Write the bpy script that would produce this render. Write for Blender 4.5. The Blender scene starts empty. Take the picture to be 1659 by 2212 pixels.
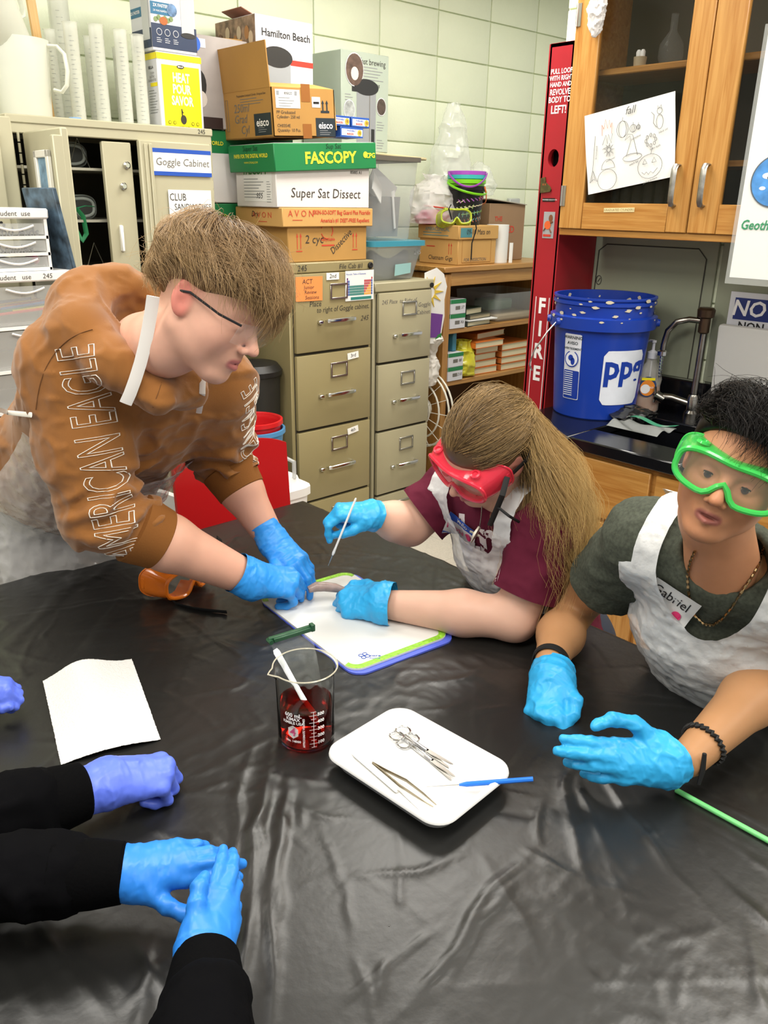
import bpy, bmesh, math, random
import numpy as np
from mathutils import Matrix, Vector
random.seed(7); RNG = np.random.default_rng(7)
SC = bpy.context.scene; COL = SC.collection
R = math.radians
# ---------------------------------------------------------------- camera
def cam_setup():
    p, yw, ro = R(20.85), R(42.82), R(0.91)
    f = Vector((math.sin(yw)*math.cos(p), math.cos(yw)*math.cos(p), -math.sin(p)))
    r = Vector((math.cos(yw), -math.sin(yw), 0)); u = r.cross(f)
    r2 = r*math.cos(ro) + u*math.sin(ro); u2 = -r*math.sin(ro) + u*math.cos(ro)
    cd = bpy.data.cameras.new('camera'); c = bpy.data.objects.new('camera', cd); COL.objects.link(c)
    m = Matrix((r2, u2, -f)).transposed().to_4x4(); m.translation = (0, 0, 1.66); c.matrix_world = m
    cd.sensor_fit = 'VERTICAL'; cd.sensor_height = 36; cd.sensor_width = 27; cd.lens = 36*1760/2212
    cd.clip_start = 0.02; SC.camera = c
cam_setup()
# ---------------------------------------------------------------- light
SC.view_settings.view_transform = 'Standard'; SC.view_settings.look = 'None'
SC.view_settings.gamma = 1; SC.view_settings.use_curve_mapping = False
SC.view_settings.exposure = 0.05
w = bpy.data.worlds.new('world'); SC.world = w; w.use_nodes = True
w.node_tree.nodes['Background'].inputs[0].default_value = (1.0, 0.98, 0.94, 1)
w.node_tree.nodes['Background'].inputs[1].default_value = 0.55
CEIL_Z = 2.85
LAMPS = [(0.25, 2.0), (2.3, 2.15), (0.35, 0.4), (2.15, 0.4), (-1.5, 1.3), (0.35, -1.6), (2.15, -1.6), (3.95, 2.3)]  # last entry is an added fill that brightens the alcove's back wall
for i, (lx, ly) in enumerate(LAMPS):
    ld = bpy.data.lights.new('ceiling_and_fill_lamp', 'AREA'); ld.shape = 'RECTANGLE'; ld.size = 1.15; ld.size_y = 0.55
    ld.energy = 26 if i == 0 else 9 if i == 7 else 32; ld.color = (1.0, 0.968, 0.905)
    lo = bpy.data.objects.new('ceiling_and_fill_lamp', ld); COL.objects.link(lo); lo.location = (lx, ly, CEIL_Z-0.03)
# ---------------------------------------------------------------- helpers
def lin(h):
    if isinstance(h, str):
        h = h.lstrip('#'); c = [int(h[i:i+2], 16)/255 for i in (0, 2, 4)]
    else: c = list(h)
    return tuple(x/12.92 if x <= .04045 else ((x+.055)/1.055)**2.4 for x in c) + (1.0,)
MATS = {}
def M(name, col, rough=.5, metal=0, spec=.5, bump=None, vary=None, trans=0, ior=1.45, alpha=1, sss=0, sheen=0, coat=0, stretch=None, attr=None, emit=0, aniso=0, detail=4):
    if name in MATS: return MATS[name]
    m = bpy.data.materials.new(name); m.use_nodes = True; nt = m.node_tree; N = nt.nodes; L = nt.links
    b = N['Principled BSDF']; c = lin(col)
    b.inputs['Base Color'].default_value = c; b.inputs['Roughness'].default_value = rough
    b.inputs['Metallic'].default_value = metal; b.inputs['Specular IOR Level'].default_value = spec
    b.inputs['IOR'].default_value = ior; b.inputs['Transmission Weight'].default_value = trans
    b.inputs['Alpha'].default_value = alpha; b.inputs['Coat Weight'].default_value = coat
    b.inputs['Sheen Weight'].default_value = sheen; b.inputs['Anisotropic'].default_value = aniso
    if sss:
        b.inputs['Subsurface Weight'].default_value = sss; b.inputs['Subsurface Radius'].default_value = (1, .35, .2); b.inputs['Subsurface Scale'].default_value = .008
    if emit: b.inputs['Emission Color'].default_value = c; b.inputs['Emission Strength'].default_value = emit
    tc = N.new('ShaderNodeTexCoord'); mp = N.new('ShaderNodeMapping'); L.new(tc.outputs['Object'], mp.inputs[0])
    if stretch: mp.inputs['Scale'].default_value = stretch
    cs = None
    if attr:
        at = N.new('ShaderNodeAttribute'); at.attribute_name = attr; cs = at.outputs['Color']
    if vary:
        no = N.new('ShaderNodeTexNoise'); no.inputs['Scale'].default_value = vary[0]; no.inputs['Detail'].default_value = detail
        L.new(mp.outputs[0], no.inputs['Vector'])
        mx = N.new('ShaderNodeMix'); mx.data_type = 'RGBA'; mx.blend_type = 'MULTIPLY'; mx.inputs['Factor'].default_value = 1
        rp = N.new('ShaderNodeMapRange'); rp.inputs[1].default_value = .3; rp.inputs[2].default_value = .7
        rp.inputs[3].default_value = 1-vary[1]; rp.inputs[4].default_value = 1+vary[1]
        L.new(no.outputs['Fac'], rp.inputs[0])
        if cs: L.new(cs, mx.inputs[6])
        else: mx.inputs[6].default_value = c
        L.new(rp.outputs[0], mx.inputs[7]); cs = mx.outputs[2]
    if cs: L.new(cs, b.inputs['Base Color'])
    if bump:
        no = N.new('ShaderNodeTexNoise'); no.inputs['Scale'].default_value = bump[0]; no.inputs['Detail'].default_value = detail
        L.new(mp.outputs[0], no.inputs['Vector'])
        bp = N.new('ShaderNodeBump'); bp.inputs['Strength'].default_value = bump[1]; bp.inputs['Distance'].default_value = bump[2]
        L.new(no.outputs['Fac'], bp.inputs['Height']); L.new(bp.outputs[0], b.inputs['Normal'])
    MATS[name] = m; return m
def wood(name, c1, c2, axis=2, rough=.35, scale=9, bands=True):
    if name in MATS: return MATS[name]
    m = M(name, c1, rough); nt = m.node_tree; N = nt.nodes; L = nt.links; b = N['Principled BSDF']
    tc = N.new('ShaderNodeTexCoord'); mp = N.new('ShaderNodeMapping'); L.new(tc.outputs['Object'], mp.inputs[0])
    s = [scale*2.2]*3; s[axis] = scale*.12; mp.inputs['Scale'].default_value = s
    no = N.new('ShaderNodeTexNoise'); no.inputs['Scale'].default_value = 2.2; no.inputs['Detail'].default_value = 5; no.inputs['Distortion'].default_value = 1.2
    L.new(mp.outputs[0], no.inputs['Vector'])
    mp2 = N.new('ShaderNodeMapping'); L.new(tc.outputs['Object'], mp2.inputs[0])
    s2 = [220]*3; s2[axis] = 7; mp2.inputs['Scale'].default_value = s2
    n2 = N.new('ShaderNodeTexNoise'); n2.inputs['Scale'].default_value = 1.4; n2.inputs['Detail'].default_value = 2; L.new(mp2.outputs[0], n2.inputs['Vector'])
    ad = N.new('ShaderNodeMath'); ad.operation = 'MULTIPLY_ADD'; ad.inputs[1].default_value = .35; L.new(n2.outputs['Fac'], ad.inputs[0]); L.new(no.outputs['Fac'], ad.inputs[2])
    cr = N.new('ShaderNodeValToRGB'); cr.color_ramp.elements[0].position = .45; cr.color_ramp.elements[1].position = .85
    cr.color_ramp.elements[0].color = lin(c1); cr.color_ramp.elements[1].color = lin(c2)
    L.new(ad.outputs[0], cr.inputs[0]); L.new(cr.outputs[0], b.inputs['Base Color'])
    bp = N.new('ShaderNodeBump'); bp.inputs['Strength'].default_value = .15; bp.inputs['Distance'].default_value = .002
    L.new(n2.outputs['Fac'], bp.inputs['Height']); L.new(bp.outputs[0], b.inputs['Normal'])
    return m
def sheet_mat(name, col, alpha, rough=.25, spec=.6, bump=None):
    """thin see-through plastic film: diffuse/gloss over transparency"""
    return M(name, col, rough, spec=spec, alpha=alpha, bump=bump)
def glassy(name, col, rough=.03, ior=1.2, trans=1, alpha=1):
    return M(name, col, rough, trans=trans, ior=ior, alpha=alpha)

def finish(o, smooth=True, ang=38):
    me = o.data
    if smooth:
        me.shade_smooth()
        try: me.set_sharp_from_angle(angle=R(ang))
        except Exception: pass
def tag(o, label, cat, group=None, kind=None):
    if label: o['label'] = label
    if cat: o['category'] = cat
    if group: o['group'] = group
    if kind: o['kind'] = kind
    return o
def place(o, loc=None, rot=None):
    if loc is not None: o.location = loc
    if rot is not None:
        if isinstance(rot, Matrix): o.rotation_euler = rot.to_euler()
        else: o.rotation_euler = rot if hasattr(rot, '__len__') else (0, 0, rot)
    return o
def thing(name, label, cat, loc=(0, 0, 0), rot=None, group=None):
    o = bpy.data.objects.new(name, None); o.empty_display_size = .05; COL.objects.link(o); place(o, loc, rot)
    return tag(o, label, cat, group)
def frame(o, x, y):
    """4x4 matrix: origin o, x axis, y axis"""
    x = Vector(x).normalized(); y = Vector(y); z = x.cross(y).normalized(); y = z.cross(x)
    m = Matrix((x, y, z)).transposed().to_4x4(); m.translation = Vector(o); return m
I4 = Matrix.Identity(4)
class MB:
    def __init__(s): s.v = []; s.f = []; s.m = []
    def add(s, V, F, mi=0):
        o = len(s.v); s.v.extend([tuple(p) for p in V]); s.f.extend([tuple(i+o for i in f) for f in F]); s.m.extend([mi]*len(F)); return s
    def box(s, c, d, rot=None, bev=0, mi=0, seg=1):
        x, y, z = d[0]/2, d[1]/2, d[2]/2
        if bev:
            bm = bmesh.new(); bmesh.ops.create_cube(bm, size=1); bmesh.ops.scale(bm, vec=d, verts=bm.verts)
            bmesh.ops.bevel(bm, geom=bm.edges[:], offset=min(bev, .49*min(d)), segments=seg, profile=.5, affect='EDGES')
            bm.verts.index_update(); V = [v.co.copy() for v in bm.verts]; F = [[v.index for v in f.verts] for f in bm.faces]; bm.free()
        else:
            V = [Vector((a*x, b*y, e*z)) for a in (-1, 1) for b in (-1, 1) for e in (-1, 1)]
            F = [(0, 1, 3, 2), (4, 6, 7, 5), (0, 4, 5, 1), (2, 3, 7, 6), (0, 2, 6, 4), (1, 5, 7, 3)]
        if rot is not None:
            if not isinstance(rot, Matrix): rot = Matrix.Rotation(rot, 3, 'Z')
            V = [rot.to_3x3() @ v for v in V]
        c = Vector(c); return s.add([v+c for v in V], F, mi)
    def tube(s, P, r, n=8, cap=True, closed=False, mi=0, flat=None):
        P = [Vector(p) for p in P]; k = len(P); rr = r if hasattr(r, '__len__') else [r]*k
        T = []
        for i in range(k):
            a = P[(i-1) % k] if (closed or i > 0) else P[i]; b = P[(i+1) % k] if (closed or i < k-1) else P[i]
            t = b-a; T.append(t.normalized() if t.length > 1e-9 else Vector((0, 0, 1)))
        u = T[0].orthogonal().normalized()
        if flat is not None: u = (Vector(flat)-T[0]*T[0].dot(Vector(flat))).normalized()
        V = []; F = []
        for i in range(k):
            u = (u - T[i]*u.dot(T[i])).normalized(); w_ = T[i].cross(u)
            ri = rr[i]; ra, rb = (ri if hasattr(ri, '__len__') else (ri, ri))
            for j in range(n):
                a = 2*math.pi*j/n; V.append(P[i]+u*math.cos(a)*ra+w_*math.sin(a)*rb)
        for i in range(k if closed else k-1):
            for j in range(n):
                a = i*n+j; b = i*n+(j+1) % n; i2 = (i+1) % k
                F.append((a, b, i2*n+(j+1) % n, i2*n+j))
        if cap and not closed:
            F.append(tuple(range(n-1, -1, -1))); F.append(tuple((k-1)*n+j for j in range(n)))
        return s.add(V, F, mi)
    def cyl(s, a, b, r0, r1=None, n=16, mi=0): return s.tube([a, b], [r0, r0 if r1 is None else r1], n, mi=mi)
    def lathe(s, prof, n=24, m=I4, mi=0, closed=False, sq=None):
        """prof: list (r,z). open ends capped when r==0"""
        V = []; F = []
        for (r, z) in prof:
            for j in range(n):
                a = 2*math.pi*j/n; ca, sa = math.cos(a), math.sin(a)
                if sq: # squareness exponent for rounded-rect sections, (ax, ay, p)
                    ax, ay, p = sq; q = (abs(ca)**p+abs(sa)**p)**(-1/p); V.append(m @ Vector((r*ax*ca*q, r*ay*sa*q, z)))
                else: V.append(m @ Vector((r*ca, r*sa, z)))
        k = len(prof)
        for i in range(k if closed else k-1):
            i2 = (i+1) % k
            for j in range(n):
                F.append((i*n+j, i*n+(j+1) % n, i2*n+(j+1) % n, i2*n+j))
        return s.add(V, F, mi)
    def prism(s, poly, h, m=I4, mi=0):
        n = len(poly); V = [m @ Vector((p[0], p[1], 0)) for p in poly]+[m @ Vector((p[0], p[1], h)) for p in poly]
        F = [tuple(range(n-1, -1, -1)), tuple(range(n, 2*n))]+[(i, (i+1) % n, n+(i+1) % n, n+i) for i in range(n)]
        return s.add(V, F, mi)
    def grid(s, fn, nu, nv, mi=0, two=0):
        V = [fn(i/nu, j/nv) for i in range(nu+1) for j in range(nv+1)]
        F = [(i*(nv+1)+j, (i+1)*(nv+1)+j, (i+1)*(nv+1)+j+1, i*(nv+1)+j+1) for i in range(nu) for j in range(nv)]
        return s.add(V, F, mi)
    def build(s, name, mat, parent=None, smooth=True, ang=38, loc=None, rot=None, solid=0):
        me = bpy.data.meshes.new(name); me.from_pydata(s.v, [], s.f)
        mats = mat if isinstance(mat, (list, tuple)) else [mat]
        for x in mats: me.materials.append(x)
        if len(mats) > 1: me.polygons.foreach_set('material_index', s.m)
        bm = bmesh.new(); bm.from_mesh(me); bmesh.ops.recalc_face_normals(bm, faces=bm.faces)
        if solid: bmesh.ops.solidify(bm, geom=bm.faces[:], thickness=solid)
        bm.to_mesh(me); bm.free()
        o = bpy.data.objects.new(name, me); COL.objects.link(o); finish(o, smooth, ang)
        if parent is not None: o.parent = parent
        return place(o, loc, rot)
def copy_tree(o, parent=None):
    c = o.copy(); COL.objects.link(c)
    if parent is not None: c.parent = parent; c.matrix_parent_inverse = o.matrix_parent_inverse.copy()
    for ch in o.children: copy_tree(ch, c)
    return c
def txt(parent, s, m, size, mat, name='lettering', align='CENTER', bold=0, shear=0, sx=1, wrap=None, lift=.0004, space=1, line=1, fmap=None):
    cu = bpy.data.curves.new('t', 'FONT'); cu.body = s; cu.size = size; cu.align_x = align; cu.align_y = 'CENTER'
    cu.offset = bold*size; cu.shear = shear; cu.resolution_u = 2; cu.space_character = space; cu.space_line = line
    ob = bpy.data.objects.new('t', cu); me = bpy.data.meshes.new_from_object(ob)
    bpy.data.objects.remove(ob); bpy.data.curves.remove(cu)
    if wrap or fmap:
        wr_ = wrap or .15
        bm = bmesh.new(); bm.from_mesh(me)
        for k in range(3):
            ed = [e for e in bm.edges if abs(e.verts[0].co.x-e.verts[1].co.x)*sx > wr_*.12]
            if ed: bmesh.ops.subdivide_edges(bm, edges=ed, cuts=1)
        bm.to_mesh(me); bm.free()
    for v in me.vertices:
        x, y = v.co.x*sx, v.co.y
        if fmap: v.co = fmap(x, y)
        elif wrap: v.co = m @ Vector((wrap*math.sin(x/wrap), y, wrap*math.cos(x/wrap)-wrap+lift))
        else: v.co = m @ Vector((x, y, lift))
    me.materials.clear(); me.materials.append(mat); me.name = name
    o = bpy.data.objects.new(name, me); COL.objects.link(o)
    if parent is not None: o.parent = parent
    return o
def dress(o, mat):  # replace material
    o.data.materials.clear(); o.data.materials.append(mat)
# common materials
WHITE = M('white_paint', '#f2f2ee', .5); BLACK = M('black_print', '#151515', .5); INK = M('marker_ink', '#3a3632', .6)
INKG = M('grey_ink', '#6f6c66', .6); CHROME = M('chrome', '#d8d8d8', .18, 1); STEEL = M('brushed_steel', '#b9b6b0', .32, 1, bump=(300, .05, .001))
PAPER = M('white_paper', '#e6e6e3', .7, bump=(60, .12, .002)); RED = M('red_print', '#c23a2c', .5); PINK = M('pink_dot', '#ee3f7d', .5)
BLUEP = M('blue_print', '#1f4fb0', .5); GREYP = M('grey_print', '#8d9092', .6); TAPE = M('white_tape', '#f4f2ec', .5)
# ================================================================ THE ROOM
WALLM = M('painted_block', '#e6edd2', .42, vary=(3, .04), bump=(75, .35, .004), detail=6)
MORT = M('painted_mortar', '#dfe6c9', .5, bump=(60, .2, .003))
XR, YB = 3.0, 3.35
o = MB().box((2.2, YB+.06, 1.45), (7.2, .1, 2.9)).build('wall_back', MORT, smooth=False); tag(o, None, None, kind='structure'); wall_back = o
blk = MB().box((0, 0, 0), (.3985, .019, .203), bev=.0045, seg=2).build('block', WALLM, wall_back); first = True
for i in range(-9, 7):
    for k in range(-8, 6):
        x = 3.025+.404*(i+.5); z = 1.742+.2085*(k+.5)
        if z-.1 < .02 or z+.1 > 2.86: continue
        b = blk if first else blk.copy()
        if not first: COL.objects.link(b)
        first = False; b.location = (x, YB+.007, z)
o = MB().box((XR+.09, .6, 1.45), (.18, 3.24, 2.9)).build('wall_right', MORT, smooth=False); tag(o, None, None, kind='structure'); wall_right = o
for i in range(8):
    for k in range(-8, 6):
        y = 2.22-.404*(i+.5); z = 1.742+.2085*(k+.5)
        if z-.1 < .02 or z+.1 > 2.86: continue
        b = blk.copy(); COL.objects.link(b); b.parent = wall_right; b.location = (XR-.002, y, z); b.rotation_euler = (0, 0, R(90))
o = MB().box((1.2, .6, CEIL_Z+.05), (9, 7, .1)).build('ceiling', M('ceiling_tile', '#e9e8e2', .8, bump=(120, .3, .003)), smooth=False); tag(o, None, None, kind='structure'); ceil_ = o
LAMPG = M('lamp_diffuser', '#fff7e8', .5, emit=1.5)
for i, (lx, ly) in enumerate(LAMPS):
    mb = MB()
    for sx_, sy_, d in ((0, .31, (1.24, .02, .02)), (0, -.31, (1.24, .02, .02)), (.61, 0, (.02, .6, .02)), (-.61, 0, (.02, .6, .02))): mb.box((sx_, sy_, -.01), d)
    t = mb.build('light_panel', WHITE, ceil_, False); t.location = (lx, ly, CEIL_Z); MB().box((0, 0, -.006), (1.2, .6, .006)).build('diffuser', LAMPG, t, False)  # the alcove panel is unseen, added along with the fill lamp
# floor
FLM = M('floor_tile', '#d6d0c2', .35, vary=(140, .10), bump=(30, .03, .001), detail=8)
o = MB().box((1.2, .6, -.05), (9, 7, .1)).build('floor', M('floor_grout', '#b4ad9f', .6), smooth=False); tag(o, None, None, kind='structure'); floor_ = o
tl = MB().box((0, 0, 0), (.3035, .3035, .006), bev=.001).build('tile', FLM, floor_); first = True
for i in range(12):
    for k in range(13):
        b = tl if first else tl.copy()
        if not first: COL.objects.link(b)
        first = False; b.location = (-.3+.305*i, -.4+.305*k, .001)
# ---------------------------------------------------------------- right wall: panel, upper cabinet, counter
PANEL = M('wall_panel', '#969b86', .45, vary=(4, .03))
LINE = M('panel_seam', '#3b3a33', .6)
t = thing('wall_panel', 'grey-green service panel on the wall above the counter', 'panel', (XR-.02, 1.72, 1.04))
MB().box((0, 0, .26), (.012, .53, .52), bev=.002).build('panel_sheet', PANEL, t)
pts = [(-.008, -.22, 0), (-.008, -.225, .44), (-.008, -.19, .475), (-.008, .2, .475), (-.008, .235, .45), (-.008, .245, 0)]
MB().tube(pts, .0022, 5).build('panel_trim', LINE, t)
mb = MB(); mb.tube([(-.008, .222+.012*math.cos(a), .335+.018*math.sin(a)) for a in np.linspace(0, 6.3, 12)], .0015, 4); mb.tube([(-.008, .226, .328), (-.008, .216, .343)], .0015, 4); mb.build('ink_mark', INK, t)
t = thing('wall_panel', 'second grey-green wall panel running behind the notice sign', 'panel', (XR-.02, .95, 1.04))
MB().box((0, 0, .26), (.012, .98, .52), bev=.002).build('panel_sheet', PANEL, t)
OAK = wood('oak', '#a8702f', '#c4924f', axis=2, scale=10); OAKH = wood('oak_h', '#a66d2d', '#c18e4a', axis=1, scale=10)
GLASSP = M('door_glass', '#23261f', .02, spec=.6, alpha=.22)
DARKIN = M('cabinet_inside', '#585142', .7)
XF = 2.67; ZB = 1.553
c = thing('wall_cabinet', 'oak wall cabinet with glass doors above the counter', 'cabinet', (XF, 1.0, ZB))
def L3(x, y, z): return Vector((x-XF, y-1.0, z-ZB))
Y0, Y1, ZT = .55, 1.946, 2.62
mb = MB(); yc = (Y0+Y1)/2; dy = Y1-Y0
mb.box(L3(2.84, yc, ZB+.012), (.32, dy, .024), bev=.002); mb.box(L3(2.84, yc, ZT), (.32, dy, .02))
mb.box(L3(2.84, Y1-.01, (ZB+ZT)/2), (.31, .02, ZT-ZB)); mb.box(L3(2.84, Y0+.01, (ZB+ZT)/2), (.31, .02, ZT-ZB))
mb.build('carcass', OAKH, c)
MB().box(L3(2.985, yc, (ZB+ZT)/2), (.01, dy-.04, ZT-ZB-.02)).build('back_panel', DARKIN, c, False)
MB().box(L3(2.85, yc, 2.09), (.27, dy-.045, .022), bev=.004).build('shelf', OAKH, c)
def door(y0, y1, gl0, gl1):
    ztop = 2.60
    mb = MB(); zb = 1.577
    mb.box(L3(XF+.011, (y1+gl1)/2, (zb+ztop)/2), (.022, y1-gl1, ztop-zb), bev=.0025)
    mb.box(L3(XF+.011, (y0+gl0)/2, (zb+ztop)/2), (.022, gl0-y0, ztop-zb), bev=.0025)
    d = mb.build('door', OAK, c)
    MB().box(L3(XF+.011, (gl0+gl1)/2, (zb+1.667)/2), (.021, gl1-gl0, 1.667-zb), bev=.0015).build('bottom_rail', OAKH, d)
    MB().box(L3(XF+.011, (gl0+gl1)/2, 2.565), (.021, gl1-gl0, .07), bev=.0015).build('top_rail', OAKH, d)
    MB().box(L3(XF+.013, (gl0+gl1)/2, 2.1), (.004, gl1-gl0, .87)).build('pane', GLASSP, d, False)
    return d
d1 = door(1.432, 1.944, 1.507, 1.844); d2 = door(.95, 1.428, 1.03, 1.328); d3 = door(.56, .946, .64, .87)
HAND = M('worn_steel', '#a6a49e', .38, 1, vary=(60, .2))
for d, yy in ((d1, 1.487), (d2, 1.385)):
    z0, z1 = 1.662, 1.786; P = [(0, z0), (-.016, z0), (-.024, z0+.012), (-.026, z0+.035), (-.026, z1-.035), (-.024, z1-.012), (-.016, z1), (0, z1)]
    MB().tube([L3(XF+a, yy, z) for a, z in P], [(.0105, .0045)]*8, 10, flat=(0, 1, 0)).build('handle', HAND, d)
for z in (1.69, 2.27):
    mb = MB(); mb.cyl(L3(XF-.004, 1.938, z-.035), L3(XF-.004, 1.938, z+.035), .0045, n=8); mb.box(L3(XF-.001, 1.931, z), (.004, .016, .07)); mb.build('hinge', STEEL, d1)
t = MB().box((0, 0, 0), (.0012, .122, .014)).build('label_strip', M('cream_label', '#e6d6a2', .5), d1, False); t.location = L3(XF-.0008, 1.692, 1.645); t.rotation_euler = (R(-1.5), 0, 0)
txt(t, 'GRADUATED CYLINDERS', frame((-.001, 0, 0), (0, -1, 0), (0, 0, 1)), .0105, M('faded_ink', '#8d7b55', .6))
# things inside
GLW = M('clear_glassware', '#c8ccc8', .03, spec=.9, alpha=.10)
def flask(x, y, z, h, cat='flask'):
    r = h*.3; mb = MB(); mb.lathe([(0, 0), (r, 0), (r, .01), (r*.28, h*.62), (r*.27, h*.95), (r*.34, h)], 16)
    o = mb.build('conical_flask', GLW); place(o, (x, y, z)); return o
tag(flask(2.80, 1.73, 1.80, .20), 'clear glass conical flask behind the drawing, farther left', 'flask')
tag(flask(2.80, 1.63, 1.80, .21), 'clear glass conical flask behind the drawing, nearer the door handles', 'flask')
MB().box(L3(2.85, yc, 1.79), (.27, dy-.045, .018)).build('shelf', OAKH, c)
gi = 0
for y in (1.80, 1.755, 1.71, 1.665, 1.62, 1.575, 1.53):
    h = .17+.02*math.sin(gi*2.1)
    o = MB().lathe([(0, 0), (.026, 0), (.026, .008), (.016, .012), (.015, h), (.017, h)], 12).build('glass_cylinder', GLW); place(o, (2.80, y, ZB+.024))
    tag(o, 'glass measuring cylinder on the bottom cabinet shelf, %s from the hinge side' % ['first', 'second', 'third', 'fourth', 'fifth', 'sixth', 'seventh'][gi], 'cylinder', 'glass cylinders on the bottom cabinet shelf'); gi += 1
t = thing('stopper', 'pale rubber stopper standing on the upper cabinet shelf', 'stopper', (2.75, 1.725, 2.101))
MB().lathe([(0, 0), (.02, 0), (.022, .03), (0, .03)], 14).build('stopper_body', M('rubber', '#b9a888', .6), t)
mb = MB()
for dy_ in (-.008, .008): mb.lathe([(0, .03), (.008, .03), (.009, .045), (.005, .052), (0, .053)], 10, Matrix.Translation((0, dy_, 0)))
mb.build('stopper_top', WHITE, t)
t = tag(MB().lathe([(0, 0), (.03, .0), (.042, .03), (.04, .07), (.012, .11), (.012, .16), (.014, .16)], 16).build('glass_flask', GLW), 'round clear flask on the upper cabinet shelf', 'flask'); place(t, (2.83, 1.66, 2.101))
t = tag(MB().lathe([(0, 0), (.035, 0), (.035, .1), (.03, .105)], 14).build('grey_jar', M('grey_jar', '#8f9aa6', .3, alpha=.8)), 'grey plastic jar low in the wall cabinet', 'jar'); place(t, (2.84, 1.79, 1.80))
# counter run
CTOP = M('black_resin', '#0f1013', .16, spec=.6, bump=(40, .02, .001))
c = thing('lab_counter', 'black resin worktop with sink on the oak base', 'counter', (2.66, .85, .87))
def rectframe(mb, x0, x1, y0, y1, hx0, hx1, hy0, hy1, z, h, bev):
    mb.box(((x0+x1)/2, (hy1+y1)/2, z), (x1-x0, y1-hy1, h), bev=bev); mb.box(((x0+x1)/2, (hy0+y0)/2, z), (x1-x0, hy0-y0, h), bev=bev)
    mb.box(((x0+hx0)/2, (hy0+hy1)/2, z), (hx0-x0, hy1-hy0, h), bev=bev); mb.box(((x1+hx1)/2, (hy0+hy1)/2, z), (x1-hx1, hy1-hy0, h), bev=bev)
mb = MB(); rectframe(mb, -.345, .318, -.75, 1.03, -.19, .13, .30, .72, .021, .042, .004); mb.build('worktop', CTOP, c)
mb = MB()
for cx, cy, sx_, sy_ in ((-.195, .51, .01, .44), (.135, .51, .01, .44), (-.03, .295, .34, .01), (-.03, .725, .34, .01)): mb.box((cx, cy, -.07), (sx_, sy_, .16))
mb.box((-.03, .51, -.15), (.34, .44, .01)); mb.build('sink_basin', CTOP, c)
MB().box((.306, .14, .1), (.02, 1.78, .13), bev=.004).build('backsplash', CTOP, c)
base = thing('base_cabinet', 'oak base cabinet with drawer and doors under the black worktop', 'cabinet', (2.66, .85, 0))
mb = MB(); mb.box((-.30, .145, .46), (.018, 1.76, .80)); mb.box((0, 1.02, .46), (.60, .018, .80)); mb.box((0, -.73, .46), (.60, .018, .80)); mb.box((0, .145, .07), (.60, 1.76, .018)); mb.build('cabinet_body', OAKH, base)
MB().box((.0, .145, .03), (.54, 1.72, .06)).build('toe_kick', BLACK, base, False)
for (ya, yb) in ((.40, 1.02), (-.25, .39), (-.74, -.26)):
    MB().box((-.318, (ya+yb)/2, .75), (.018, yb-ya-.01, .20), bev=.003).build('drawer', OAKH, base)
    n_ = 2; w_ = (yb-ya)/n_
    for q in range(n_): MB().box((-.318, ya+w_*(q+.5), .37), (.018, w_-.008, .53), bev=.003).build('door', OAK, base)
# ---------------------------------------------------------------- file cabinets
def file_cab(label, x0, x1, yf, ztop, pitch, lip, col, zbase=.06, nd=4, depth=.58):
    mt = M('cab_paint_'+col, col, .38, vary=(2.5, .04), bump=(14, .04, .002)); w_ = x1-x0
    c = thing('file_cabinet', label, 'file cabinet', ((x0+x1)/2, yf, 0))
    MB().box((0, depth/2+.012, ztop/2), (w_, depth, ztop-.06), bev=.004).build('cabinet_body', mt, c)
    MB().box((0, depth/2+.004, ztop-.02), (w_+.004, depth+.012, .04), bev=.004).build('top_lip', mt, c)
    DK = M('drawer_gap', '#3c372b', .8); MB().box((0, .0105, (ztop-lip)/2), (w_-.03, .004, ztop-lip-.01)).build('drawer_recess', DK, c, False)
    drs = []
    for i in range(nd):
        zt = ztop-lip-i*pitch; zb = zt-pitch+.012
        d = MB().box((0, .002, (zt+zb)/2), (w_-.034, .02, zt-zb), bev=.004, seg=2).build('drawer', mt, c); drs.append(d)
        hz = zt-.19 if i == 0 else zt-.175; hw = .045*w_/.38*1.0
        hx = .02
        P = [(-hw, 0), (-hw, -.022), (-hw+.008, -.026), (hw-.008, -.026), (hw, -.022), (hw, 0)]
        MB().tube([(hx+a*1.4, -.008+b, hz) for a, b in P], [(.0055, .0085)]*6, 8, flat=(0, 1, 0)).build('handle', CHROME, d)
        MB().box((hx-hw*1.4-.03, -.016, hz-.003), (.022, .018, .014), bev=.003).build('latch', CHROME, d)
        mb = MB(); lz = zt-.075; lw, lh = .042, .028
        for a, b, sx_, sz_ in ((0, lh, 2*lw+.008, .008), (0, -lh, 2*lw+.008, .008), (-lw, 0, .008, 2*lh), (lw, 0, .008, 2*lh)): mb.box((hx+a, -.011, lz+b), (sx_, .006, sz_), bev=.001)
        mb.build('label_holder', STEEL, d)
    return c, drs, mt
fc1, dr1, fm1 = file_cab('olive tan file cabinet marked File Cab #1 under the stacked boxes', 1.979, 2.416, 2.70, 1.428, .325, .042, '#958962')
fc2, dr2, fm2 = file_cab('paler tan file cabinet under the blue-lidded clear tote', 2.474, 2.843, 2.75, 1.325, .32, .045, '#a8a183')
F1 = lambda x, z: frame((x-2.1975, -.0085, z), (1, 0, 0), (0, 0, 1))
F2 = lambda x, z: frame((x-2.6585, -.0085, z), (1, 0, 0), (0, 0, 1))
def fl(m, y): m = m.copy(); m.translation.y += y; return m
txt(fc1, '245', fl(F1(2.035, 1.407), .004), .032, INK, shear=.1); txt(fc1, 'File Cab #1', fl(F1(2.29, 1.407), .004), .028, INK, shear=.1)
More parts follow.
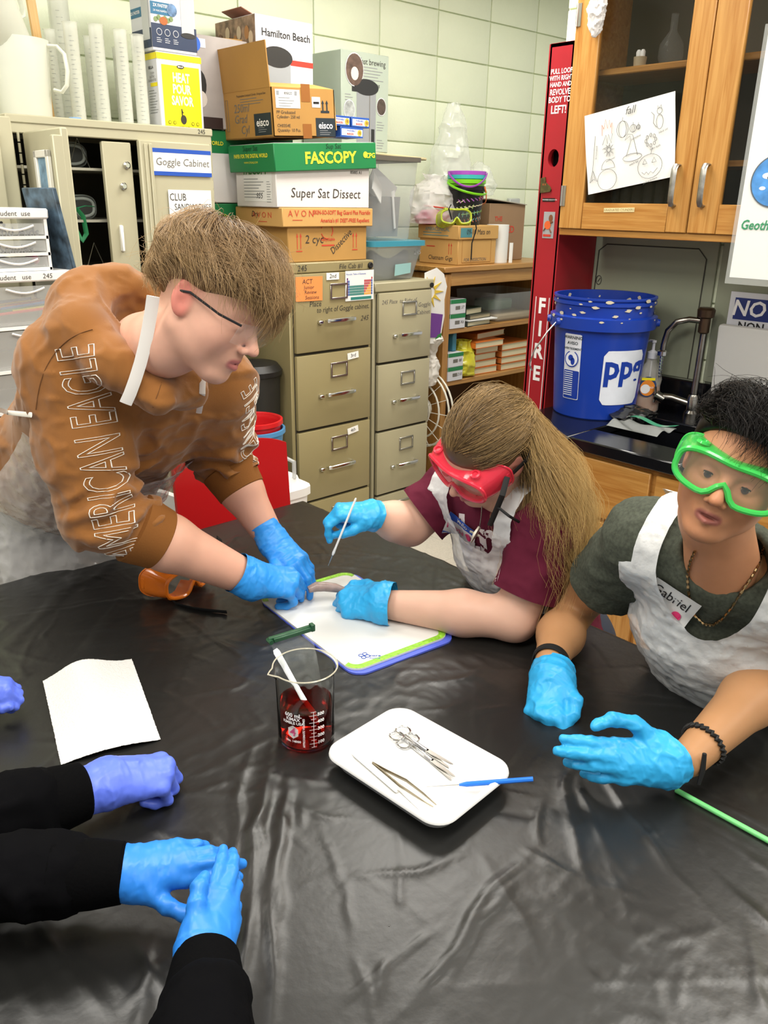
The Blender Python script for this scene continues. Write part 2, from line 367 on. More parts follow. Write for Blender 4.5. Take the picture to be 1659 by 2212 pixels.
MB().lathe([(0, 0), (.013, 0), (.013, .006), (.009, .008), (0, .006)], 14, frame((.197, -.004, 1.407), (1, 0, 0), (0, 0, 1))).build('lock', BLACK, fc1)
MB().lathe([(0, 0), (.011, 0), (.011, .006), (0, .006)], 14, frame((.165, -.004, 1.300), (1, 0, 0), (0, 0, 1))).build('lock', BLACK, fc2)
txt(fc1, 'Place', F1(2.095, 1.266), .03, INK, shear=.1); txt(fc1, 'to right of Goggle cabinet.', F1(2.245, 1.240), .03, INK, shear=.1, sx=.9); txt(fc1, '245', F1(2.36, 1.19), .03, INK, shear=.3)
txt(fc2, '245 Place  to Right of', F2(2.615, 1.240), .026, INKG, shear=.2, sx=.95); txt(fc2, 'Goggle', F2(2.775, 1.215), .028, INKG, shear=.1); txt(fc2, 'Cabinet', F2(2.77, 1.18), .028, INKG, shear=.1)
def note(name, label, cat, m, w_, h_, mat, th=.0008, rot=0):
    o = MB().box((0, 0, 0), (w_, h_, th)).build(name, mat, smooth=False); tag(o, label, cat); o.matrix_world = m @ Matrix.Rotation(rot, 4, 'Z'); return o
W1 = lambda x, z, y=2.6905: frame((x, y, z), (1, 0, 0), (0, 0, 1))
n = note('paper_note', 'orange paper note reading ACT Junior Review Sessions on the file cabinet', 'note', W1(2.063, 1.328, 2.689), .135, .095, M('orange_paper', '#f0914e', .7), rot=R(-1))
for i, (s_, y_) in enumerate((('ACT', .028), ('Junior', .006), ('Review', -.013), ('Sessions', -.034))): txt(n, s_, frame((-.01+.008*i, y_, .0006), (1, 0, 0), (0, 1, 0)), .026 if i == 0 else .021, INK, shear=.1)
n = note('paper_label', 'small white label reading 2nd on the top drawer', 'label', W1(2.185, 1.372, 2.689), .066, .028, TAPE); txt(n, '2nd', frame((0, 0, .0006), (1, 0, 0), (0, 1, 0)), .024, BLACK, shear=.1)
n = note('paper_label', 'small white label reading 3rd on the second drawer', 'label', W1(2.295, 1.037, 2.689), .062, .028, TAPE, rot=R(5)); txt(n, '3rd', frame((0, 0, .0006), (1, 0, 0), (0, 1, 0)), .022, BLACK, shear=.1)
n = note('paper_label', 'small white label reading 4th on the third drawer', 'label', W1(2.295, .705, 2.689), .062, .028, TAPE, rot=R(8)); txt(n, '4th', frame((0, 0, .0006), (1, 0, 0), (0, 1, 0)), .022, BLACK, shear=.1)
n = note('periodic_chart', 'small periodic table chart taped to the file cabinet', 'chart', W1(2.331, 1.328, 2.689), .158, .122, PAPER)
mb = MB(); cols = ['#6b3f7a', '#3d62a8', '#2f7d74', '#b8464d', '#e0a23c', '#3d62a8']
PM = [M('chart_'+c_, c_, .6) for c_ in cols]
for r_ in range(7):
    for q in range(18):
        if (r_ == 0 and q not in (0, 17)) or (r_ in (1, 2) and 2 <= q <= 11): continue
        mi = 0 if q == 0 else 1 if q == 1 else 2 if q < 12 else 3 if q+r_ < 18 else 4 if q < 17 else 5
        x_ = -.068+q*.008; y_ = .028-r_*.0105; mb.add([(x_-.0036, y_-.0046, .0007), (x_+.0036, y_-.0046, .0007), (x_+.0036, y_+.0046, .0007), (x_-.0036, y_+.0046, .0007)], [(0, 1, 2, 3)], mi)
mb.add([(-.05, -.058, .0007), (.066, -.058, .0007), (.066, -.046, .0007), (-.05, -.046, .0007)], [(0, 1, 2, 3)], 2)
mb.build('chart_print', PM, n, False); txt(n, 'Periodic Table of Elements', frame((-.02, .047, .0006), (1, 0, 0), (0, 1, 0)), .01, BLUEP)
# ---------------------------------------------------------------- storage cabinet at left
BEI = M('beige_enamel', '#b3ae93', .4, vary=(2, .03)); BEID = M('beige_shaded', '#4a463a', .7)  # BEID is the same enamel darkened to carry the interior shade
c = thing('storage_cabinet', 'beige steel goggle cabinet with one door standing open', 'cabinet', (1.33, 2.75, 0))
def G(x, y, z): return (x-1.33, y-2.75, z)
xa, xb, zt = .985, 1.685, 1.89
mb = MB(); mb.box(G((xa+xb)/2, 3.0, zt-.012), (xb-xa+.01, .51, .024), bev=.003); mb.build('cabinet_top', BEI, c)
mb = MB(); mb.box(G(xa+.006, 3.0, .95), (.012, .5, 1.86)); mb.box(G(xb-.006, 3.0, .95), (.012, .5, 1.86)); mb.box(G((xa+xb)/2, 3.245, .95), (xb-xa, .01, 1.86)); mb.box(G((xa+xb)/2, 3.0, .06), (xb-xa, .5, .05)); mb.build('cabinet_shell', BEI, c)
MB().box(G((xa+xb)/2, 3.2385, .95), (xb-xa-.03, .003, 1.8)).build('shade_sheet', BEID, c, False)  # dark sheet before the back, the cabinet's inner shade put into colour
MB().box(G(1.328, 2.762, .93), (.10, .02, 1.80), bev=.003).build('centre_post', BEI, c)
MB().box(G((xa+xb)/2, 2.757, 1.855), (xb-xa, .016, .035), bev=.003).build('face_rail', BEI, c)
SHM = M('shelf_steel', '#a7a596', .4, .3)
for z in (1.42, 1.585, 1.745, 1.25): MB().box(G(1.33, 3.01, z), (.66, .44, .008)).build('shelf', SHM, c, False)
# goggle racks: wire triangles
for z, xs in ((1.254, (1.17, 1.27)), (1.424, (1.16, 1.25)), (1.749, (1.15, 1.23))):
    for x in xs:
        t = tag(MB().tube([(-.035, 0, .002), (0, 0, .09), (.035, 0, .002)], .0022, 5).build('wire_rack', CHROME), 'wire goggle rack on the %s shelf of the open cabinet, %s one' % ({1.254: 'lowest visible', 1.424: 'middle', 1.749: 'top'}[z], 'left' if x == xs[0] else 'right'), 'rack', 'wire racks inside the goggle cabinet'); place(t, (x, 2.83, z))
# open left door, hinged at xa
dr = MB().box((.155, 0, 0), (.31, .022, 1.78), bev=.004).build('door', BEI, c); place(dr, G(1.035, 2.745, .95), R(-92))
MB().box((.300, -.02, 0), (.022, .03, 1.74), bev=.003).build('door_fold', BEI, dr)
pf = thing('picture_frame', 'white framed blue picture on the open cabinet door', 'picture', Vector(G(1.035, 2.745, .95))+Vector((1.33, 2.75, 0))+Matrix.Rotation(R(-92), 3, 'Z') @ Vector((.165, -.014, .725)), R(-92))
mb = MB(); w_, h_ = .115, .22
for a, b_, sx_, sz_ in ((0, h_/2-.01, w_, .02), (0, -h_/2+.01, w_, .02), (-w_/2+.01, 0, .02, h_), (w_/2-.01, 0, .02, h_)): mb.box((a, -.004, b_), (sx_, .012, sz_), bev=.002)
mb.build('frame', M('frame_white', '#dedbcf', .5), pf)
MB().box((0, -.002, 0), (w_-.03, .004, h_-.03)).build('print', M('blue_art', '#7593a8', .6, vary=(25, .5)), pf, False)
# closed right door
dr = MB().box((0, 0, 0), (.285, .022, 1.78), bev=.004).build('door', BEI, c); place(dr, G(1.54, 2.748, .95), R(3))
for x in (-.122, -.104): MB().box((x, -.008, 0), (.012, .018, 1.76), bev=.002).build('door_rib', BEI, dr)
for i in range(2):
    hz = 1.8-.04-.065*i; MB().lathe([(0, 0), (.011, 0), (.012, .008), (.007, .013), (0, .013)], 14, frame(G(1.355-.018*i, 2.7515, hz), (1, 0, 0), (0, 0, 1))).build('knob', CHROME, c)
MB().box(G(1.315, 2.748, 1.53), (.012, .014, .085), bev=.003).build('latch', WHITE, c)
for xx in (1.012, 1.679):
    mb = MB()
    for k in range(40): mb.cyl(G(xx, 2.747, 1.84-k*.03), G(xx, 2.747, 1.84-k*.03-.026), .004, n=6)
    mb.build('hinge', BEI, c)
txt(c, '245', frame(G(1.645, 2.7445, 1.878), (1, 0, 0), (0, 0, 1)), .02, INK)
s = note('sign_strip', 'white strip with blue borders reading Goggle Cabinet', 'sign', frame((1.557, 2.7335, 1.775), (math.cos(R(3)), math.sin(R(3)), -.0), (0, 0, 1)), .232, .085, PAPER)
for y_ in (.036, -.036): MB().box((0, y_, .0006), (.232, .013, .0006)).build('border', BLUEP, s, False)
txt(s, 'Goggle Cabinet', frame((0, 0, .0006), (1, 0, 0), (0, 1, 0)), .034, INKG, shear=.1)
s = note('poster', 'hand-drawn club sandwiches poster on the goggle cabinet door', 'poster', frame((1.578, 2.735, 1.563), (math.cos(R(3)), math.sin(R(3)), 0), (0, 0, 1)), .175, .25, PAPER)
PUR = M('purple_ink', '#5d4460', .6); ORI = M('orange_ink', '#d56a34', .6)
for s_, x_, y_, z_, m_ in (('CLUB', -.05, .1, .034, INK), ('SANDWICHES,', .012, .068, .03, INK), ('NOT', -.035, -.075, .05, PUR)): txt(s, s_, frame((x_, y_, .0005), (1, 0, 0), (0, 1, 0)), z_, m_, sx=.8)
mb = MB()
for rr in (.056, .05): mb.tube([(rr*math.cos(a), .005+rr*math.sin(a), .0006) for a in np.linspace(0, 6.28, 30)], .001, 4)
mb.build('ink_mark', PUR, s)
mb = MB()
for k in range(4):
    a = k*1.57+.8; cx, cy = .026*math.cos(a), .005+.026*math.sin(a)
    P = [(cx-.018, cy-.012, .0008), (cx+.018, cy-.012, .0008), (cx, cy+.02, .0008), (cx-.018, cy-.012, .0008)]; mb.tube(P, .0012, 4)
mb.build('ink_mark', ORI, s)
# neighbouring cabinet at far left edge
c2 = thing('storage_cabinet', 'beige steel cabinet with a paw sticker at the left edge', 'cabinet', (.83, 2.66, 0))
MB().box((0, .27, .945), (.27, .54, 1.86), bev=.004).build('cabinet_shell', BEI, c2); MB().box((-.02, -.008, .95), (.22, .018, 1.78), bev=.004).build('door', BEI, c2)
mb = MB()
for x_, z_, r_ in ((0, 0, .009), (-.01, .014, .0045), (-.003, .02, .0045), (.006, .02, .0045), (.012, .013, .0045)): mb.lathe([(0, .001), (r_, .001), (r_, 0)], 10, frame((x_+.055, -.0175, 1.565+z_), (1, 0, 0), (0, 0, 1)))
mb.build('paw_sticker', BLACK, c2)
# ---------------------------------------------------------------- bookcase
BKW = wood('bookcase_wood', '#9a6b33', '#b78a4c', axis=0, scale=8); BKV = wood('bookcase_wood_v', '#97672f', '#b38548', axis=2, scale=8)
c = thing('bookcase', 'honey wood bookcase behind the fire blanket case', 'bookcase', (3.45, 2.85, 0))
def Bk(x, y, z): return (x-3.45, y-2.85, z)
for x in (3.05, 3.95): MB().box(Bk(x, 3.07, .665), (.04, .44, 1.33), bev=.003).build('side_panel', BKV, c)
MB().box(Bk(3.5, 3.08, 1.352), (.98, .48, .028), bev=.004).build('top_board', BKW, c); MB().box(Bk(3.5, 2.862, 1.305), (.86, .02, .066), bev=.003).build('face_rail', BKW, c)
for z in (1.045, .775, .45, .1): MB().box(Bk(3.5, 3.08, z), (.86, .42, .025), bev=.003).build('shelf', BKW, c)
MB().box(Bk(3.5, 3.285, .66), (.9, .01, 1.3)).build('back_panel', M('bookcase_back', '#5a3d1e', .7), c, False)
txt(c, '245', frame(Bk(3.029, 2.94, 1.21), (0, -1, 0), (0, 0, 1)), .05, INK, shear=.2)
# ---------------------------------------------------------------- fire blanket case
FRED = M('fire_red', '#a01f2a', .35, vary=(6, .05)); FWH = M('sign_white', '#f0eeee', .5); DEEP = M('recess_black', '#0d0c0c', .7)
c = thing('fire_blanket_case', 'tall red fire blanket case at the end of the counter', 'fire blanket', (2.72, 2.03, -.0767)); c.scale = (1.0462,)*3
zt_, zb_ = 2.18, .40
prof = []  # front face with round hole: build as ring of quads
mb = MB(); hy, hz, hr = 0.0, 1.815, .024; n_ = 24
ring = [(hy+hr*math.cos(2*math.pi*k/n_), hz+hr*math.sin(2*math.pi*k/n_)*1.25) for k in range(n_)]
sqr = [(hy+.05*max(-1, min(1, 1.5*math.cos(2*math.pi*k/n_))), hz+.05*max(-1, min(1, 1.5*math.sin(2*math.pi*k/n_)))) for k in range(n_)]
mb.add([(0, y, z) for y, z in ring]+[(0, y, z) for y, z in sqr]+[(.02, y, z) for y, z in ring], [(k, (k+1) % n_, n_+(k+1) % n_, n_+k) for k in range(n_)]+[(k, (k+1) % n_, 2*n_+(k+1) % n_, 2*n_+k) for k in range(n_)])
mb.box((.009, 0, (hz+.05+zt_)/2), (.018, .1, zt_-hz-.05)); mb.box((.009, 0, (hz-.05+zb_)/2), (.018, .1, hz-.05-zb_))
mb.build('front_plate', FRED, c)
mb = MB(); 
mb.box((.12, -.049, (zt_+zb_)/2), (.24, .012, zt_-zb_)); mb.box((.12, .049, (zt_+zb_)/2), (.24, .012, zt_-zb_)); mb.box((.12, 0, zt_-.005), (.24, .098, .012)); mb.box((.12, 0, zb_), (.24, .098, .012))
mb.build('case_shell', FRED, c)
MB().box((.06, 0, 1.815), (.004, .1, .1)).build('inside', DEEP, c, False); MB().tube([(.035, -.012, 1.76), (.035, -.012, 1.87)], .012, 8).build('blanket_loop', M('loop_cream', '#cdb990', .8), c)
Fp = lambda y, z: frame((-.0006, y-1.94, z), (0, -1, 0), (0, 0, 1))
for i, (s_, z_, h_) in enumerate((('PULL LOOP', 2.092, .0225), ('WITH RIGHT', 2.071, .0215), ('HAND AND', 2.051, .021), ('REVOLVE', 2.027, .0265), ('BODY TO', 2.003, .0265), ('LEFT!', 1.971, .036))): txt(c, s_, Fp(1.934, z_), h_, FWH, bold=.02, sx=.8)
for i, ch in enumerate('FIRE BL'): txt(c, ch, Fp(1.937, 1.295-.086*i-(.03 if i > 4 else 0)), .078, FWH, bold=.035, sx=.9)
for y_ in (1.967, 1.905): MB().box((-.0008, y_-1.94, 1.10), (.0008, .003, .46)).build('border_line', FWH, c, False)
st = MB().box((-.001, 1.936-1.94, 1.588), (.001, .05, .092), bev=.0004).build('sticker', M('grey_sticker', '#9fa0a2', .45), c, False)
def disc(par, m, r, mat, n=18, name='print', ax=1, ay=1): return MB().add([m @ Vector((r*ax*math.cos(6.2832*k/n), r*ay*math.sin(6.2832*k/n), .0008)) for k in range(n)], [tuple(range(n))]).build(name, mat, par, False)
OR_ = M('sticker_orange', '#d8622e', .5); BRN = M('sticker_brown', '#7b4a2c', .5)
disc(st, fl(Fp(1.94, 1.588), 0) @ Matrix.Translation((0, 0, .0012)), .015, OR_); disc(st, Fp(1.928, 1.612) @ Matrix.Translation((0, 0, .0012)), .009, BRN, ay=1.4)
mb = MB()
for a, b_ in (((1.949, 1.578), (1.957, 1.568)), ((1.93, 1.574), (1.922, 1.563)), ((1.928, 1.596), (1.917, 1.6))): mb.tube([(-.003, a[0]-1.94, a[1]), (-.003, b_[0]-1.94, b_[1])], .0025, 5)
mb.build('print', BRN, st); MB().box((-.002, 1.94-1.94, 1.552), (.001, .035, .008)).build('print', RED, st, False)
st = MB().box((-.001, 1.945-1.94, 1.675), (.001, .055, .012)).build('sticker', BLACK, c, False); txt(st, 'POWERED EDUCATION', frame((-.0016, 0, 1.675), (0, -1, 0), (0, 0, 1)), .006, FWH)
boot = [(-.024, .026), (-.004, .03), (.0, .012), (.02, -.002), (.026, -.012), (.024, -.019), (-.02, -.024), (-.022, -.004)]
t = MB().prism(boot, .006, Fp(1.962, 1.722)).build('boot_magnet', M('boot_olive', '#4b4423', .5, vary=(90, .5))); tag(t, 'small green-brown hiking boot magnet on the red case', 'magnet'); t.location = (2.72, 2.03, -.0767); t.scale = (1.0462,)*3
txt(t, 'x x', Fp(1.966, 1.728) @ Matrix.Translation((0, 0, .0062)), .012, OR_)
# ================================================================ NOISE
_T = RNG.random((64, 64, 64)).astype(np.float32)
def vnoise(p):
    p = np.asarray(p, dtype=np.float64); i = np.floor(p).astype(int); f = p-i; f = f*f*(3-2*f); i &= 63; j = (i+1) & 63
    x0, y0, z0 = i[..., 0], i[..., 1], i[..., 2]; x1, y1, z1 = j[..., 0], j[..., 1], j[..., 2]; fx, fy, fz = f[..., 0], f[..., 1], f[..., 2]
    a = _T[x0, y0, z0]*(1-fx)+_T[x1, y0, z0]*fx; b = _T[x0, y1, z0]*(1-fx)+_T[x1, y1, z0]*fx
    c = _T[x0, y0, z1]*(1-fx)+_T[x1, y0, z1]*fx; d = _T[x0, y1, z1]*(1-fx)+_T[x1, y1, z1]*fx
    return (a*(1-fy)+b*fy)*(1-fz)+(c*(1-fy)+d*fy)*fz-.5
def fbm(p, o=3):
    s = 0; a = 1
    for k in range(o): s = s+a*vnoise(p*2**k+17.3*k); a *= .5
    return s
def ridged(p, o=2):
    s = 0; a = 1
    for k in range(o): s = s+a*(1-np.minimum(1, np.abs(vnoise(p*2**k+31.7*k))*5)); a *= .5
    return s
def np_mesh(name, V, F, mat, parent=None, smooth=True, ang=None):
    me = bpy.data.meshes.new(name); V = np.asarray(V, np.float32); F = np.asarray(F, np.int32)
    me.vertices.add(len(V)); me.vertices.foreach_set('co', V.ravel()); k = F.shape[1]
    me.loops.add(F.size); me.loops.foreach_set('vertex_index', F.ravel()); me.polygons.add(len(F))
    me.polygons.foreach_set('loop_start', np.arange(0, F.size, k, dtype=np.int32))
    me.update(calc_edges=True); me.validate()
    if smooth: me.shade_smooth()
    if ang: me.set_sharp_from_angle(angle=R(ang))
    for x in (mat if isinstance(mat, (list, tuple)) else [mat]): me.materials.append(x)
    o = bpy.data.objects.new(name, me); COL.objects.link(o)
    if parent is not None: o.parent = parent
    return o
def grid_faces(nu, nv, wrap=False):
    i, j = np.meshgrid(np.arange(nu), np.arange(nv if wrap else nv), indexing='ij'); w_ = nv if wrap else nv+1
    j2 = (j+1) % nv if wrap else j+1
    return np.stack([i*w_+j, (i+1)*w_+j, (i+1)*w_+j2, i*w_+j2], -1).reshape(-1, 4)
# ================================================================ TABLE
TX0, TX1, TY0, TY1, TZ = -.03, 1.47, -.36, 1.97, .76
t = thing('lab_table', 'student lab table hidden under the black plastic cloth', 'table', ((TX0+TX1)/2, (TY0+TY1)/2, 0))
MB().box((0, 0, .735), (TX1-TX0, TY1-TY0, .03), bev=.006).build('tabletop', M('table_laminate', '#4a4038', .4), t)
for a in (-1, 1):
    for b_ in (-1, 1): MB().box((a*.68, b_*1.09, .36), (.05, .05, .72), bev=.004).build('leg', M('table_leg', '#3a3a3a', .4), t)
def seg_ridge(X, Y, pts, wdt, amp):
    best = np.full(X.shape, 9.); tt = np.zeros(X.shape); Ls = [math.dist(a, b_) for a, b_ in zip(pts[:-1], pts[1:])]; tot = sum(Ls); acc = 0
    for (a, b_), l_ in zip(zip(pts[:-1], pts[1:]), Ls):
        a = np.array(a); d = np.array(b_)-a; L2 = d@d; h = np.clip(((X-a[0])*d[0]+(Y-a[1])*d[1])/L2, 0, 1); dd = np.hypot(X-a[0]-h*d[0], Y-a[1]-h*d[1]); m = dd < best
        best = np.where(m, dd, best); tt = np.where(m, (acc+h*l_)/tot, tt); acc += l_
    env = np.clip(np.sin(np.pi*np.clip(tt, .001, .999)), 0, 1)**.8; q = best/(wdt*(.35+.65*env)); return amp*env*np.exp(-q**1.25)
def cloth():
    ov = .24; step = .006
    us = np.arange(TX0-ov, TX1+ov, step); vs = np.arange(TY0-.05, TY1+ov, step)
    U, V = np.meshgrid(us, vs, indexing='ij')
    def wrapc(u, lo, hi, r=.012):
        # position along sheet -> (horizontal, drop)
        x = np.clip(u, lo, hi); over = np.maximum(0, np.maximum(lo-u, u-hi)); s = np.sign(u-(lo+hi)/2)
        ang = np.minimum(over/r, np.pi/2); hor = r*np.sin(ang); drop = r*(1-np.cos(ang))+np.maximum(0, over-r*np.pi/2)
        return x+s*hor, drop
    X, dx = wrapc(U, TX0, TX1); Y, dy = wrapc(V, TY0, TY1)
    drop = np.maximum(dx, dy)
    P = np.stack([U, V, U*0], -1)
    wx = U+.05*fbm(P*5, 2); wy = V+.05*fbm(P*5+40, 2)
    h = .0012*fbm(P*7, 3)
    # long soft pulls, mostly along one diagonal
    d1 = np.stack([(wx*.72+wy*.69)*3.2, (wx*.69-wy*.72)*26, U*0], -1); m1 = np.clip(fbm(P*2.1+9, 2)*3+.35, 0, 1)
    h += .0035*m1*np.clip(vnoise(d1)*2.2, -.2, 1)
    d2 = np.stack([(wx*.98-wy*.2)*24, (wx*.2+wy*.98)*3.0, U*0+5], -1); m2 = np.clip(fbm(P*1.8+63, 2)*3+.15, 0, 1)
    h += .003*m2*np.clip(vnoise(d2)*2.2, -.2, 1)
    h += .0022*np.clip(fbm(P*1.5+80, 2)*3+.4, 0, 1)*np.clip(ridged(P*9+3, 2)-1.05, 0, 1)
    # small crumples
    h += .0013*np.clip(fbm(P*3+21, 2)*4, 0, 1)*ridged(P*22, 2)
    # packing creases: a lattice of thin sharp lines
    for k in range(-6, 8):
        c0 = .36*k; s_ = U*.64+V*.77-c0+.006*vnoise(P*3+k); h += .0011*np.exp(-(np.abs(s_)/.0035))*np.clip(fbm(P*4+k, 2)*3+.6, 0, 1)
        s_ = U*.75-V*.66-c0+.006*vnoise(P*3+k+50); h += .0011*np.exp(-(np.abs(s_)/.0035))*np.clip(fbm(P*4+k+30, 2)*3+.5, 0, 1)
    R_ = [([(.70, 1.02), (.599, .919), (.521, .849), (.455, .733), (.383, .653), (.30, .57)], .011, .016),
          ([(.70, .97), (.575, .85), (.49, .74), (.42, .63), (.35, .55)], .008, .013),
          ([(.66, 1.03), (.55, .93), (.48, .83), (.42, .72)], .007, .007),
          ([(.234, .696), (.219, .818), (.224, .939)], .012, .009), ([(.294, .642), (.298, .729), (.307, .795)], .010, .009), ([(.2, .62), (.27, .70), (.33, .79)], .010, .007),
          ([(.17, .75), (.16, .9), (.19, 1.0)], .012, .007),
          ([(1.20, .79), (1.30, .66), (1.42, .52)], .007, .006), ([(1.18, .77), (1.28, .64), (1.4, .50)], .006, .005),
          ([(1.013, .648), (.93, .56), (.86, .485), (.80, .40)], .009, .008), ([(1.06, .60), (.98, .48), (.93, .38), (.90, .28)], .010, .009), ([(.99, .60), (.92, .49), (.87, .40)], .006, .005),
          ([(.834, .533), (.70, .53), (.60, .50), (.47, .485)], .006, .006), ([(.80, .52), (.66, .51), (.55, .47)], .007, .004), ([(.92, .60), (.85, .56), (.83, .53)], .006, .006),
          ([(.983, .376), (.96, .30), (.941, .22)], .01, .009), ([(1.05, .40), (1.04, .3), (1.02, .2)], .01, .008), ([(1.12, .46), (1.13, .36), (1.12, .26)], .008, .006),
          ([(.443, 1.693), (.697, 1.555), (.893, 1.443)], .010, .007), ([(.40, 1.66), (.65, 1.52), (.84, 1.42)], .008, .006), ([(.48, 1.80), (.708, 1.694), (.928, 1.536)], .012, .006), ([(.38, 1.58), (.6, 1.47), (.8, 1.36)], .008, .005), ([(.42, 1.61), (.66, 1.50), (.88, 1.37)], .006, .005),
          ([(1.15, 1.934), (1.3, 1.85), (1.44, 1.80)], .012, .006), ([(1.25, 1.75), (1.38, 1.68), (1.46, 1.62)], .009, .006), ([(1.2, 1.66), (1.33, 1.52), (1.44, 1.40)], .007, .006), ([(1.29, 1.634), (1.419, 1.40)], .009, .005), ([(1.18, 1.60), (1.28, 1.45), (1.38, 1.32)], .006, .006),
          ([(.479, .939), (.465, .837), (.40, .75)], .009, .006), ([(1.2, .95), (1.1, .92), (1.0, .98)], .012, .007), ([(1.05, .86), (.98, .87), (.93, .92)], .007, .006), ([(1.09, .80), (1.0, .84)], .006, .006),
          ([(.75, .60), (.66, .62), (.58, .68)], .007, .005), ([(.62, .86), (.58, .80)], .006, .005), ([(.35, 1.30), (.42, 1.22), (.50, 1.05)], .012, .008), ([(.62, 1.25), (.72, 1.2), (.8, 1.24)], .009, .006)]
    Ux = U+.02*vnoise(P*7)+.006*vnoise(P*26); Vx = V+.02*vnoise(P*7+50)+.006*vnoise(P*26+8); md = np.clip(.75+1.1*fbm(P*9+2, 2), .25, 1.3)
    for pts, w_, a in R_:
        h += seg_ridge(Ux, Vx, pts, w_*.8, a*.55)*md; off = w_*2.2; pt2 = [(x+off, y+off*.5) for x, y in pts[:-1]]
        if len(pt2) > 1: h += seg_ridge(Ux, Vx, pt2, w_*.5, a*.25)*md
    rg = np.random.default_rng(77)
    for k in range(230):
        cx, cy = rg.uniform(0, 1.5), rg.uniform(.1, 2.0); ang = 3.5*float(vnoise(np.array([[cx*1.6, cy*1.6, 3.]]))[0])*2+rg.normal()*.35+2.2; l_ = rg.uniform(.04, .22); w_ = rg.uniform(.0025, .006); a = rg.uniform(.0008, .0030)
        dx_, dy_ = math.cos(ang)*l_/2, math.sin(ang)*l_/2; bend = rg.normal()*.012; pts = [(cx-dx_, cy-dy_), (cx-dy_*bend*4, cy+dx_*bend*4), (cx+dx_, cy+dy_)]
        i0, i1 = np.searchsorted(us, [cx-abs(dx_)-.04, cx+abs(dx_)+.04]); j0, j1 = np.searchsorted(vs, [cy-abs(dy_)-.04, cy+abs(dy_)+.04])
        if i1 > i0 and j1 > j0: h[i0:i1, j0:j1] += seg_ridge(Ux[i0:i1, j0:j1], Vx[i0:i1, j0:j1], pts, w_, a)
    z = TZ+.0015+np.maximum(h, 0)*.9-drop
    # hanging skirt waves
    wave = .02*np.clip(drop/.1, 0, 1)*np.sin(9*(U+V)*3+3*fbm(P*4, 2)); X = X+np.where(dx > dy, np.sign(U-.7)*np.abs(wave), 0); Y = Y+np.where(dy >= dx, np.abs(wave)*(drop > 0), 0)
    return np_mesh('tablecloth', np.stack([X, Y, z], -1).reshape(-1, 3), grid_faces(len(us)-1, len(vs)-1), M('black_film', '#191918', .33, spec=.62, bump=(55, .10, .004), detail=5))
tag(cloth(), 'wrinkled black plastic sheet covering the lab table', 'tablecloth')
# ================================================================ TABLE ITEMS
FOAM = M('white_foam', '#d6d6d5', .55, bump=(500, .12, .0008))
def tray():
    c = thing('foam_tray', 'white foam tray holding dissecting tools', 'tray', (.806, .778, .7635), R(4))
    def loop(hx, hy, r, z, n=8):
        P = []
        for sx_, sy_, a0 in ((1, 1, 0), (-1, 1, 90), (-1, -1, 180), (1, -1, 270)):
            for k in range(n+1):
                a = R(a0+90*k/n); P.append((sx_*(hx-r)+r*math.cos(a), sy_*(hy-r)+r*math.sin(a), z))
        return P
    L_ = [loop(.070, .103, .02, .004), loop(.078, .110, .026, .009), loop(.0895, .122, .032, .031), loop(.094, .127, .034, .0335), loop(.098, .131, .036, .032), loop(.099, .132, .036, .027),
          loop(.095, .128, .034, .026), loop(.083, .115, .03, .004), loop(.074, .106, .024, 0)]
    V = [p for l in L_ for p in l]; n = len(L_[0]); F = [(i*n+j, i*n+(j+1) % n, (i+1)*n+(j+1) % n, (i+1)*n+j) for i in range(len(L_)-1) for j in range(n)]
    F += [tuple(range(n-1, -1, -1)), tuple((len(L_)-1)*n+j for j in range(n))]
    MB().add(V, F).build('tray_shell', FOAM, c, ang=60)
tray()
TZF = .7685
def scissors(label, ctr, ang, op, z):
    c = thing('scissors', label, 'scissors', (ctr[0], ctr[1], z), ang, group='dissecting scissors in the foam tray')
    for s_ in (1, -1):
        rt = Matrix.Rotation(R(op)*s_, 4, 'Z'); dz = .0015*s_
        blade = [(0, -.0042*s_), (.012, -.0045*s_), (.052, -.0015*s_), (.056, .0008*s_), (.05, .0018*s_), (0, .0036*s_)]
        h = MB().prism(blade, .0018, Matrix.Translation((0, 0, .0032+dz)) @ rt).build('blade', STEEL, c)
        P = [rt @ Vector(p) for p in ((0, 0, .004+dz), (-.03, .0035*s_, .004+dz), (-.052, .0055*s_, .004+dz))]
        MB().tube(P, [(.0036, .002), (.0028, .0022), (.0024, .0024)], 8, flat=(0, 1, 0)).build('shank', CHROME, c)
        cx, cy = -.066, .0135*s_
        MB().tube([rt @ Vector((cx+.0145*math.cos(a), cy+.0105*math.sin(a), .004+dz+.002*math.sin(a*1+.5))) for a in np.linspace(0, 2*math.pi, 25)[:-1]], .0021, 8, closed=True).build('finger_ring', CHROME, c)
    MB().lathe([(0, .0065), (.003, .0065), (.003, .001), (0, .001)], 12).build('screw', STEEL, c)
a_ = math.atan2(.715-.865, .850-.853)
scissors('steel scissors lying on top of the other pair in the tray', (.851, .800), a_+R(2), 4.5, TZF+.005)
scissors('lower pair of steel scissors partly under the other', (.843, .780), a_-R(5), 3.5, TZF)
c = thing('forceps', 'tarnished steel forceps lying in the foam tray', 'forceps', (.761, .840, TZF+.006), math.atan2(-.140, .008))
FOR = M('tarnished_steel', '#a09682', .3, 1, vary=(40, .2))
for s_ in (1, -1):
    P = [(0, .0005*s_, 0), (.03, .003*s_, 0), (.07, .0085*s_, 0), (.11, .0065*s_, -.002), (.139, .0035*s_, -.004)]
    MB().tube(P, [(.0009, .0035), (.001, .0035), (.001, .0036), (.001, .0025), (.0008, .0008)], 8, flat=(0, 1, 0)).build('arm', FOR, c)
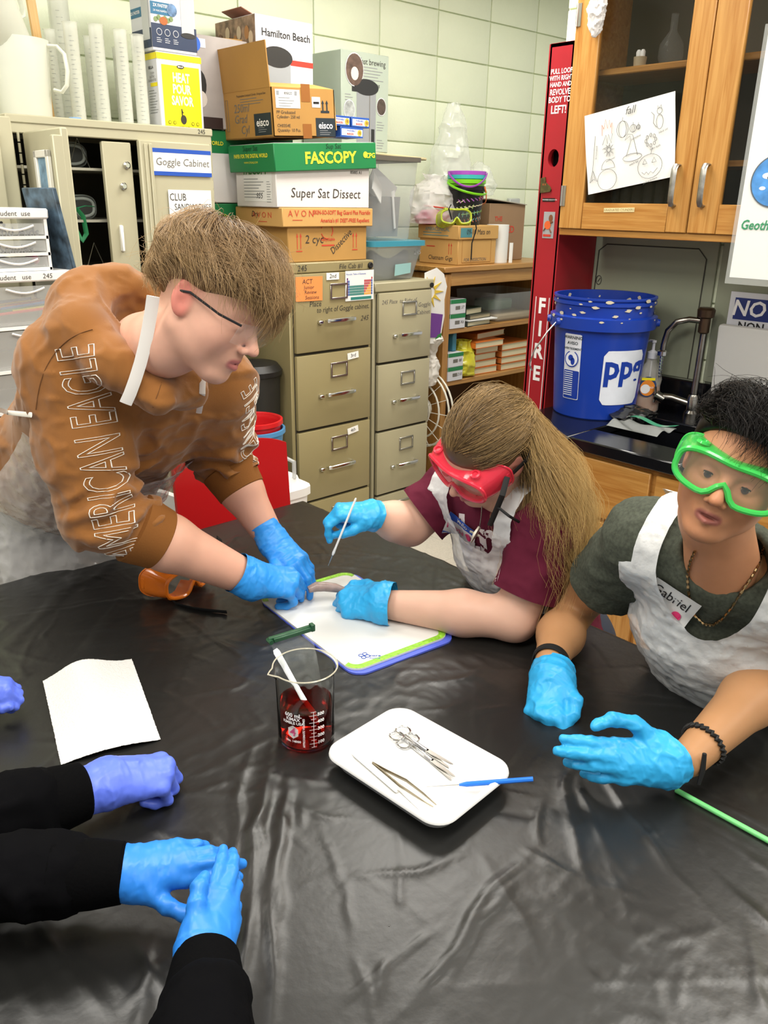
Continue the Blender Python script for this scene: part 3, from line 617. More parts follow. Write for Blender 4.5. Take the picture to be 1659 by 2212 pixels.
c = thing('probe', 'white-handled dissecting needle along the tray edge', 'probe', (.757, .887, TZF+.0055), math.atan2(-.125, -.010))
MB().lathe([(0, 0), (.0052, 0), (.0052, .120), (.0046, .124), (0, .124)], 12, frame((0, 0, 0), (0, 1, 0), (0, 0, 1))).build('handle', M('white_plastic', '#e9e8e4', .3), c)
MB().tube([(.12, 0, 0), (.177, 0, -.003)], [.0009, .0003], 6).build('needle', STEEL, c)
c = thing('probe', 'blue-handled dissecting needle resting over the tray rim', 'probe', (.82, .697, .786), math.atan2(-.086, .084))
BLH = M('blue_plastic', '#1f6fd6', .25); dirp = Vector((1, 0, .155)).normalized()
MB().tube([dirp*0, dirp*.012, dirp*.06, dirp*.118], [.002, .0042, .0042, .004], 8).build('handle', BLH, c)
MB().tube([(0, 0, 0), (-.052, .001, -.008)], [.0008, .0003], 6).build('needle', STEEL, c)
# beaker
bc = Vector((.732, .984, .7625)); BH = .148
GL = M('beaker_glass', '#f4f6f4', .02, trans=1, ior=1.12); DYE = M('red_dye', '#8e0d06', .03, trans=1, ior=1.2)
c = thing('beaker', '600 mL glass beaker of red dye with white graduations', 'beaker', bc)
def spout(prof, mat, name, amt=.012, n=48):
    V = []; F = []
    for r, z in prof:
        for j in range(n):
            a = 2*math.pi*j/n; d = abs((a-R(165)+math.pi) % (2*math.pi)-math.pi); k = math.exp(-(d/.16)**2)*max(0, (z-BH+.03)/.03)**2
            V.append(((r+amt*k)*math.cos(a), (r+amt*k)*math.sin(a), z-.002*k))
    for i in range(len(prof)-1):
        for j in range(n): F.append((i*n+j, i*n+(j+1) % n, (i+1)*n+(j+1) % n, (i+1)*n+j))
    return MB().add(V, F).build(name, mat, c, ang=70)
spout([(0, .0), (.044, 0), (.049, .004), (.0505, .012), (.0505, BH-.012), (.052, BH-.005), (.0555, BH-.001), (.0565, BH), (.0555, BH+.0008), (.051, BH-.006), (.0487, BH-.014), (.0487, .012), (.046, .005), (0, .003)], GL, 'glass')
MB().tube([((.056+.012*math.exp(-(abs((a-R(165)+math.pi) % (2*math.pi)-math.pi)/.16)**2))*math.cos(a), (.056+.012*math.exp(-(abs((a-R(165)+math.pi) % (2*math.pi)-math.pi)/.16)**2))*math.sin(a), BH) for a in np.linspace(0, 2*math.pi, 49)[:-1]], .0013, 6, closed=True).build('rim', M('rim_glass', '#d9d2bd', .05, spec=.9, alpha=.55), c)
MB().lathe([(0, .0036), (.0455, .006), (.0483, .0125), (.0483, .078), (.0465, .0775), (0, .0772)], 40).build('red_liquid', DYE, c, ang=60)
# graduations facing the camera
th0 = math.atan2(-bc.y, -bc.x)   # direction to camera side
def onb(th, z): return frame((.0509*math.cos(th), .0509*math.sin(th), z), (-math.sin(th), math.cos(th), 0), (0, 0, 1))
th = th0+R(14)
GW = M('white_enamel', '#f4f4f4', .4)
for i, n_ in enumerate((100, 200, 300, 400, 500)):
    z = .022+.0142*i; txt(c, str(n_), onb(th, z) @ Matrix.Translation((.0125, .0005, 0)), .0085, GW, wrap=.051, bold=.03) if False else txt(c, str(n_), onb(th+R(15), z+.0005), .0088, GW, wrap=.051, bold=.03)
mb = MB()
for i in range(11):
    z = .0145+.0071*i; l_ = .010 if i % 2 else .006
    for q in range(4):
        f_ = (-.5+q/4)*l_*1.5/.051; g_ = (-.5+(q+1)/4)*l_*1.5/.051
        a, b_ = onb(th+f_, z), onb(th+g_, z); mb.add([a @ Vector((0, -.0004, .0002)), b_ @ Vector((0, -.0004, .0002)), b_ @ Vector((0, .0004, .0002)), a @ Vector((0, .0004, .0002))], [(0, 1, 2, 3)])
a = onb(th, 0); mb.add([a @ Vector((-.0004, .0145, .0002)), a @ Vector((.0004, .0145, .0002)), a @ Vector((.0004, .0855, .0002)), a @ Vector((-.0004, .0855, .0002))], [(0, 1, 2, 3)])
mb.build('graduation_marks', GW, c, False)
tl_ = th0-R(27)
for s_, z, h_ in (('600 mL', .078, .0105), ('KIMAX', .070, .0085), ('KIMBLE USA', .0625, .0075), ('No. 14000', .026, .0065)): txt(c, s_, onb(tl_, z), h_, GW, wrap=.051, bold=.03)
hexa = [(.011*math.cos(R(60*k+90)), .0135*math.sin(R(60*k+90))) for k in range(6)]
a = onb(tl_, .0445); MB().add([a @ Vector((x, y, .0004-x*x/.1)) for x, y in hexa], [tuple(range(6))]).build('hexagon_mark', M('frosted_white', '#d9d4d2', .6), c, False)
txt(c, '4', onb(tl_, .0445), .022, M('pink_marker', '#c64f7c', .6), bold=.02, lift=.001)
txt(c, 'APPROXIMATE VOLUMES', onb(th0-R(5), .045) @ Matrix.Rotation(R(90), 4, 'Z'), .0052, GW, bold=.02, lift=.0012)
# plastic knife
k0 = Vector((.7215, 1.058, .913)); k1 = Vector((.733, .955, .807)); dk = (k1-k0)
c = tag(MB().tube([k0, k0+dk*.04, k0+dk*.45, k0+dk*.5, k0+dk*.92, k1], [(.004, .0012), (.006, .0014), (.005, .0014), (.0042, .0012), (.0055, .001), (.002, .001)], 8, flat=(.75, -.6, .2)).build('plastic_knife', M('white_knife', '#eef0f2', .3)), 'white plastic knife leaning in the beaker', 'knife')
# specimen bag with green clip
c = thing('specimen_bag', 'clear bag hanging in the beaker under a green clip', 'bag', (.775, 1.03, .80))
FILM = M('clear_film', '#dfe6e6', .12, spec=1, alpha=.08, bump=(90, .5, .004))
def bagfn(u, v):
    p = Vector((.732, 1.086, .906)).lerp(Vector((.815, 1.076, .912)), u); q = Vector((.735, 1.0, .80)).lerp(Vector((.762, .958, .80)), u)
    w_ = p.lerp(q, v**.8); w_.z += .012*math.sin(v*3.1)*(1-v); w_ += Vector((1, 1, 0))*.006*math.sin(u*14+v*5)*v
    return w_-Vector((.775, 1.03, .80))
MB().grid(bagfn, 16, 16).build('film', FILM, c, ang=80)
c = thing('bag_clip', 'dark green plastic clip across the back of the beaker rim', 'clip', (.774, 1.082, .911), math.atan2(-.012, .085))
GRN = M('clip_green', '#1f4a30', .35)
MB().box((0, 0, .004), (.092, .008, .011), bev=.0015).build('clip_bar', GRN, c); MB().box((.002, -.006, .004), (.08, .005, .008), bev=.001).build('clip_arm', GRN, c)
MB().cyl((-.044, -.009, .003), (-.044, .005, .003), .0045, n=8).build('hinge', GRN, c); MB().box((.043, -.003, .006), (.008, .012, .014), bev=.001).build('catch', GRN, c)
# water drops
for i, (x, y, r_) in enumerate(((.659, .954, .003), (.655, .949, .002), (.566, .588, .0012))):
    tag(place(MB().lathe([(r_, 0), (r_*.9, r_*.3), (r_*.5, r_*.5), (0, r_*.55)], 10).build('water_drop', M('water', '#ffffff', .02, trans=1, ior=1.33)), (x, y, .762)), ['larger water drop on the cloth below the beaker', 'smaller water drop beside the one below the beaker', 'tiny water drop on the cloth below the tray'][i], 'drop', 'water drops on the cloth')
# cutting boards (two stacked)
def rrect(hx, hy, r, n=6): 
    P = []
    for sx_, sy_, a0 in ((1, 1, 0), (-1, 1, 90), (-1, -1, 180), (1, -1, 270)):
        for k in range(n+1): a = R(a0+90*k/n); P.append((sx_*(hx-r)+r*math.cos(a), sy_*(hy-r)+r*math.sin(a)))
    return P
cb = thing('cutting_board', 'white cutting board with green patterned border under the specimen', 'cutting board', (1.078, 1.272, .7665), R(-6))
LIME = M('lime_border', '#8cc63a', .45, vary=(160, .35)); BWHT = M('board_white', '#d8d9d6', .35)
MB().prism(rrect(.131, .203, .03), .004).build('board', BWHT, cb)
def border(y0, y1, s_):  # strips at the two short ends
    P = [p for p in rrect(.1305, .2025, .03, 8) if p[1]*s_ > .03]
    return P
for s_ in (1, -1):
    O = rrect(.1305, .2025, .03, 8); Q = rrect(.1185, .187, .02, 8); n = len(O); mb = MB()
    for j in range(n):
        k = (j+1) % n
        if O[j][1]*s_ > .135 and O[k][1]*s_ > .135: mb.add([(O[j][0], O[j][1], .0043), (O[k][0], O[k][1], .0043), (Q[k][0], Q[k][1], .0043), (Q[j][0], Q[j][1], .0043)], [(0, 1, 2, 3)])
    mb.build('green_border', LIME, cb, False)
mb = MB()
for k in range(4):
    a0 = R(45+90*k); mb.tube([(.012*math.cos(a0)*(.55+.45*math.cos(t_))-.012*math.sin(a0)*.4*math.sin(t_), .012*math.sin(a0)*(.55+.45*math.cos(t_))+.012*math.cos(a0)*.4*math.sin(t_), 0) for t_ in np.linspace(0, 6.28, 12)], .0009, 4)
lg = mb.build('flower_logo', BLUEP, cb); lg.location = (-.077, -.165, .0043)
txt(cb, 'core', frame((-.058, -.178, .0041), (.8, -.6, 0), (.6, .8, 0)), .013, BLUEP, bold=.01); txt(cb, 'home', frame((-.064, -.186, .0041), (.8, -.6, 0), (.6, .8, 0)), .010, BLUEP)
cb2 = thing('cutting_board', 'lower cutting board showing its blue edge beneath the white one', 'cutting board', (1.081, 1.264, .7620), R(-6.5))
MB().prism(rrect(.136, .209, .034), .004).build('board', M('board_blue', '#5668d6', .4), cb2)
# specimen
c = tag(np_mesh('owl_specimen', [], np.zeros((0, 4), int), M('x', '#000000')), 'grey specimen', 'specimen') if False else None
mb = MB(); mb.tube([(0, 0, 0), (.018, -.006, .004), (.036, -.016, .002), (.056, -.03, -.002), (.072, -.045, -.008)], [.008, .012, .0115, .011, .007], 12)
c = mb.build('squid_specimen', M('specimen_flesh', '#8d7a74', .3, vary=(60, .25), bump=(90, .3, .002), sss=.2)); tag(c, 'grey-brown wet specimen held between the gloves', 'specimen'); c.location = (1.035, 1.372, .812)
# paper towel
def towel():
    nu, nv = 90, 130; u, v = np.meshgrid(np.linspace(0, 1, nu+1), np.linspace(0, 1, nv+1), indexing='ij')
    A, B, C, D = map(np.array, ((.448, 1.466), (.620, 1.436), (.532, 1.146), (.373, 1.194)))
    P = (A*(1-u[..., None])+B*u[..., None])*(1-v[..., None])+(D*(1-u[..., None])+C*u[..., None])*v[..., None]
    z = .764+.030*np.exp(-((u-.42)/.33)**2)*(1-v)**1.2+.008*np.sin(u*3.14)*(v)+.0008*ridged(np.stack([u*60, v*90, u*0], -1), 1)
    z = np.where(v < .02, z-.004*(1-v/.02), z)
    e = .0012*vnoise(np.stack([u*0, v*80, u*0], -1)); P = P+e[..., None]*((u < .02) | (u > .98))[..., None]
    return np_mesh('paper_towel', np.concatenate([P, z[..., None]], -1).reshape(-1, 3), grid_faces(nu, nv), M('towel_paper', '#cdccca', .85, bump=(330, .9, .0022)))
tag(towel(), 'white textured paper towel curling off the cloth', 'paper towel')
# green straw rod
d = Vector((1.091, .24, 0))-Vector((1.096, .468, 0)); P0 = Vector((1.0955, .468, .7665)); mb = MB()
mb.lathe([(.0034, 0), (.0045, 0), (.0045, .30), (.0034, .30)], 14, frame(P0, (1, 0, 0), Vector((0, 0, 1))) , closed=True)
tag(mb.build('straw', M('green_plastic', '#7fe08a', .3, trans=.25, sss=.2)), 'light green plastic straw at the right of the cloth', 'straw')
# ---------------------------------------------------------------- goggles builder (x forward, y left, z up)
def goggles(parent, body_m, rim_m, lens_m, m, vent=True, open_=False, wrapk=5.5, thick=.0016, strapb=True):
    n = 64
    def outl(hw, hh, notch, x0, k, p=3.2):
        P = []
        for j in range(n):
            a = 2*math.pi*j/n; ca, sa = math.cos(a), math.sin(a); q = (abs(ca)**p+abs(sa)**p)**(-1/p)
            y = hw*ca*q; z = hh*sa*q
            if sa < 0: z += .85*notch*math.exp(-(y/.0135)**2)
            else: z -= .10*notch*math.exp(-(y/.03)**2)
            P.append(Vector((x0-k*y*y, y, z)))
        return P
    L_ = [outl(.088, .047, .030, -.014, wrapk), outl(.083, .042, .032, .010, 4.2), outl(.075, .0345, .034, .026, 2.6)]
    for q in L_:
        for i in range(n): q[i] = m @ q[i]
    V = [p for l in L_ for p in l]; F = [(i*n+j, i*n+(j+1) % n, (i+1)*n+(j+1) % n, (i+1)*n+j) for i in range(2) for j in range(n)]
    g = MB().add(V, F).build('goggle_body', body_m, parent, ang=70, solid=thick)
    MB().tube(L_[2], .0048, 8, closed=True).build('lens_rim', rim_m, g); MB().tube(L_[0], .0022, 6, closed=True).build('face_flange', rim_m, g)
    ctr = sum(L_[2], Vector())/n; ctr = m @ Vector((.026, 0, .006))
    mb = MB(); inner = [m @ (m.inverted() @ p*1) for p in L_[2]]
    K = 5; VV = []; 
    for k in range(K+1):
        f_ = k/K
        for j in range(n):
            lp = m.inverted() @ L_[2][j]; y = lp.y*f_; z = .006+(lp.z-.006)*f_; VV.append(m @ Vector((.0265-2.6*y*y, y, z)))
    FF = [(k*n+j, k*n+(j+1) % n, (k+1)*n+(j+1) % n, (k+1)*n+j) for k in range(1, K) for j in range(n)]+[(k_, n+k_, n+(k_+1) % n) for k_ in range(0)]
    FF.append(tuple(n+j for j in range(n)))
    MB().add(VV, FF).build('lens', lens_m, g, ang=80)
    if vent:
        for y, z, nx in ((.052, .039, .3), (-.052, .039, .3), (.05, -.034, .2), (-.05, -.034, .2)):
            fr = m @ frame((.008-4*y*y+.004, y, z), (0, 1, 0), Vector((-1, 0, nx*0)) if z > 0 else Vector((1, 0, 0)))
            MB().lathe([(0, .001), (.005, .001), (.006, .005), (.010, .004), (.011, 0)], 16, fr).build('vent', rim_m, g)
    for s_ in (1, -1):
        MB().box((0, 0, 0), (.012, .006, .028), bev=.0015).build('strap_lug', rim_m, g).matrix_local = m @ Matrix.Translation((-.012-wrapk*.083**2, .084*s_, 0))
    return g
def gmat(name, col, a=.5): return M('goggle_'+name, col, .12, spec=.7, alpha=a), M('goggle_rim_'+name, col, .15, spec=.7, alpha=.78)
LENS = M('goggle_lens', '#e8efe8', .02, spec=.8, alpha=.055)
gb, gr = gmat('orange', '#f5821e', .72)
c = thing('safety_goggles', 'orange safety goggles with black strap lying on the table', 'goggles', (.862, 1.632, .812))
mg = frame((0, 0, 0), Vector((.62, .72, -.2)).normalized(), Vector((-.72, .62, .1)))
mg = frame((0, 0, 0), Vector((.30, -.88, -.10)).normalized(), Vector((.95, .30, .05))) @ Matrix.Scale(1.05, 4)
goggles(c, gb, gr, LENS, mg)
STRP = M('black_strap', '#121213', .6)
S_ = [(.85, 1.72, .83), (.815, 1.68, .82), (.80, 1.63, .79), (.81, 1.59, .765), (.83, 1.54, .766), (.85, 1.505, .768), (.873, 1.471, .770)]
MB().tube([Vector(p)-Vector((.862, 1.632, .812)) for p in S_], [(.006, .0012)]*7, 8, flat=(0, 0, 1)).build('strap', STRP, c)
MB().tube([Vector(p)-Vector((.862, 1.632, .812)) for p in [(1.0, 1.70, .83), (1.03, 1.76, .82), (1.06, 1.79, .79)]], [(.008, .002)]*3, 8, flat=(0, 0, 1)).build('strap', STRP, c)
# ================================================================ CARTONS
CARD = M('cardboard', '#b08648', .75, vary=(6, .05), bump=(90, .06, .001)); CARDL = M('cardboard_light', '#c79c5c', .75, vary=(6, .04)); CARDD = M('cardboard_dark', '#a0713a', .75, vary=(6, .05))
def carton(name, label, x0, x1, y0, y1, z0, z1, mat, rot=0, tilt=0, bev=.003, cat='box', part='carton'):
    c = thing(name, label, cat, (x0, y0, z0), Matrix.Rotation(rot, 3, 'Z') @ Matrix.Rotation(tilt, 3, 'Y'))
    MB().box(((x1-x0)/2, (y1-y0)/2, (z1-z0)/2), (x1-x0, y1-y0, z1-z0), bev=bev).build(part, mat, c); return c
FR = lambda x, z, e=.0006: frame((x, -e, z), (1, 0, 0), (0, 0, 1))
LF = lambda y, z, e=.0006: frame((-e, y, z), (0, -1, 0), (0, 0, 1))
def patch(par, m, w_, h_, mat, name='print'):
    return MB().add([m @ Vector((a*w_/2, b_*h_/2, .0002)) for a, b_ in ((-1, -1), (1, -1), (1, 1), (-1, 1))], [(0, 1, 2, 3)]).build(name, mat, par, False)
def lines(par, m, w_, n, dy, mat, name='fine_print', h=.25):
    mb = MB()
    for i in range(n):
        ww = w_*(.65+.35*((i*37) % 10)/10); mb.add([m @ Vector((x, -i*dy+y, .0003)) for x, y in ((-w_/2, 0), (-w_/2+ww, 0), (-w_/2+ww, dy*h), (-w_/2, dy*h))], [(0, 1, 2, 3)])
    return mb.build(name, mat, par, False)
# AVON box
c = carton('cardboard_box', 'brown cardboard box with red AVON lid on the olive file cabinet', 1.99, 2.40, 2.725, 3.02, 1.4285, 1.60, CARD)
l_ = MB().box((.198, .147, .169), (.465, .325, .07), bev=.003).build('lid', CARDL, c)
rl = M('avon_red', '#c4452f', .6); FA = lambda x, z: frame((x, -.0162, z), (1, 0, 0), (0, 0, 1)); LA = lambda y, z: frame((-.0352, y, z), (0, -1, 0), (0, 0, 1))
txt(l_, 'A V O N', FA(.055, .182), .034, rl); txt(l_, 'SKIN-SO-SOFT Bug Guard Plus Picaridin', FA(.265, .187), .022, rl, bold=.02, sx=.82); txt(l_, "America's #1 DEET-FREE Repellent", FA(.28, .157), .021, rl, bold=.02, sx=.85)
txt(l_, 'A V O N', LA(.12, .175), .03, rl, sx=1.2); txt(l_, 'Dry', LA(.17, .178), .03, INK, shear=.3); lines(l_, FA(.05, .158), .075, 1, .01, rl); lines(l_, LA(.1, .15), .09, 1, .01, rl)
for x in (.045, .062, .335, .352): MB().prism([(-.0015, 0), (.0015, 0), (.0015, .045), (.005, .045), (0, .06), (-.005, .045), (-.0015, .045)], .0004, FR(x, .05)).build('arrow_print', rl, c, False)
for x in (.054, .344): patch(c, FR(x, .042), .03, .004, rl)
txt(c, 'Recyclable', FR(.20, .085), .017, rl, bold=.02); patch(c, FR(.20, .062), .065, .006, rl); txt(c, '2 cyc', FR(.13, .085), .045, INK, shear=.1); txt(c, 'Dissective', FR(.27, .075) @ Matrix.Rotation(R(38), 4, 'Z'), .04, INK, shear=.1, sx=.8)
mb = MB()
for k in range(3): mb.tube([(.195+.03*math.cos(a+k*2.1), -.001, .118+.03*math.sin(a+k*2.1)) for a in np.linspace(3.5, 4.9, 5)], .002, 4)
mb.build('recycle_mark', rl, c)
# FASCOPY box
FW = M('carton_white', '#dedad7', .6, vary=(5, .03)); FG = M('carton_green', '#1d7a45', .45, vary=(7, .06)); YEL = M('yellow_print', '#e9e23a', .5)
c = carton('paper_carton', 'white copy-paper carton with green FASCOPY lid marked Super Sat Dissect', 1.943, 2.415, 2.728, 3.00, 1.6335, 1.80, FW)
l_ = MB().box((.236, .134, .188), (.51, .31, .098), bev=.003, rot=Matrix.Rotation(R(-3.2), 3, 'Y')).build('lid', FG, c)
ml = Matrix.Translation((.236, .134, .188)) @ Matrix.Rotation(R(-3.2), 4, 'Y')
MB().box((0, 0, .047), (.50, .30, .006), bev=.002).build('lid_top', FW, c).matrix_local = ml
FL_ = lambda x, z: ml @ frame((x, -.1558, z), (1, 0, 0), (0, 0, 1)); LL_ = lambda y, z: ml @ frame((-.2558, y, z), (0, -1, 0), (0, 0, 1))
txt(l_, 'FASCOPY', FL_(.015, -.006), .058, YEL, bold=.03, sx=1.05); txt(l_, 'CPG', FL_(.222, 0), .026, YEL, bold=.03); txt(l_, 'PAPER FOR THE DIGITAL WORLD', LL_(0, .008), .0195, YEL, bold=.02, sx=.78); txt(l_, 'WWW.CPGHQ.COM', LL_(0, -.015), .01, YEL)
disc(l_, FL_(.195, .004), .012, YEL); txt(l_, 'Sup Sat', FL_(.03, .036), .026, M('dark_ink', '#123a24', .6), shear=.1); txt(l_, 'Super Sat', LL_(0, .034), .026, M('dark_ink', '#123a24', .6), shear=.1)
txt(c, 'Super Sat Dissect', FR(.245, .052), .05, INK, shear=.1, sx=1.0); txt(c, '85885 A1', FR(.40, .135), .016, INK, bold=.01)
lb = patch(c, LF(.12, .085), .19, .13, PAPER, 'carton_label'); txt(lb, 'FASCOPY', LF(.135, .13, .001), .038, M('green_print', '#3a8a3c', .5), bold=.03); lines(lb, LF(.14, .1, .001), .15, 7, .011, GREYP); txt(lb, '955', LF(.11, .04, .001), .03, INK, shear=.2); lines(lb, LF(.045, .09, .001), .03, 9, .009, GREYP)
# rear paper cartons
for lab, z0, z1 in (('green-lidded paper carton wedged low behind the AVON box', 1.4285, 1.645), ('green-lidded paper carton wedged higher behind the FASCOPY box', 1.646, 1.915)):
    c = carton('paper_carton', lab, 1.835, 2.26, 3.05, 3.33, z0, z1-.06, FW)
    l_ = MB().box((.2125, .14, z1-z0-.045), (.44, .282, .085), bev=.003).build('lid', FG, c); txt(l_, 'WORLD', LF(.05, z1-z0-.045, .0085), .02, YEL, bold=.02); txt(l_, 'WORLD', FR(.05, z1-z0-.05, .003), .02, YEL, bold=.02)
# eisco open box
EN = M('navy_print', '#1e2b33', .55); KR = M('kraft', '#a87d3f', .75, vary=(5, .05)); KRL = M('kraft_in', '#c79a55', .75, vary=(5, .04)); TPE = M('brown_tape', '#8f5b2c', .35)
c = thing('open_carton', 'open cardboard carton of plasticware marked eisco with raised flaps', 'box', (1.937, 2.722, 1.8785), Matrix.Rotation(R(-3.0), 3, 'Y'))
w_, d_, h_ = .296, .37, .165; th_ = .004; mb = MB()
mb.box((w_/2, th_/2, h_/2), (w_, th_, h_)); mb.box((w_/2, d_-th_/2, h_/2), (w_, th_, h_)); mb.box((th_/2, d_/2, h_/2), (th_, d_, h_)); mb.box((w_-th_/2, d_/2, h_/2), (th_, d_, h_)); mb.box((w_/2, d_/2, th_/2), (w_, d_, th_))
mb.build('carton', KR, c, False)
MB().box((0, 0, .075), (.004, d_-.01, .15)).build('flap', KR, c, False).matrix_local = Matrix.Translation((.001, d_/2, h_)) @ Matrix.Rotation(R(-3), 4, 'Y')
MB().box((0, 0, .10), (w_-.006, .004, .20)).build('flap', KRL, c, False).matrix_local = Matrix.Translation((w_/2, d_-.002, h_)) @ Matrix.Rotation(R(-3), 4, 'X')
MB().box((0, 0, .06), (w_-.006, .004, .12)).build('flap', KRL, c, False).matrix_local = Matrix.Translation((w_/2, .002, h_)) @ Matrix.Rotation(R(-78), 4, 'X')
MB().box((0, 0, .07), (.004, d_-.02, .14)).build('flap', KRL, c, False).matrix_local = Matrix.Translation((w_+.004, d_/2, h_)) @ Matrix.Rotation(R(176), 4, 'Y')
for m_, q in ((FR(.247, .034), 1), (LF(.065, .045), 1.15)):
    p_ = patch(c, m_, .095*q, .065*q, EN, 'logo_panel'); txt(p_, 'eisco', m_ @ Matrix.Translation((0, .006, .0004)), .034*q, FWH, bold=.015); lines(p_, m_ @ Matrix.Translation((0, -.012, .0004)), .06, 3, .007, GREYP)
p_ = patch(c, LF(.345, .08), .034, .158, EN, 'side_band'); txt(p_, 'Plasticware', LF(.345, .075, .001) @ Matrix.Rotation(R(90), 4, 'Z'), .035, FWH, bold=.02, sx=.85)
patch(c, FR(.157, .15), .042, .06, TPE, 'tape'); patch(c, FR(.157, .02), .042, .05, TPE, 'tape'); p_ = patch(c, FR(.073, .128, .001), .112, .062, PAPER, 'shipping_label'); txt(p_, 'eisco', FR(.075, .148, .0016), .018, BLACK); lines(p_, FR(.07, .13, .0016), .08, 4, .009, GREYP)
for x_ in (.028, .11): patch(p_, FR(x_, .147, .0016), .012, .014, GREYP)
p_ = patch(c, FR(.205, .12, .001), .04, .036, PAPER, 'shipping_label'); patch(p_, FR(.205, .118, .0016), .028, .008, BLACK)
for x_ in (.237, .257): MB().prism([(-.003, 0), (.003, 0), (.003, .024), (.007, .024), (0, .036), (-.007, .024), (-.003, .024)], .0004, FR(x_, .092)).build('arrow_print', EN, c, False)
patch(c, FR(.247, .088), .042, .008, EN); txt(c, 'PP Graduated\nCylinder- 250 ml', FR(.018, .075), .0155, INK, align='LEFT'); txt(c, 'CH0354E\nQuantity- 10 Pcs.', FR(.018, .03), .0155, INK, align='LEFT')
txt(c, 'Polypropylene Graduated Cylinder, Octagonal Base', LF(.13, .148), .0115, INK, sx=.8); lines(c, LF(.12, .135), .17, 3, .009, INKG); txt(c, '250ml', LF(.2, .105), .042, INKG, shear=.2); txt(c, 'Grad', LF(.21, .068), .042, INKG, shear=.2); txt(c, 'Cyl', LF(.185, .03), .042, INKG, shear=.2)
mb = MB(); mb.tube([(-.001, .292, .03), (-.001, .292, .14), (-.001, .308, .14), (-.001, .308, .03), (-.001, .292, .03)], .0008, 4); mb.build('cylinder_print', INKG, c)
# small blue expo boxes
BLB = M('box_blue', '#2451a3', .4)
for i, (x, z, lab) in enumerate(((2.235, 1.9, 'blue and white dry-erase marker box, lower of the pile'), (2.212, 1.9385, 'blue and white dry-erase marker box, upper left of the pile'), (2.315, 1.9385, 'blue and white dry-erase marker box, upper right of the pile'))):
    c = carton('marker_box', lab, x+.045 if i == 0 else x+.022, x+.165 if i == 0 else x+.118, 2.75, 2.86, z, z+.0375, BLB, bev=.0015)
    wd = (.12 if i == 0 else .096); patch(c, FR(wd/2, .018), wd-.01, .024, PAPER); txt(c, 'WASHABLE' if i else 'WASHABLE', FR(wd*.45, .024, .001), .0105, BLUEP, bold=.02, sx=.8); txt(c, 'MARKERS', FR(wd*.42, .012, .001), .0105, RED, bold=.03, sx=.8); disc(c, FR(wd*.82, .018, .0012), .0115, M('gold_print', '#d9a33a', .5)); txt(c, '12', FR(wd*.82, .018, .002), .011, BLACK, bold=.03)
    patch(c, frame((wd/2, .055, .0377), (1, 0, 0), (0, 1, 0)), wd-.008, .1, PAPER)
# appliance boxes
HW = M('gloss_white', '#d3d4da', .35); HG = M('sage_print', '#aab6a8', .45)
c = carton('appliance_box', 'white coffee-maker box reading Hamilton Beach on top of the pile', 2.065, 2.346, 3.005, 3.29, 1.9165, 2.331, HW)
txt(c, 'Hamilton Beach', FR(.147, .355), .038, BLACK, bold=.012, sx=.98)
disc(c, FR(.10, .275, .001), .075, M('lid_black', '#2c2d2e', .4), 24, ay=.5); patch(c, FR(.10, .22, .0005), .13, .1, M('urn_grey', '#9fa3a6', .3)); patch(c, FR(.14, .262, .0004), .28, .02, RED)
p_ = patch(c, LF(.142, .33), .285, .165, M('tan_photo', '#8d7460', .6, vary=(28, .6)), 'photo_print')
for i in range(9): disc(p_, LF(.03+.027*i, .335+.03*math.sin(i*2.4), .0012+.0002*i), .016, M('photo_%d' % (i % 3), ('#c8b296', '#a5713f', '#6e4a33')[i % 3], .5), ay=1.5)
MB().box((0, .07, 0), (.2, .14, .003)).build('flap', M('inner_card', '#8e5a45', .7), c, False).matrix_local = Matrix.Translation((.10, .10, .418)) @ Matrix.Rotation(R(18), 4, 'Y')
c = carton('appliance_box', 'pale coffee-urn box with round photos beside the wall', 2.535, 2.815, 3.052, 3.33, 1.872, 2.27, HG)
txt(c, 'Fast brewing', FR(.18, .362), .034, INK, sx=.9); lines(c, FR(.19, .34), .13, 5, .012, GREYP); txt(c, 'Good Thinking', FR(.17, .275), .018, INK)
URN = M('urn_silver', '#b9bcbf', .25, .6); patch(c, FR(.145, .13, .0005), .115, .26, URN, 'urn_print'); disc(c, FR(.145, .262, .0011), .072, M('lid_black', '#2c2d2e', .4), 24, ay=.45); patch(c, FR(.085, .25, .001), .05, .02, M('lid_black', '#2c2d2e', .4)); patch(c, FR(.185, .06, .001), .02, .07, M('lid_black', '#2c2d2e', .4)); patch(c, FR(.165, .13, .0009), .004, .22, INKG)
for x_, z_, r_, cc in ((.075, .325, .05, '#5d4a40'), (.045, .165, .03, '#9ea3a3'), (.235, .19, .027, '#4f433c')):
    disc(c, FR(x_, z_, .001), r_+.003, HW, 20, ay=1.25); disc(c, FR(x_, z_, .0016), r_, M('ph'+cc, cc, .5, vary=(40, .4)), 20, ay=1.25)
disc(c, FR(.075, .31, .0022), .022, M('cup_white', '#d8cfc6', .4), 16, ay=1.2)
for z_ in (.125, .05): lines(c, FR(.235, z_), .05, 4, .011, GREYP)
lines(c, FR(.045, .225), .05, 3, .011, GREYP)
c = carton('appliance_box', 'grey coffee-maker box with a round blue sticker behind the open carton', 1.80, 2.05, 3.04, 3.30, 1.9165, 2.235, M('grey_photo', '#a9a29f', .45, vary=(6, .15)))
patch(c, FR(.03, .29, .001), .06, .03, HW); disc(c, FR(.018, .285, .0014), .02, M('dot_blue', '#2a63c8', .45), ay=1.2); disc(c, FR(.02, .15, .001), .035, M('lid_black', '#2c2d2e', .4), ay=1.5); patch(c, FR(.06, .02, .001), .12, .04, M('dark_band', '#30201f', .5)); disc(c, FR(.025, .1, .0012), .03, M('cup_white', '#d8cfc6', .4), ay=1)
patch(c, LF(.13, .16), .24, .3, M('grey_photo2', '#c3bdba', .45))
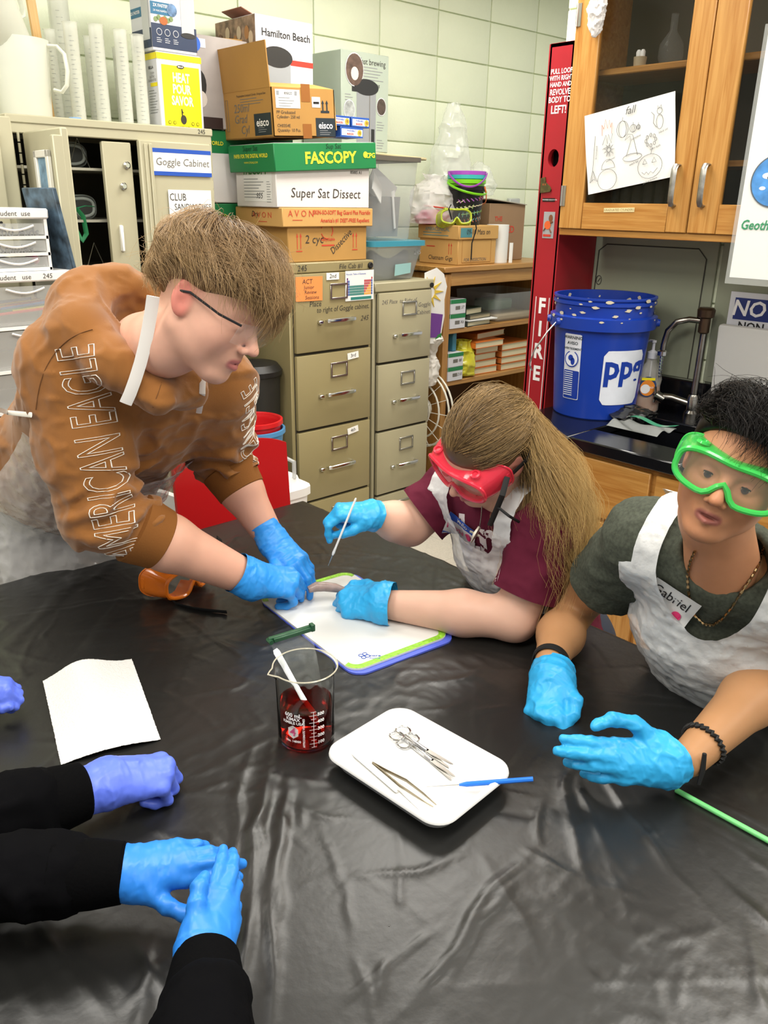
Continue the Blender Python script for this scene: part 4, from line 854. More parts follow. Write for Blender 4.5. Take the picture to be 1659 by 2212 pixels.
# boxes on goggle cabinet
c = carton('kettle_box', 'yellow and white kettle box reading HEAT POUR SAVOR', 1.606, 1.785, 2.955, 3.10, 1.8915, 2.146, HW, rot=R(0))
YB_ = M('bright_yellow', '#f2e01c', .4); patch(c, FR(.0925, .112), .152, .205, YB_, 'yellow_panel')
for s_, z_ in (('HEAT', .175), ('POUR', .138), ('SAVOR', .100)): txt(c, s_, FR(.0925, z_, .0012), .042, FWH, bold=.03, sx=.66)
disc(c, FR(.0925, .212, .0012), .015, BLACK, ay=.4); txt(c, 'BELLA', FR(.0925, .212, .0018), .008, FWH, bold=.02)
disc(c, FR(.0925, .04, .0012), .012, M('kettle_dark', '#3d3a33', .4), ay=1.3); MB().tube([(.088, -.0015, .05), (.087, -.0015, .075), (.092, -.0015, .062)], .0022, 5).build('kettle_print', M('kettle_dark', '#3d3a33', .4), c)
for x_ in (.035, .055, .13, .15): disc(c, FR(x_, .028, .0012), .006, BLACK); disc(c, FR(x_, .028, .0016), .0045, YB_)
txt(c, '#MYBELLALIFE', FR(.0925, .014, .0012), .009, BLACK, sx=.8)
patch(c, frame((.09, -.0007, .241), (1, 0, 0), (0, 0, 1)), .18, .02, YB_); patch(c, LF(.07, .241), .14, .02, YB_); patch(c, LF(.03, .15), .05, .012, YB_)
txt(c, 'BELLA', LF(.045, .205), .013, BLACK, bold=.02); txt(c, '1.7L FCP\nELECTRIC\nGLASS KETTLE', LF(.04, .175), .011, INKG, sx=.8); lines(c, LF(.04, .13), .06, 9, .009, GREYP)
KN = M('kettle_navy', '#2c3a56', .45); KS = M('kettle_silver', '#c3c5c6', .3)
c = carton('kettle_box', 'white and navy kettle box reading 2X FASTER on the yellow box', 1.594, 1.772, 2.955, 3.10, 2.1465, 2.40, HW)
patch(c, FR(.09, .048), .178, .075, KN, 'navy_panel'); txt(c, '2X FASTER', FR(.04, .138, .0012), .018, FWH, bold=.02, sx=.9) if False else None
p_ = patch(c, FR(.04, .132), .075, .038, M('teal_panel', '#2a6d92', .45)); txt(p_, '2X FASTER', FR(.042, .14, .001), .0135, FWH, bold=.02, sx=.9); txt(p_, '2X MAS RAPIDO', FR(.04, .124, .001), .0085, FWH, sx=.9); disc(p_, FR(.085, .132, .0012), .02, M('ph_ice', '#5f7fa5', .4, vary=(60, .5)))
txt(c, 'EBULLICION RAPIDA', FR(.045, .172, .001), .0125, BLACK, sx=.8); patch(c, FR(.145, .12, .0008), .05, .125, KS); disc(c, FR(.145, .06, .0012), .03, M('lid_black', '#2c2d2e', .4), ay=.3); disc(c, FR(.05, .095, .001), .016, M('tea', '#b0622c', .4), ay=.8)
for i, x_ in enumerate((.03, .062, .095)): disc(c, FR(x_, .06, .0012), .011, FWH); disc(c, FR(x_, .06, .0016), .0095, KN); lines(c, FR(x_, .04, .0012), .022, 3, .006, FWH)
for i in range(6): disc(c, FR(.02+.012*i, .098+.006*(i % 2), .0009), .008, M('herb', '#7e9160', .6))
patch(c, LF(.07, .04), .14, .06, KN); txt(c, 'RAPID BOIL', LF(.1, .175), .017, INKG, sx=.8); p_ = patch(c, LF(.1, .125), .08, .03, M('teal_panel', '#2a6d92', .45)); txt(p_, '2X FASTER', LF(.105, .125, .001), .014, FWH, bold=.02); patch(c, LF(.035, .11, .0008), .05, .15, KS)
# ================================================================ PLASTICWARE
MILK = M('milky_plastic', '#f0f2e6', .3, alpha=.62); MILK2 = M('milky_clear', '#f0f2e8', .2, alpha=.40)
def pitcher(label, loc, s_, rot):
    c = thing('pitcher', label, 'pitcher', loc, rot)
    prof = [(0, 0), (.072, 0), (.076, .006), (.086, .19), (.090, .22), (.0875, .22), (.083, .19), (.073, .008), (0, .006)]
    MB().lathe([(r*s_, z*s_) for r, z in prof], 32).build('jug', MILK, c, ang=60)
    MB().tube([Vector(p)*s_ for p in ((.088, 0, .205), (.115, 0, .205), (.134, 0, .185), (.138, 0, .14), (.132, 0, .10), (.115, 0, .08), (.092, 0, .085))], [(.013*s_, .006*s_)]*7, 10, flat=(0, 1, 0)).build('handle', MILK, c)
    mb = MB(); mb.add([Vector(p)*s_ for p in ((-.085, .02, .22), (-.085, -.02, .22), (-.108, 0, .225), (-.087, .0, .18))], [(0, 1, 2), (0, 2, 3), (1, 3, 2)]); mb.build('spout', MILK, c)
pitcher('large milky plastic pitcher with its handle to the right on the cabinet', (1.115, 2.93, 1.8915), 1.03, R(-35))
pitcher('second milky pitcher tilted inside the mouth of the larger one', (1.11, 2.95, 2.075), .86, (R(12), R(-38), R(20)))
GX = [(1.30, 3.12, .30, .019), (1.335, 3.03, .315, .0235), (1.375, 3.2, .42, .035), (1.425, 3.03, .32, .0245), (1.45, 3.14, .30, .021), (1.498, 3.0, .31, .022), (1.535, 3.1, .27, .02), (1.553, 2.985, .30, .0225)]
ords = ['thin graduated cylinder at the back left by the wooden stick', 'first wide graduated cylinder right of the wooden stick', 'tallest graduated cylinder at the back by the wall', 'graduated cylinder in the middle of the row', 'slim graduated cylinder behind the middle of the row', 'graduated cylinder third from the yellow kettle box', 'short graduated cylinder behind the last one', 'graduated cylinder next to the yellow kettle box']
for (x, y, h, r), lab in zip(GX, ords):
    c = thing('graduated_cylinder', 'milky plastic '+lab, 'cylinder', (x, y, 1.8915), group='plastic graduated cylinders on the goggle cabinet')
    MB().prism([(r*1.55*math.cos(R(45*k+22.5)), r*1.55*math.sin(R(45*k+22.5))) for k in range(8)], .008).build('foot', MILK, c)
    MB().lathe([(r*.9, .008), (r, .02), (r, h-.004), (r*1.1, h), (r*1.05, h), (r*.93, h-.006), (r*.93, .02), (0, .014)], 20).build('tube', MILK2, c, ang=60)
    mb = MB(); e = .0008
    for k in range(18):
        z = .03+k*(h-.06)/18; a0 = R(-130); l_ = R(20 if k % 2 else 34)
        mb.add([((r+e)*math.cos(a0+f_*l_), (r+e)*math.sin(a0+f_*l_), z+dz) for f_, dz in ((0, 0), (1, 0), (1, .0012), (0, .0012))], [(0, 1, 2, 3)])
    mb.build('graduation_marks', GREYP, c, False)
tag(MB().box((0, 0, .24), (.034, .012, .48), bev=.002).build('wooden_stick', wood('pine_stick', '#c79a5c', '#e0bd85', axis=2)), 'flat wooden stick standing on the cabinet behind the pitcher', 'stick'); o = bpy.data.objects['wooden_stick']; place(o, (1.262, 3.10, 1.8915), (0, R(-4), R(20)))
tag(place(MB().lathe([(0, 0), (.022, 0), (.024, .008), (.018, .014), (0, .015)], 16).build('bottle_cap', M('cap_blue', '#7d9ec4', .4)), (1.262, 2.90, 1.8915)), 'pale blue cap beside the pitcher', 'cap')
# ================================================================ TOTES on file cabinet 2
TOTE = M('clear_tote', '#c4ccd0', .15, spec=.6, alpha=.42); TOTE2 = M('clear_tote2', '#c9ced0', .15, spec=.6, alpha=.30)
def tote(name, label, x0, x1, y0, y1, z0, z1, mat, lidm, lidh=.022, tap=.03, lid_over=.012):
    cx, cy = (x0+x1)/2, (y0+y1)/2; hx, hy = (x1-x0)/2, (y1-y0)/2; c = thing(name, label, 'storage bin', (cx, cy, z0)); h = z1-z0
    L_ = [rrect(hx-tap-.01, hy-tap-.01, .02), rrect(hx-tap, hy-tap, .03), rrect(hx, hy, .035)]; zz = [0, .01, h]; n = len(L_[0])
    V = [(p[0], p[1], z) for l, z in zip(L_, zz) for p in l]; F = [(i*n+j, i*n+(j+1) % n, (i+1)*n+(j+1) % n, (i+1)*n+j) for i in range(2) for j in range(n)]+[tuple(range(n-1, -1, -1))]
    MB().add(V, F).build('bin', mat, c, ang=50)
    if lidm: MB().prism(rrect(hx+lid_over, hy+lid_over, .04), lidh, Matrix.Translation((0, 0, h))).build('lid', lidm, c)
    return c
tote1 = tote('storage_tote', 'clear storage tote with a teal blue lid on the file cabinet', 2.484, 2.812, 2.785, 3.27, 1.3255, 1.474, TOTE, M('teal_lid', '#3b8ba0', .35))
MB().add([(-.02, -.236, .02), (.08, -.236, .03), (.082, -.238, .075), (-.018, -.238, .07)], [(0, 1, 2, 3)]).build('teal_card', M('teal_paper', '#8fb9b8', .6), tote1, False)
MB().grid(lambda u, v: Vector((-.12+.26*u, -.15+.02*math.sin(6*u), .02+.09*v+.02*math.sin(9*u))), 12, 3).build('contents', M('grey_contents', '#9b9c9c', .7), tote1)
txt(tote1, '245', frame((.115, -.243, .12), (1, 0, 0), (0, 0, 1)), .03, GREYP, shear=.2)
tote2 = tote('storage_bin', 'tall clear bin of papers with a dark lid on the blue-lidded tote', 2.473, 2.775, 2.79, 3.22, 1.4965, 1.825, TOTE2, M('dark_lid', '#5b564c', .5), .018, .025)
GC = M('grey_paper', '#8d8c88', .8, vary=(9, .2))
for i, (x, y, z, w_, h_, rx) in enumerate(((-.02, -.13, .10, .2, .17, 8), (.03, -.09, .22, .16, .12, -12), (.0, .0, .14, .22, .24, 3), (-.05, -.15, .22, .09, .1, -20), (.05, -.155, .13, .03, .16, 0))):
    o = MB().box((0, 0, 0), (w_, .004, h_)).build('contents', PAPER if i in (3, 4, 1) else GC, tote2, False); o.location = (x, y, z); o.rotation_euler = (R(rx), R(30*(i % 2)-(28 if i == 4 else 0)+i*4), R(10*i-15))
o = MB().box((0, 0, 0), (.36, .36, .012), bev=.004).build('foam_sheet', M('beige_board', '#b5ab85', .8)); tag(o, 'beige board lying on the dark bin lid', 'board'); place(o, (2.665, 3.0, 1.852), (R(1.5), R(2), R(-3)))
# ================================================================ BOOKCASE THINGS
c = carton('cardboard_box', 'tan lidded cardboard box on the bookcase under the candy buckets', 3.150, 3.440, 2.888, 3.16, 1.3665, 1.50, CARDL)
l_ = MB().box((.145, .136, .155), (.305, .285, .066), bev=.003).build('lid', CARDL, c); TE = M('teal_ink', '#4f8a92', .6)
txt(l_, 'AMBIACLINICAL', LF(.14, .168, .008), .026, TE, sx=.9); lines(l_, LF(.14, .15, .008), .2, 2, .013, TE); txt(l_, '09-10 Mats on', FR(.14, .157, .0075), .036, INK, shear=.1, sx=.85); patch(l_, FR(.05, .155, .007), .085, .045, TE)
txt(c, 'Chatnam Gigs', LF(.12, .03), .03, INK, shear=.1); patch(c, LF(.19, .085), .06, .005, rl)
for y_ in (.045, .062): MB().prism([(-.0015, 0), (.0015, 0), (.0015, .04), (.005, .04), (0, .055), (-.005, .04), (-.0015, .04)], .0004, LF(y_, .05)).build('arrow_print', rl, c, False)
mb = MB(); mb.tube([(.03, -.001, .012), (.25, -.001, .012), (.25, -.001, .12), (.03, -.001, .12), (.03, -.001, .012)], .001, 4); mb.build('cut_line', CARDD, c); txt(c, 'FOR DISSECTION', FR(.13, .024), .022, INKG, shear=.15)
# candy buckets (nested)
BB = (3.325, 3.01)
def bucket(name, label, z0, h, r0, r1, mat, rimm, grp=None, pat=False, handle=None, group=None):
    c = thing(name, label, 'bucket', (BB[0], BB[1], z0), group='nested candy buckets'); 
    MB().lathe([(0, 0), (r0, 0), (r1, h), (r1-.003, h), (r0-.003, .004), (0, .004)], 28).build('pail', mat, c, ang=50)
    MB().lathe([(r1, h-.02), (r1+.005, h-.018), (r1+.005, h), (r1-.002, h+.001), (r1-.003, h-.004)], 28).build('rim', rimm, c, ang=50); return c
BKB = M('bucket_black', '#101010', .4)
b0 = bucket('candy_bucket', 'black candy bucket printed with sweets, lowest of the nest', 1.5545, .185, .074, .093, BKB, BKB)
cols_ = [M('candy_'+c_, c_, .5) for c_ in ('#a05cb0', '#7fa05a', '#c06a4a', '#c9bfa0', '#5a8f8f')]
for i in range(70):
    a = R(-170+155*((i*37) % 97)/97); z = .012+.13*((i*53) % 89)/89; r_ = .074+.019*z/.185+.0008; L_ = .012; dr_ = (i*71) % 180
    fr_ = frame((r_*math.cos(a), r_*math.sin(a), z), (-math.sin(a), math.cos(a), 0), (0, 0, 1)) @ Matrix.Rotation(R(dr_), 4, 'Z')
    MB().prism([(-L_, -.002), (L_*.4, -.0025), (L_, .0), (L_*.4, .0025), (-L_, .002)], .0008, fr_).build('candy_print', cols_[i % 5], b0, False)
for lab, z0, c_, hc in (('lime green candy bucket above the black one', 1.585, '#7ed321', 1), ('turquoise candy bucket between the green and purple ones', 1.607, '#3fb8b5', 0), ('purple candy bucket on top of the nest', 1.624, '#a84fc0', 1)):
    mt_ = M('bkt'+c_, c_, .35); bucket('candy_bucket', lab, z0, .185, .074, .093, mt_, mt_)
def bail(label, a0, z0, z1, out, c_, dirv):
    P = []
    for t_ in np.linspace(0, math.pi, 15):
        P.append((BB[0]+.098*math.cos(t_+a0)*1.0+dirv[0]*math.sin(t_)*out, BB[1]+.098*math.sin(t_+a0)*.0+.098*math.cos(t_)*math.sin(a0)*1.0+dirv[1]*math.sin(t_)*out, z0+(z1-z0)*math.sin(t_)))
    o = MB().tube(P, [(.006, .0025)]*15, 8, flat=(0, 0, 1)).build('bucket_handle', M('bkt'+c_, c_, .35)); tag(o, label, 'handle', 'bucket handles'); return o
for lab, sx_, sy_, z0, z1, c_ in (('lime green bucket handle hanging in front of the nest', 0, -.115, 1.755, 1.70, '#7ed321'), ('purple bucket handle hanging at the left of the nest', -.075, -.095, 1.80, 1.735, '#a84fc0'), ('orange bucket handle hanging at the right of the nest', .06, -.105, 1.735, 1.655, '#f07a28')):
    P = []
    for t_ in np.linspace(0, 1, 17):
        a = R(-205+230*t_) if sx_ == 0 else (R(-200+140*t_) if sx_ < 0 else R(-75+120*t_)); k = math.sin(math.pi*t_)
        P.append((BB[0]+.104*math.cos(a), BB[1]+.104*math.sin(a), z0+(z1-z0)*k))
    o = MB().tube(P, [(.006, .0025)]*17, 8, flat=(0, 0, 1)).build('bucket_handle', M('bkt'+c_, c_, .35)); tag(o, lab, 'handle', 'candy bucket handles')
# bags
def crumple(name, label, loc, rx, ry, prof, amp, seed, mat, fr=14, nu=46, nv=64, cat='bag'):
    z = np.linspace(0, 1, nu+1); r = np.interp(z, [p[1] for p in prof], [p[0] for p in prof]); h = prof[-1][2] if len(prof[-1]) > 2 else 1
    a = np.linspace(0, 2*np.pi, nv, endpoint=False); Z, A = np.meshgrid(z, a, indexing='ij'); Rr = r[:, None]*np.ones_like(A)
    P = np.stack([Rr*np.cos(A)*rx, Rr*np.sin(A)*ry, Z*h], -1); n_ = np.stack([np.cos(A), np.sin(A), 0*A], -1)
    disp = amp*(ridged(P*fr+seed, 2)-.7)+amp*.8*fbm(P*fr*.6+seed+9, 2); taper = np.clip(np.minimum(1, Rr*6), 0, 1)
    P = P+n_*(disp*taper)[..., None]; P[..., 2] += amp*fbm(P*fr+77, 2)*np.clip(Z*5, 0, 1)
    o = np_mesh(name, P.reshape(-1, 3), grid_faces(nu, nv, True), mat, ang=40); o.location = loc; tag(o, label, cat); return o
WBAG = M('white_bag_film', '#f3f1ef', .22, spec=.8, alpha=.55); CBAG = M('clear_bag_film', '#eef2ec', .12, spec=1, alpha=.34); 
crumple('plastic_bag', 'tall clear crumpled plastic bag standing behind the buckets', (3.40, 3.19, 1.37), .125, .10, [(.8, 0), (.85, .3), (1.05, .5), (.9, .7), (.62, .85), (.45, .95), (.3, 1, .77)], .014, 3, CBAG, 13)
crumple('plastic_bag', 'white plastic bag of pink paper beside the buckets', (3.06, 3.13, 1.5545) if False else (3.20, 3.12, 1.5545), .115, .1, [(.0, 0), (1, .01), (1.15, .3), (1.1, .6), (.7, .8), (.35, .9), (.55, 1, .24)], .016, 11, WBAG, 16)
crumple('paper_shred', 'pink shredded paper inside the white bag', (3.20, 3.12, 1.556), .10, .085, [(0, 0), (.9, .02), (1, .4), (.7, .8), (0, 1, .075)], .008, 21, M('pink_shred', '#e0568c', .6, vary=(60, .3)), 30, cat='paper')
o = MB().tube([(3.09, 3.075, 1.645), (3.13, 3.02, 1.638), (3.2, 3.005, 1.632), (3.29, 3.03, 1.63)], .0035, 6).build('bag_tie', RED); tag(o, 'red drawstring across the white bag', 'drawstring')
crumple('plastic_bag', 'small clear bag crumpled to the right of the buckets', (3.56, 3.13, 1.69), .085, .08, [(0, 0), (1, .05), (1.1, .4), (.7, .8), (.3, 1, .18)], .014, 31, CBAG, 16)
# yellow goggles on the box
gb, gr = gmat('yellow', '#c3d43a', .6); c = thing('safety_goggles', 'yellow-green safety goggles on the cardboard box lid', 'goggles', (3.175, 2.935, 1.592))
goggles(c, gb, gr, LENS, Matrix.Rotation(R(-125), 4, 'Z') @ Matrix.Rotation(R(-14), 4, 'Y'))
MB().tube([(.055, -.075, 0), (.062, -.085, -.05), (.06, -.062, -.12), (.062, -.06, -.2)], [(.005, .0012)]*4, 8, flat=(1, 0, 0)).build('strap', STRP, c); MB().tube([(-.05, -.02, -.01), (-.075, -.02, .04), (-.07, -.03, .06)], [(.005, .0012)]*3, 8, flat=(1, 0, 0)).build('strap', STRP, c)
# paper roll and Naked box
c = thing('paper_roll', 'white paper towel roll standing on the bookcase', 'paper roll', (3.515, 2.945, 1.3665)); MB().lathe([(.02, 0), (.058, 0), (.058, .19), (.02, .19)], 28, closed=True).build('roll', PAPER, c)
MB().grid(lambda u, v: Vector((.045+.025*u, -.05-.012*math.sin(u*3), .10-.165*v*(1-.3*u))), 4, 8).build('loose_end', PAPER, c, solid=.001)
c = carton('cardboard_box', 'brown box reading THE NAKED CO behind the paper roll', 3.53, 3.83, 3.02, 3.3, 1.3665, 1.66, M('dull_card', '#96795c', .75, vary=(5, .06)))
txt(c, 'THE', FR(.075, .215), .034, rl, bold=.02); txt(c, 'NAKED', FR(.13, .16), .05, rl, bold=.02); txt(c, 'CO', FR(.125, .115), .034, rl, bold=.02); MB().box((.15, .12, .302), (.3, .26, .004), rot=Matrix.Rotation(R(5), 3, 'Y')).build('flap', M('flap_grey', '#a8a294', .7), c, False)
o = MB().box((0, 0, 0), (.10, .03, .28), bev=.006).build('wall_box', M('grey_plastic', '#b9bdb9', .4)); tag(o, 'grey conduit box on the back wall', 'box'); place(o, (4.09, 3.32, 1.55))
# shelf boxes
for i, (z, lab) in enumerate(((1.0585, 'green and white glove box on the upper shelf, lower of two'), (1.1315, 'green and white glove box on the upper shelf, top of two'), (.7885, 'green and white glove box on the lower shelf, lower of two'), (.8615, 'green and white glove box on the lower shelf, top of two'))):
    c = carton('glove_box', lab, 3.09, 3.205, 2.866, 3.07, z, z+.072, HW, bev=.0015); patch(c, FR(.0575, .062), .114, .02, FG); patch(c, LF(.1, .062), .2, .02, FG); patch(c, FR(.055, .03), .035, .018, INKG); txt(c, ('X6', '57', '210', '88')[i], FR(.09, .03), .022, INK, shear=.2)
def book(label, x, y, z, w_, d_, h_, col, rot=0, group='books on the bookcase', page='#d8cfae'):
    c = thing('book', label, 'book', (x, y, z), rot, group); cv = M('cover_'+col, col, .5)
    MB().box((w_/2, d_/2, .0015), (w_, d_, .003)).build('cover', cv, c, False); MB().box((w_/2, d_/2, h_-.0015), (w_, d_, .003)).build('cover', cv, c, False); MB().box((.002, d_/2, h_/2), (.004, d_, h_)).build('spine', cv, c, False)
    MB().box((w_/2+.001, d_/2, h_/2), (w_-.008, d_-.008, h_-.006)).build('pages', M('pages_'+page, page, .8, bump=(400, .1, .001)), c, False)
book('grey book at the bottom of the dark stack', 3.225, 2.868, 1.0585, .2, .2, .025, '#3d4038', R(4)); 
o = MB().box((.11, .1, .003), (.22, .2, .006), rot=R(-2)).build('loose_papers', PAPER, smooth=False); place(o, (3.24, 2.866, 1.0845)); tag(o, 'sheaf of white papers between the dark books', 'papers')
book('tan-edged book lying on the white papers', 3.25, 2.875, 1.0915, .19, .2, .022, '#4a4a3c', R(6), page='#b7a98a'); book('dark green book at the top of the shelf stack', 3.235, 2.89, 1.1145, .16, .19, .032, '#20301f', R(10))
c = tote('shelf_bin', 'open clear plastic bin on the upper bookcase shelf', 3.47, 3.86, 2.87, 3.2, 1.0585, 1.21, TOTE2, None, tap=.015); MB().box((0, 0, .02), (.32, .26, .035), bev=.01).build('contents', M('sand', '#b9a98c', .8), c); MB().box((-.02, .02, .075), (.2, .12, .06), bev=.01).build('contents', M('green_stuff', '#6f8a74', .7), c)
z = .7885; i = 0
for (x, y, h_, w_) in ((3.33, 2.90, .036, .19), (3.335, 2.90, .036, .185), (3.335, 2.90, .036, .185), (3.34, 2.9, .036, .185), (3.30, 2.87, .034, .24)):
    book('orange textbook in the left pile, number %s from the bottom' % ['one', 'two', 'three', 'four', 'five'][i], x, y, z, w_, .24, h_, '#c76a24', R((i*7) % 5-2), 'orange textbooks on the lower shelf'); z += h_+.0007; i += 1
book('orange textbook lying across the top of both piles', 3.38, 2.93, z, .28, .22, .032, '#c5762e', R(8), 'orange textbooks on the lower shelf')
z = .7885
for i in range(4): book('orange textbook in the right pile, number %s from the bottom' % ['one', 'two', 'three', 'four'][i], 3.545, 2.89, z, .26, .24, .036, '#b9682c', R((i*5) % 4-1), 'orange textbooks on the lower shelf'); z += .0367
crumple('plastic_bag', 'thin yellow plastic bag on the lower shelf', (3.27, 2.93, .79), .075, .06, [(0, 0), (1, .03), (1.1, .35), (.8, .7), (.6, 1, .19)], .014, 41, M('yellow_film', '#d8d23c', .2, spec=.8, alpha=.75), 18)
o = MB().box((0, 0, .05), (.03, .1, .10), bev=.003).build('blue_box', M('teal_box', '#3c7c92', .5)); tag(o, 'small teal box standing on the glove boxes', 'box'); place(o, (3.17, 2.95, .9345))
# fan wrapped in white bag, flower cutout between cabinets
c = thing('fan', 'white round fan wrapped in a plastic bag between cabinets', 'fan', (2.945, 2.80, .0))
for rr, xx in ((.20, 0), (.20, .03), (.15, -.02), (.09, -.03)): MB().tube([(xx+.01, .12+rr*math.cos(a), .66+rr*math.sin(a)) for a in np.linspace(0, 6.283, 33)[:-1]], .005, 6, closed=True).build('guard_ring', M('fan_white', '#d7d4c6', .4), c)
mb = MB()
for k in range(16): a = k*.3927; mb.tube([(-.03, .12+.05*math.cos(a), .66+.05*math.sin(a)), (.0, .12+.2*math.cos(a), .66+.2*math.sin(a))], .002, 4)
mb.build('guard_spokes', M('fan_white', '#d7d4c6', .4), c); MB().lathe([(0, 0), (.05, 0), (.05, .05), (0, .06)], 16, frame((-.01, .12, .66), (0, 1, 0), (0, 0, 1))).build('motor', M('fan_white', '#d7d4c6', .4), c); MB().cyl((.02, .12, .0), (.02, .12, .5), .03).build('stand', M('fan_white', '#d7d4c6', .4), c)
crumple('plastic_bag', 'white plastic bag draped over the fan beside the file cabinet', (2.935, 2.86, .80), .055, .07, [(.7, 0), (1, .2), (.8, .45), (.5, .6), (1.1, .85), (.8, 1, .26)], .014, 51, M('white_bag_solid', '#e6e2da', .35, alpha=.9), 20)
mb = MB()
fl_ = thing('flower_cutout', 'paper sunflower cutout in a purple pot beside the file cabinet', 'decoration', (2.93, 2.80, 1.02))
def blob(P, mat, nm, off): MB().prism(P, .003, Matrix.Translation((0, -off, 0)) @ frame((0, 0, 0), (1, 0, 0), (0, 0, 1))).build(nm, mat, fl_, False)
blob([(-.10, .0), (.02, -.01), (.03, .05), (.045, .12), (.04, .2), (.055, .26), (.03, .32), (-.02, .35), (-.1, .33)], PAPER, 'backing', 0)
blob([(-.10, .03), (.015, .02), (.03, .13), (-.1, .15)], M('pot_purple', '#6b3a8c', .6), 'pot', .003)
for k in range(10):
    a = R(36*k); blob([(-.06+.03*math.cos(a-.3), .24+.03*math.sin(a-.3)), (-.06+.09*math.cos(a), .24+.075*math.sin(a)), (-.06+.03*math.cos(a+.3), .24+.03*math.sin(a+.3))], M('petal', '#d9b93c', .6), 'petal', .0035)
blob([(-.02, .01), (.02, .0), (.025, .04), (.0, .035)], M('leaf_green', '#2e7a3c', .6), 'leaf', .0045)
# ================================================================ COUNTER THINGS
PB = M('pail_blue', '#17399a', .3, vary=(5, .06)); SPL = M('paint_splash', '#c9bfa6', .6); PWH = M('ppg_white', '#d6dae4', .4, vary=(12, .08))
bx, by, bz = 2.70, 1.728, .9125; rb, rt_, hb = .150, .180, .44
c = thing('paint_bucket', 'large blue paint-splashed bucket marked PPG on the counter', 'bucket', (bx, by, bz))
MB().lathe([(0, 0), (rb, 0), (rb+.003, .004), (rt_-.006, hb*.74), (rt_+.012, hb*.745), (rt_+.014, hb*.84), (rt_-.003, hb*.85), (rt_-.001, hb*.93), (rt_+.005, hb*.94), (rt_+.005, hb*.965), (rt_, hb*.97), (rt_+.006, hb*.985), (rt_+.006, hb), (rt_-.004, hb), (rb-.003, .01), (0, .008)], 48).build('pail', PB, c, ang=32)
thc = math.atan2(-by, -bx)  # toward camera
def onp(dth, z): 
    r_ = rb+.003+(rt_-.009-rb)*(z-.004)/(hb*.74-.004)+.0012; t_ = thc+dth; return frame((r_*math.cos(t_), r_*math.sin(t_), z), (-math.sin(t_), math.cos(t_), 0), (0, 0, 1)), r_
def wpatch(dth, z, w_, h_, mat, name, par, lift=.0006, rr=.02):
    P = rrect(w_/2, h_/2, rr, 5); V = []; 
    nx = 12; ny = 2; V = []; F = []
    for i in range(nx+1):
        x = -w_/2+w_*i/nx; ins = max(0, rr-(w_/2-abs(x))); yy = h_/2-(rr-math.sqrt(max(0, rr*rr-ins*ins)))
        for j in range(ny+1):
            y = -yy+2*yy*j/ny; m_, r_ = onp(dth+x/.165, z+y); V.append(m_ @ Vector((0, 0, lift)))
    for i in range(nx):
        for j in range(ny): F.append((i*(ny+1)+j, (i+1)*(ny+1)+j, (i+1)*(ny+1)+j+1, i*(ny+1)+j+1))
    return MB().add(V, F).build(name, mat, par)
wpatch(.62, .160, .17, .20, PWH, 'logo_patch', c)
txt(c, 'ppg', I4, .125, PB, bold=.03, sx=.92, fmap=lambda x, y: onp(.63+x/.165, .198+y)[0] @ Vector((0, 0, .0016)))
wpatch(-.60, .19, .07, .24, PWH, 'warning_label', c, .0005, .002); wpatch(-.60, .125, .066, .105, PB, 'warning_text_field', c, .001, .002)
for i, s_ in enumerate(('WARNING', 'AVISO', 'AVERTISSEMENT')):
    txt(c, s_, I4, .0155 if i < 2 else .0105, EN, bold=.02, fmap=lambda x, y: onp(-.60+x/.16, .297-.02*i+y)[0] @ Vector((0, 0, .0014)))
m_, r_ = onp(-.60, .22); disc(c, m_ @ Matrix.Translation((0, 0, .001)), .03, PB, name='warning_ring'); disc(c, m_ @ Matrix.Translation((0, 0, .0014)), .026, PWH, name='warning_disc'); disc(c, m_ @ Matrix.Translation((-.004, .004, .0018)), .011, PB, name='warning_figure'); disc(c, m_ @ Matrix.Translation((.006, -.008, .0018)), .009, PB, name='warning_figure', ay=1.5)
for k in range(12):
    m_, r_ = onp(-.60, .17-.0078*k); lines(c, m_ @ Matrix.Translation((0, 0, .0014)), .055, 1, .008, PWH, h=.35)
for i in range(46):  # paint splashes on rim and inside
    a = thc+R(-100+200*((i*41) % 97)/97); zz = hb*(.79+.2*((i*29) % 31)/31); inside = i % 3 == 0
    if inside: a += math.pi; zz = hb*(.86+.1*((i*17) % 13)/13); r_ = rt_-.0065
    else: r_ = rt_+(.0146 if zz < hb*.84 else .007 if zz > hb*.93 else .001)
    fr_ = frame((r_*math.cos(a), r_*math.sin(a), zz), (-math.sin(a), math.cos(a), 0) if not inside else (math.sin(a), -math.cos(a), 0), (0, 0, 1)); s_ = .004+.010*((i*13) % 11)/11*(1.5 if inside else 1)
    MB().add([fr_ @ Vector((s_*(1.6 if not inside else 1)*math.cos(k*.7)*(.7+.3*math.sin(k*3+i)), s_*.5*math.sin(k*.7)*(1.6 if inside else 1), .0006)) for k in range(9)], [tuple(range(9))]).build('paint_splash', SPL, c, False)
P = [];
for t_ in np.linspace(0, 1, 13): a = thc+R(-88+70*t_*0); P.append((0, 0, 0))
hp = [Vector(((rt_+.016)*math.cos(thc-1.45), (rt_+.016)*math.sin(thc-1.45), hb*.78))]
q1 = Vector(((rt_+.02)*math.cos(thc-.95), (rt_+.02)*math.sin(thc-.95), hb*.79))
MB().tube([q1, q1*.98+Vector((-.03, .02, -.03)), q1*.99+Vector((-.055, .05, -.10)), q1*.99+Vector((-.06, .065, -.155)), q1*.98+Vector((-.05, .06, -.175))], .003, 6).build('wire_handle', STEEL, c)
for dth in (-1.45, -.95, 1.5): 
    a = thc+dth; MB().cyl(((rt_+.01)*math.cos(a), (rt_+.01)*math.sin(a), hb*.79), ((rt_+.024)*math.cos(a), (rt_+.024)*math.sin(a), hb*.79), .016, .012).build('handle_boss', PB, c)
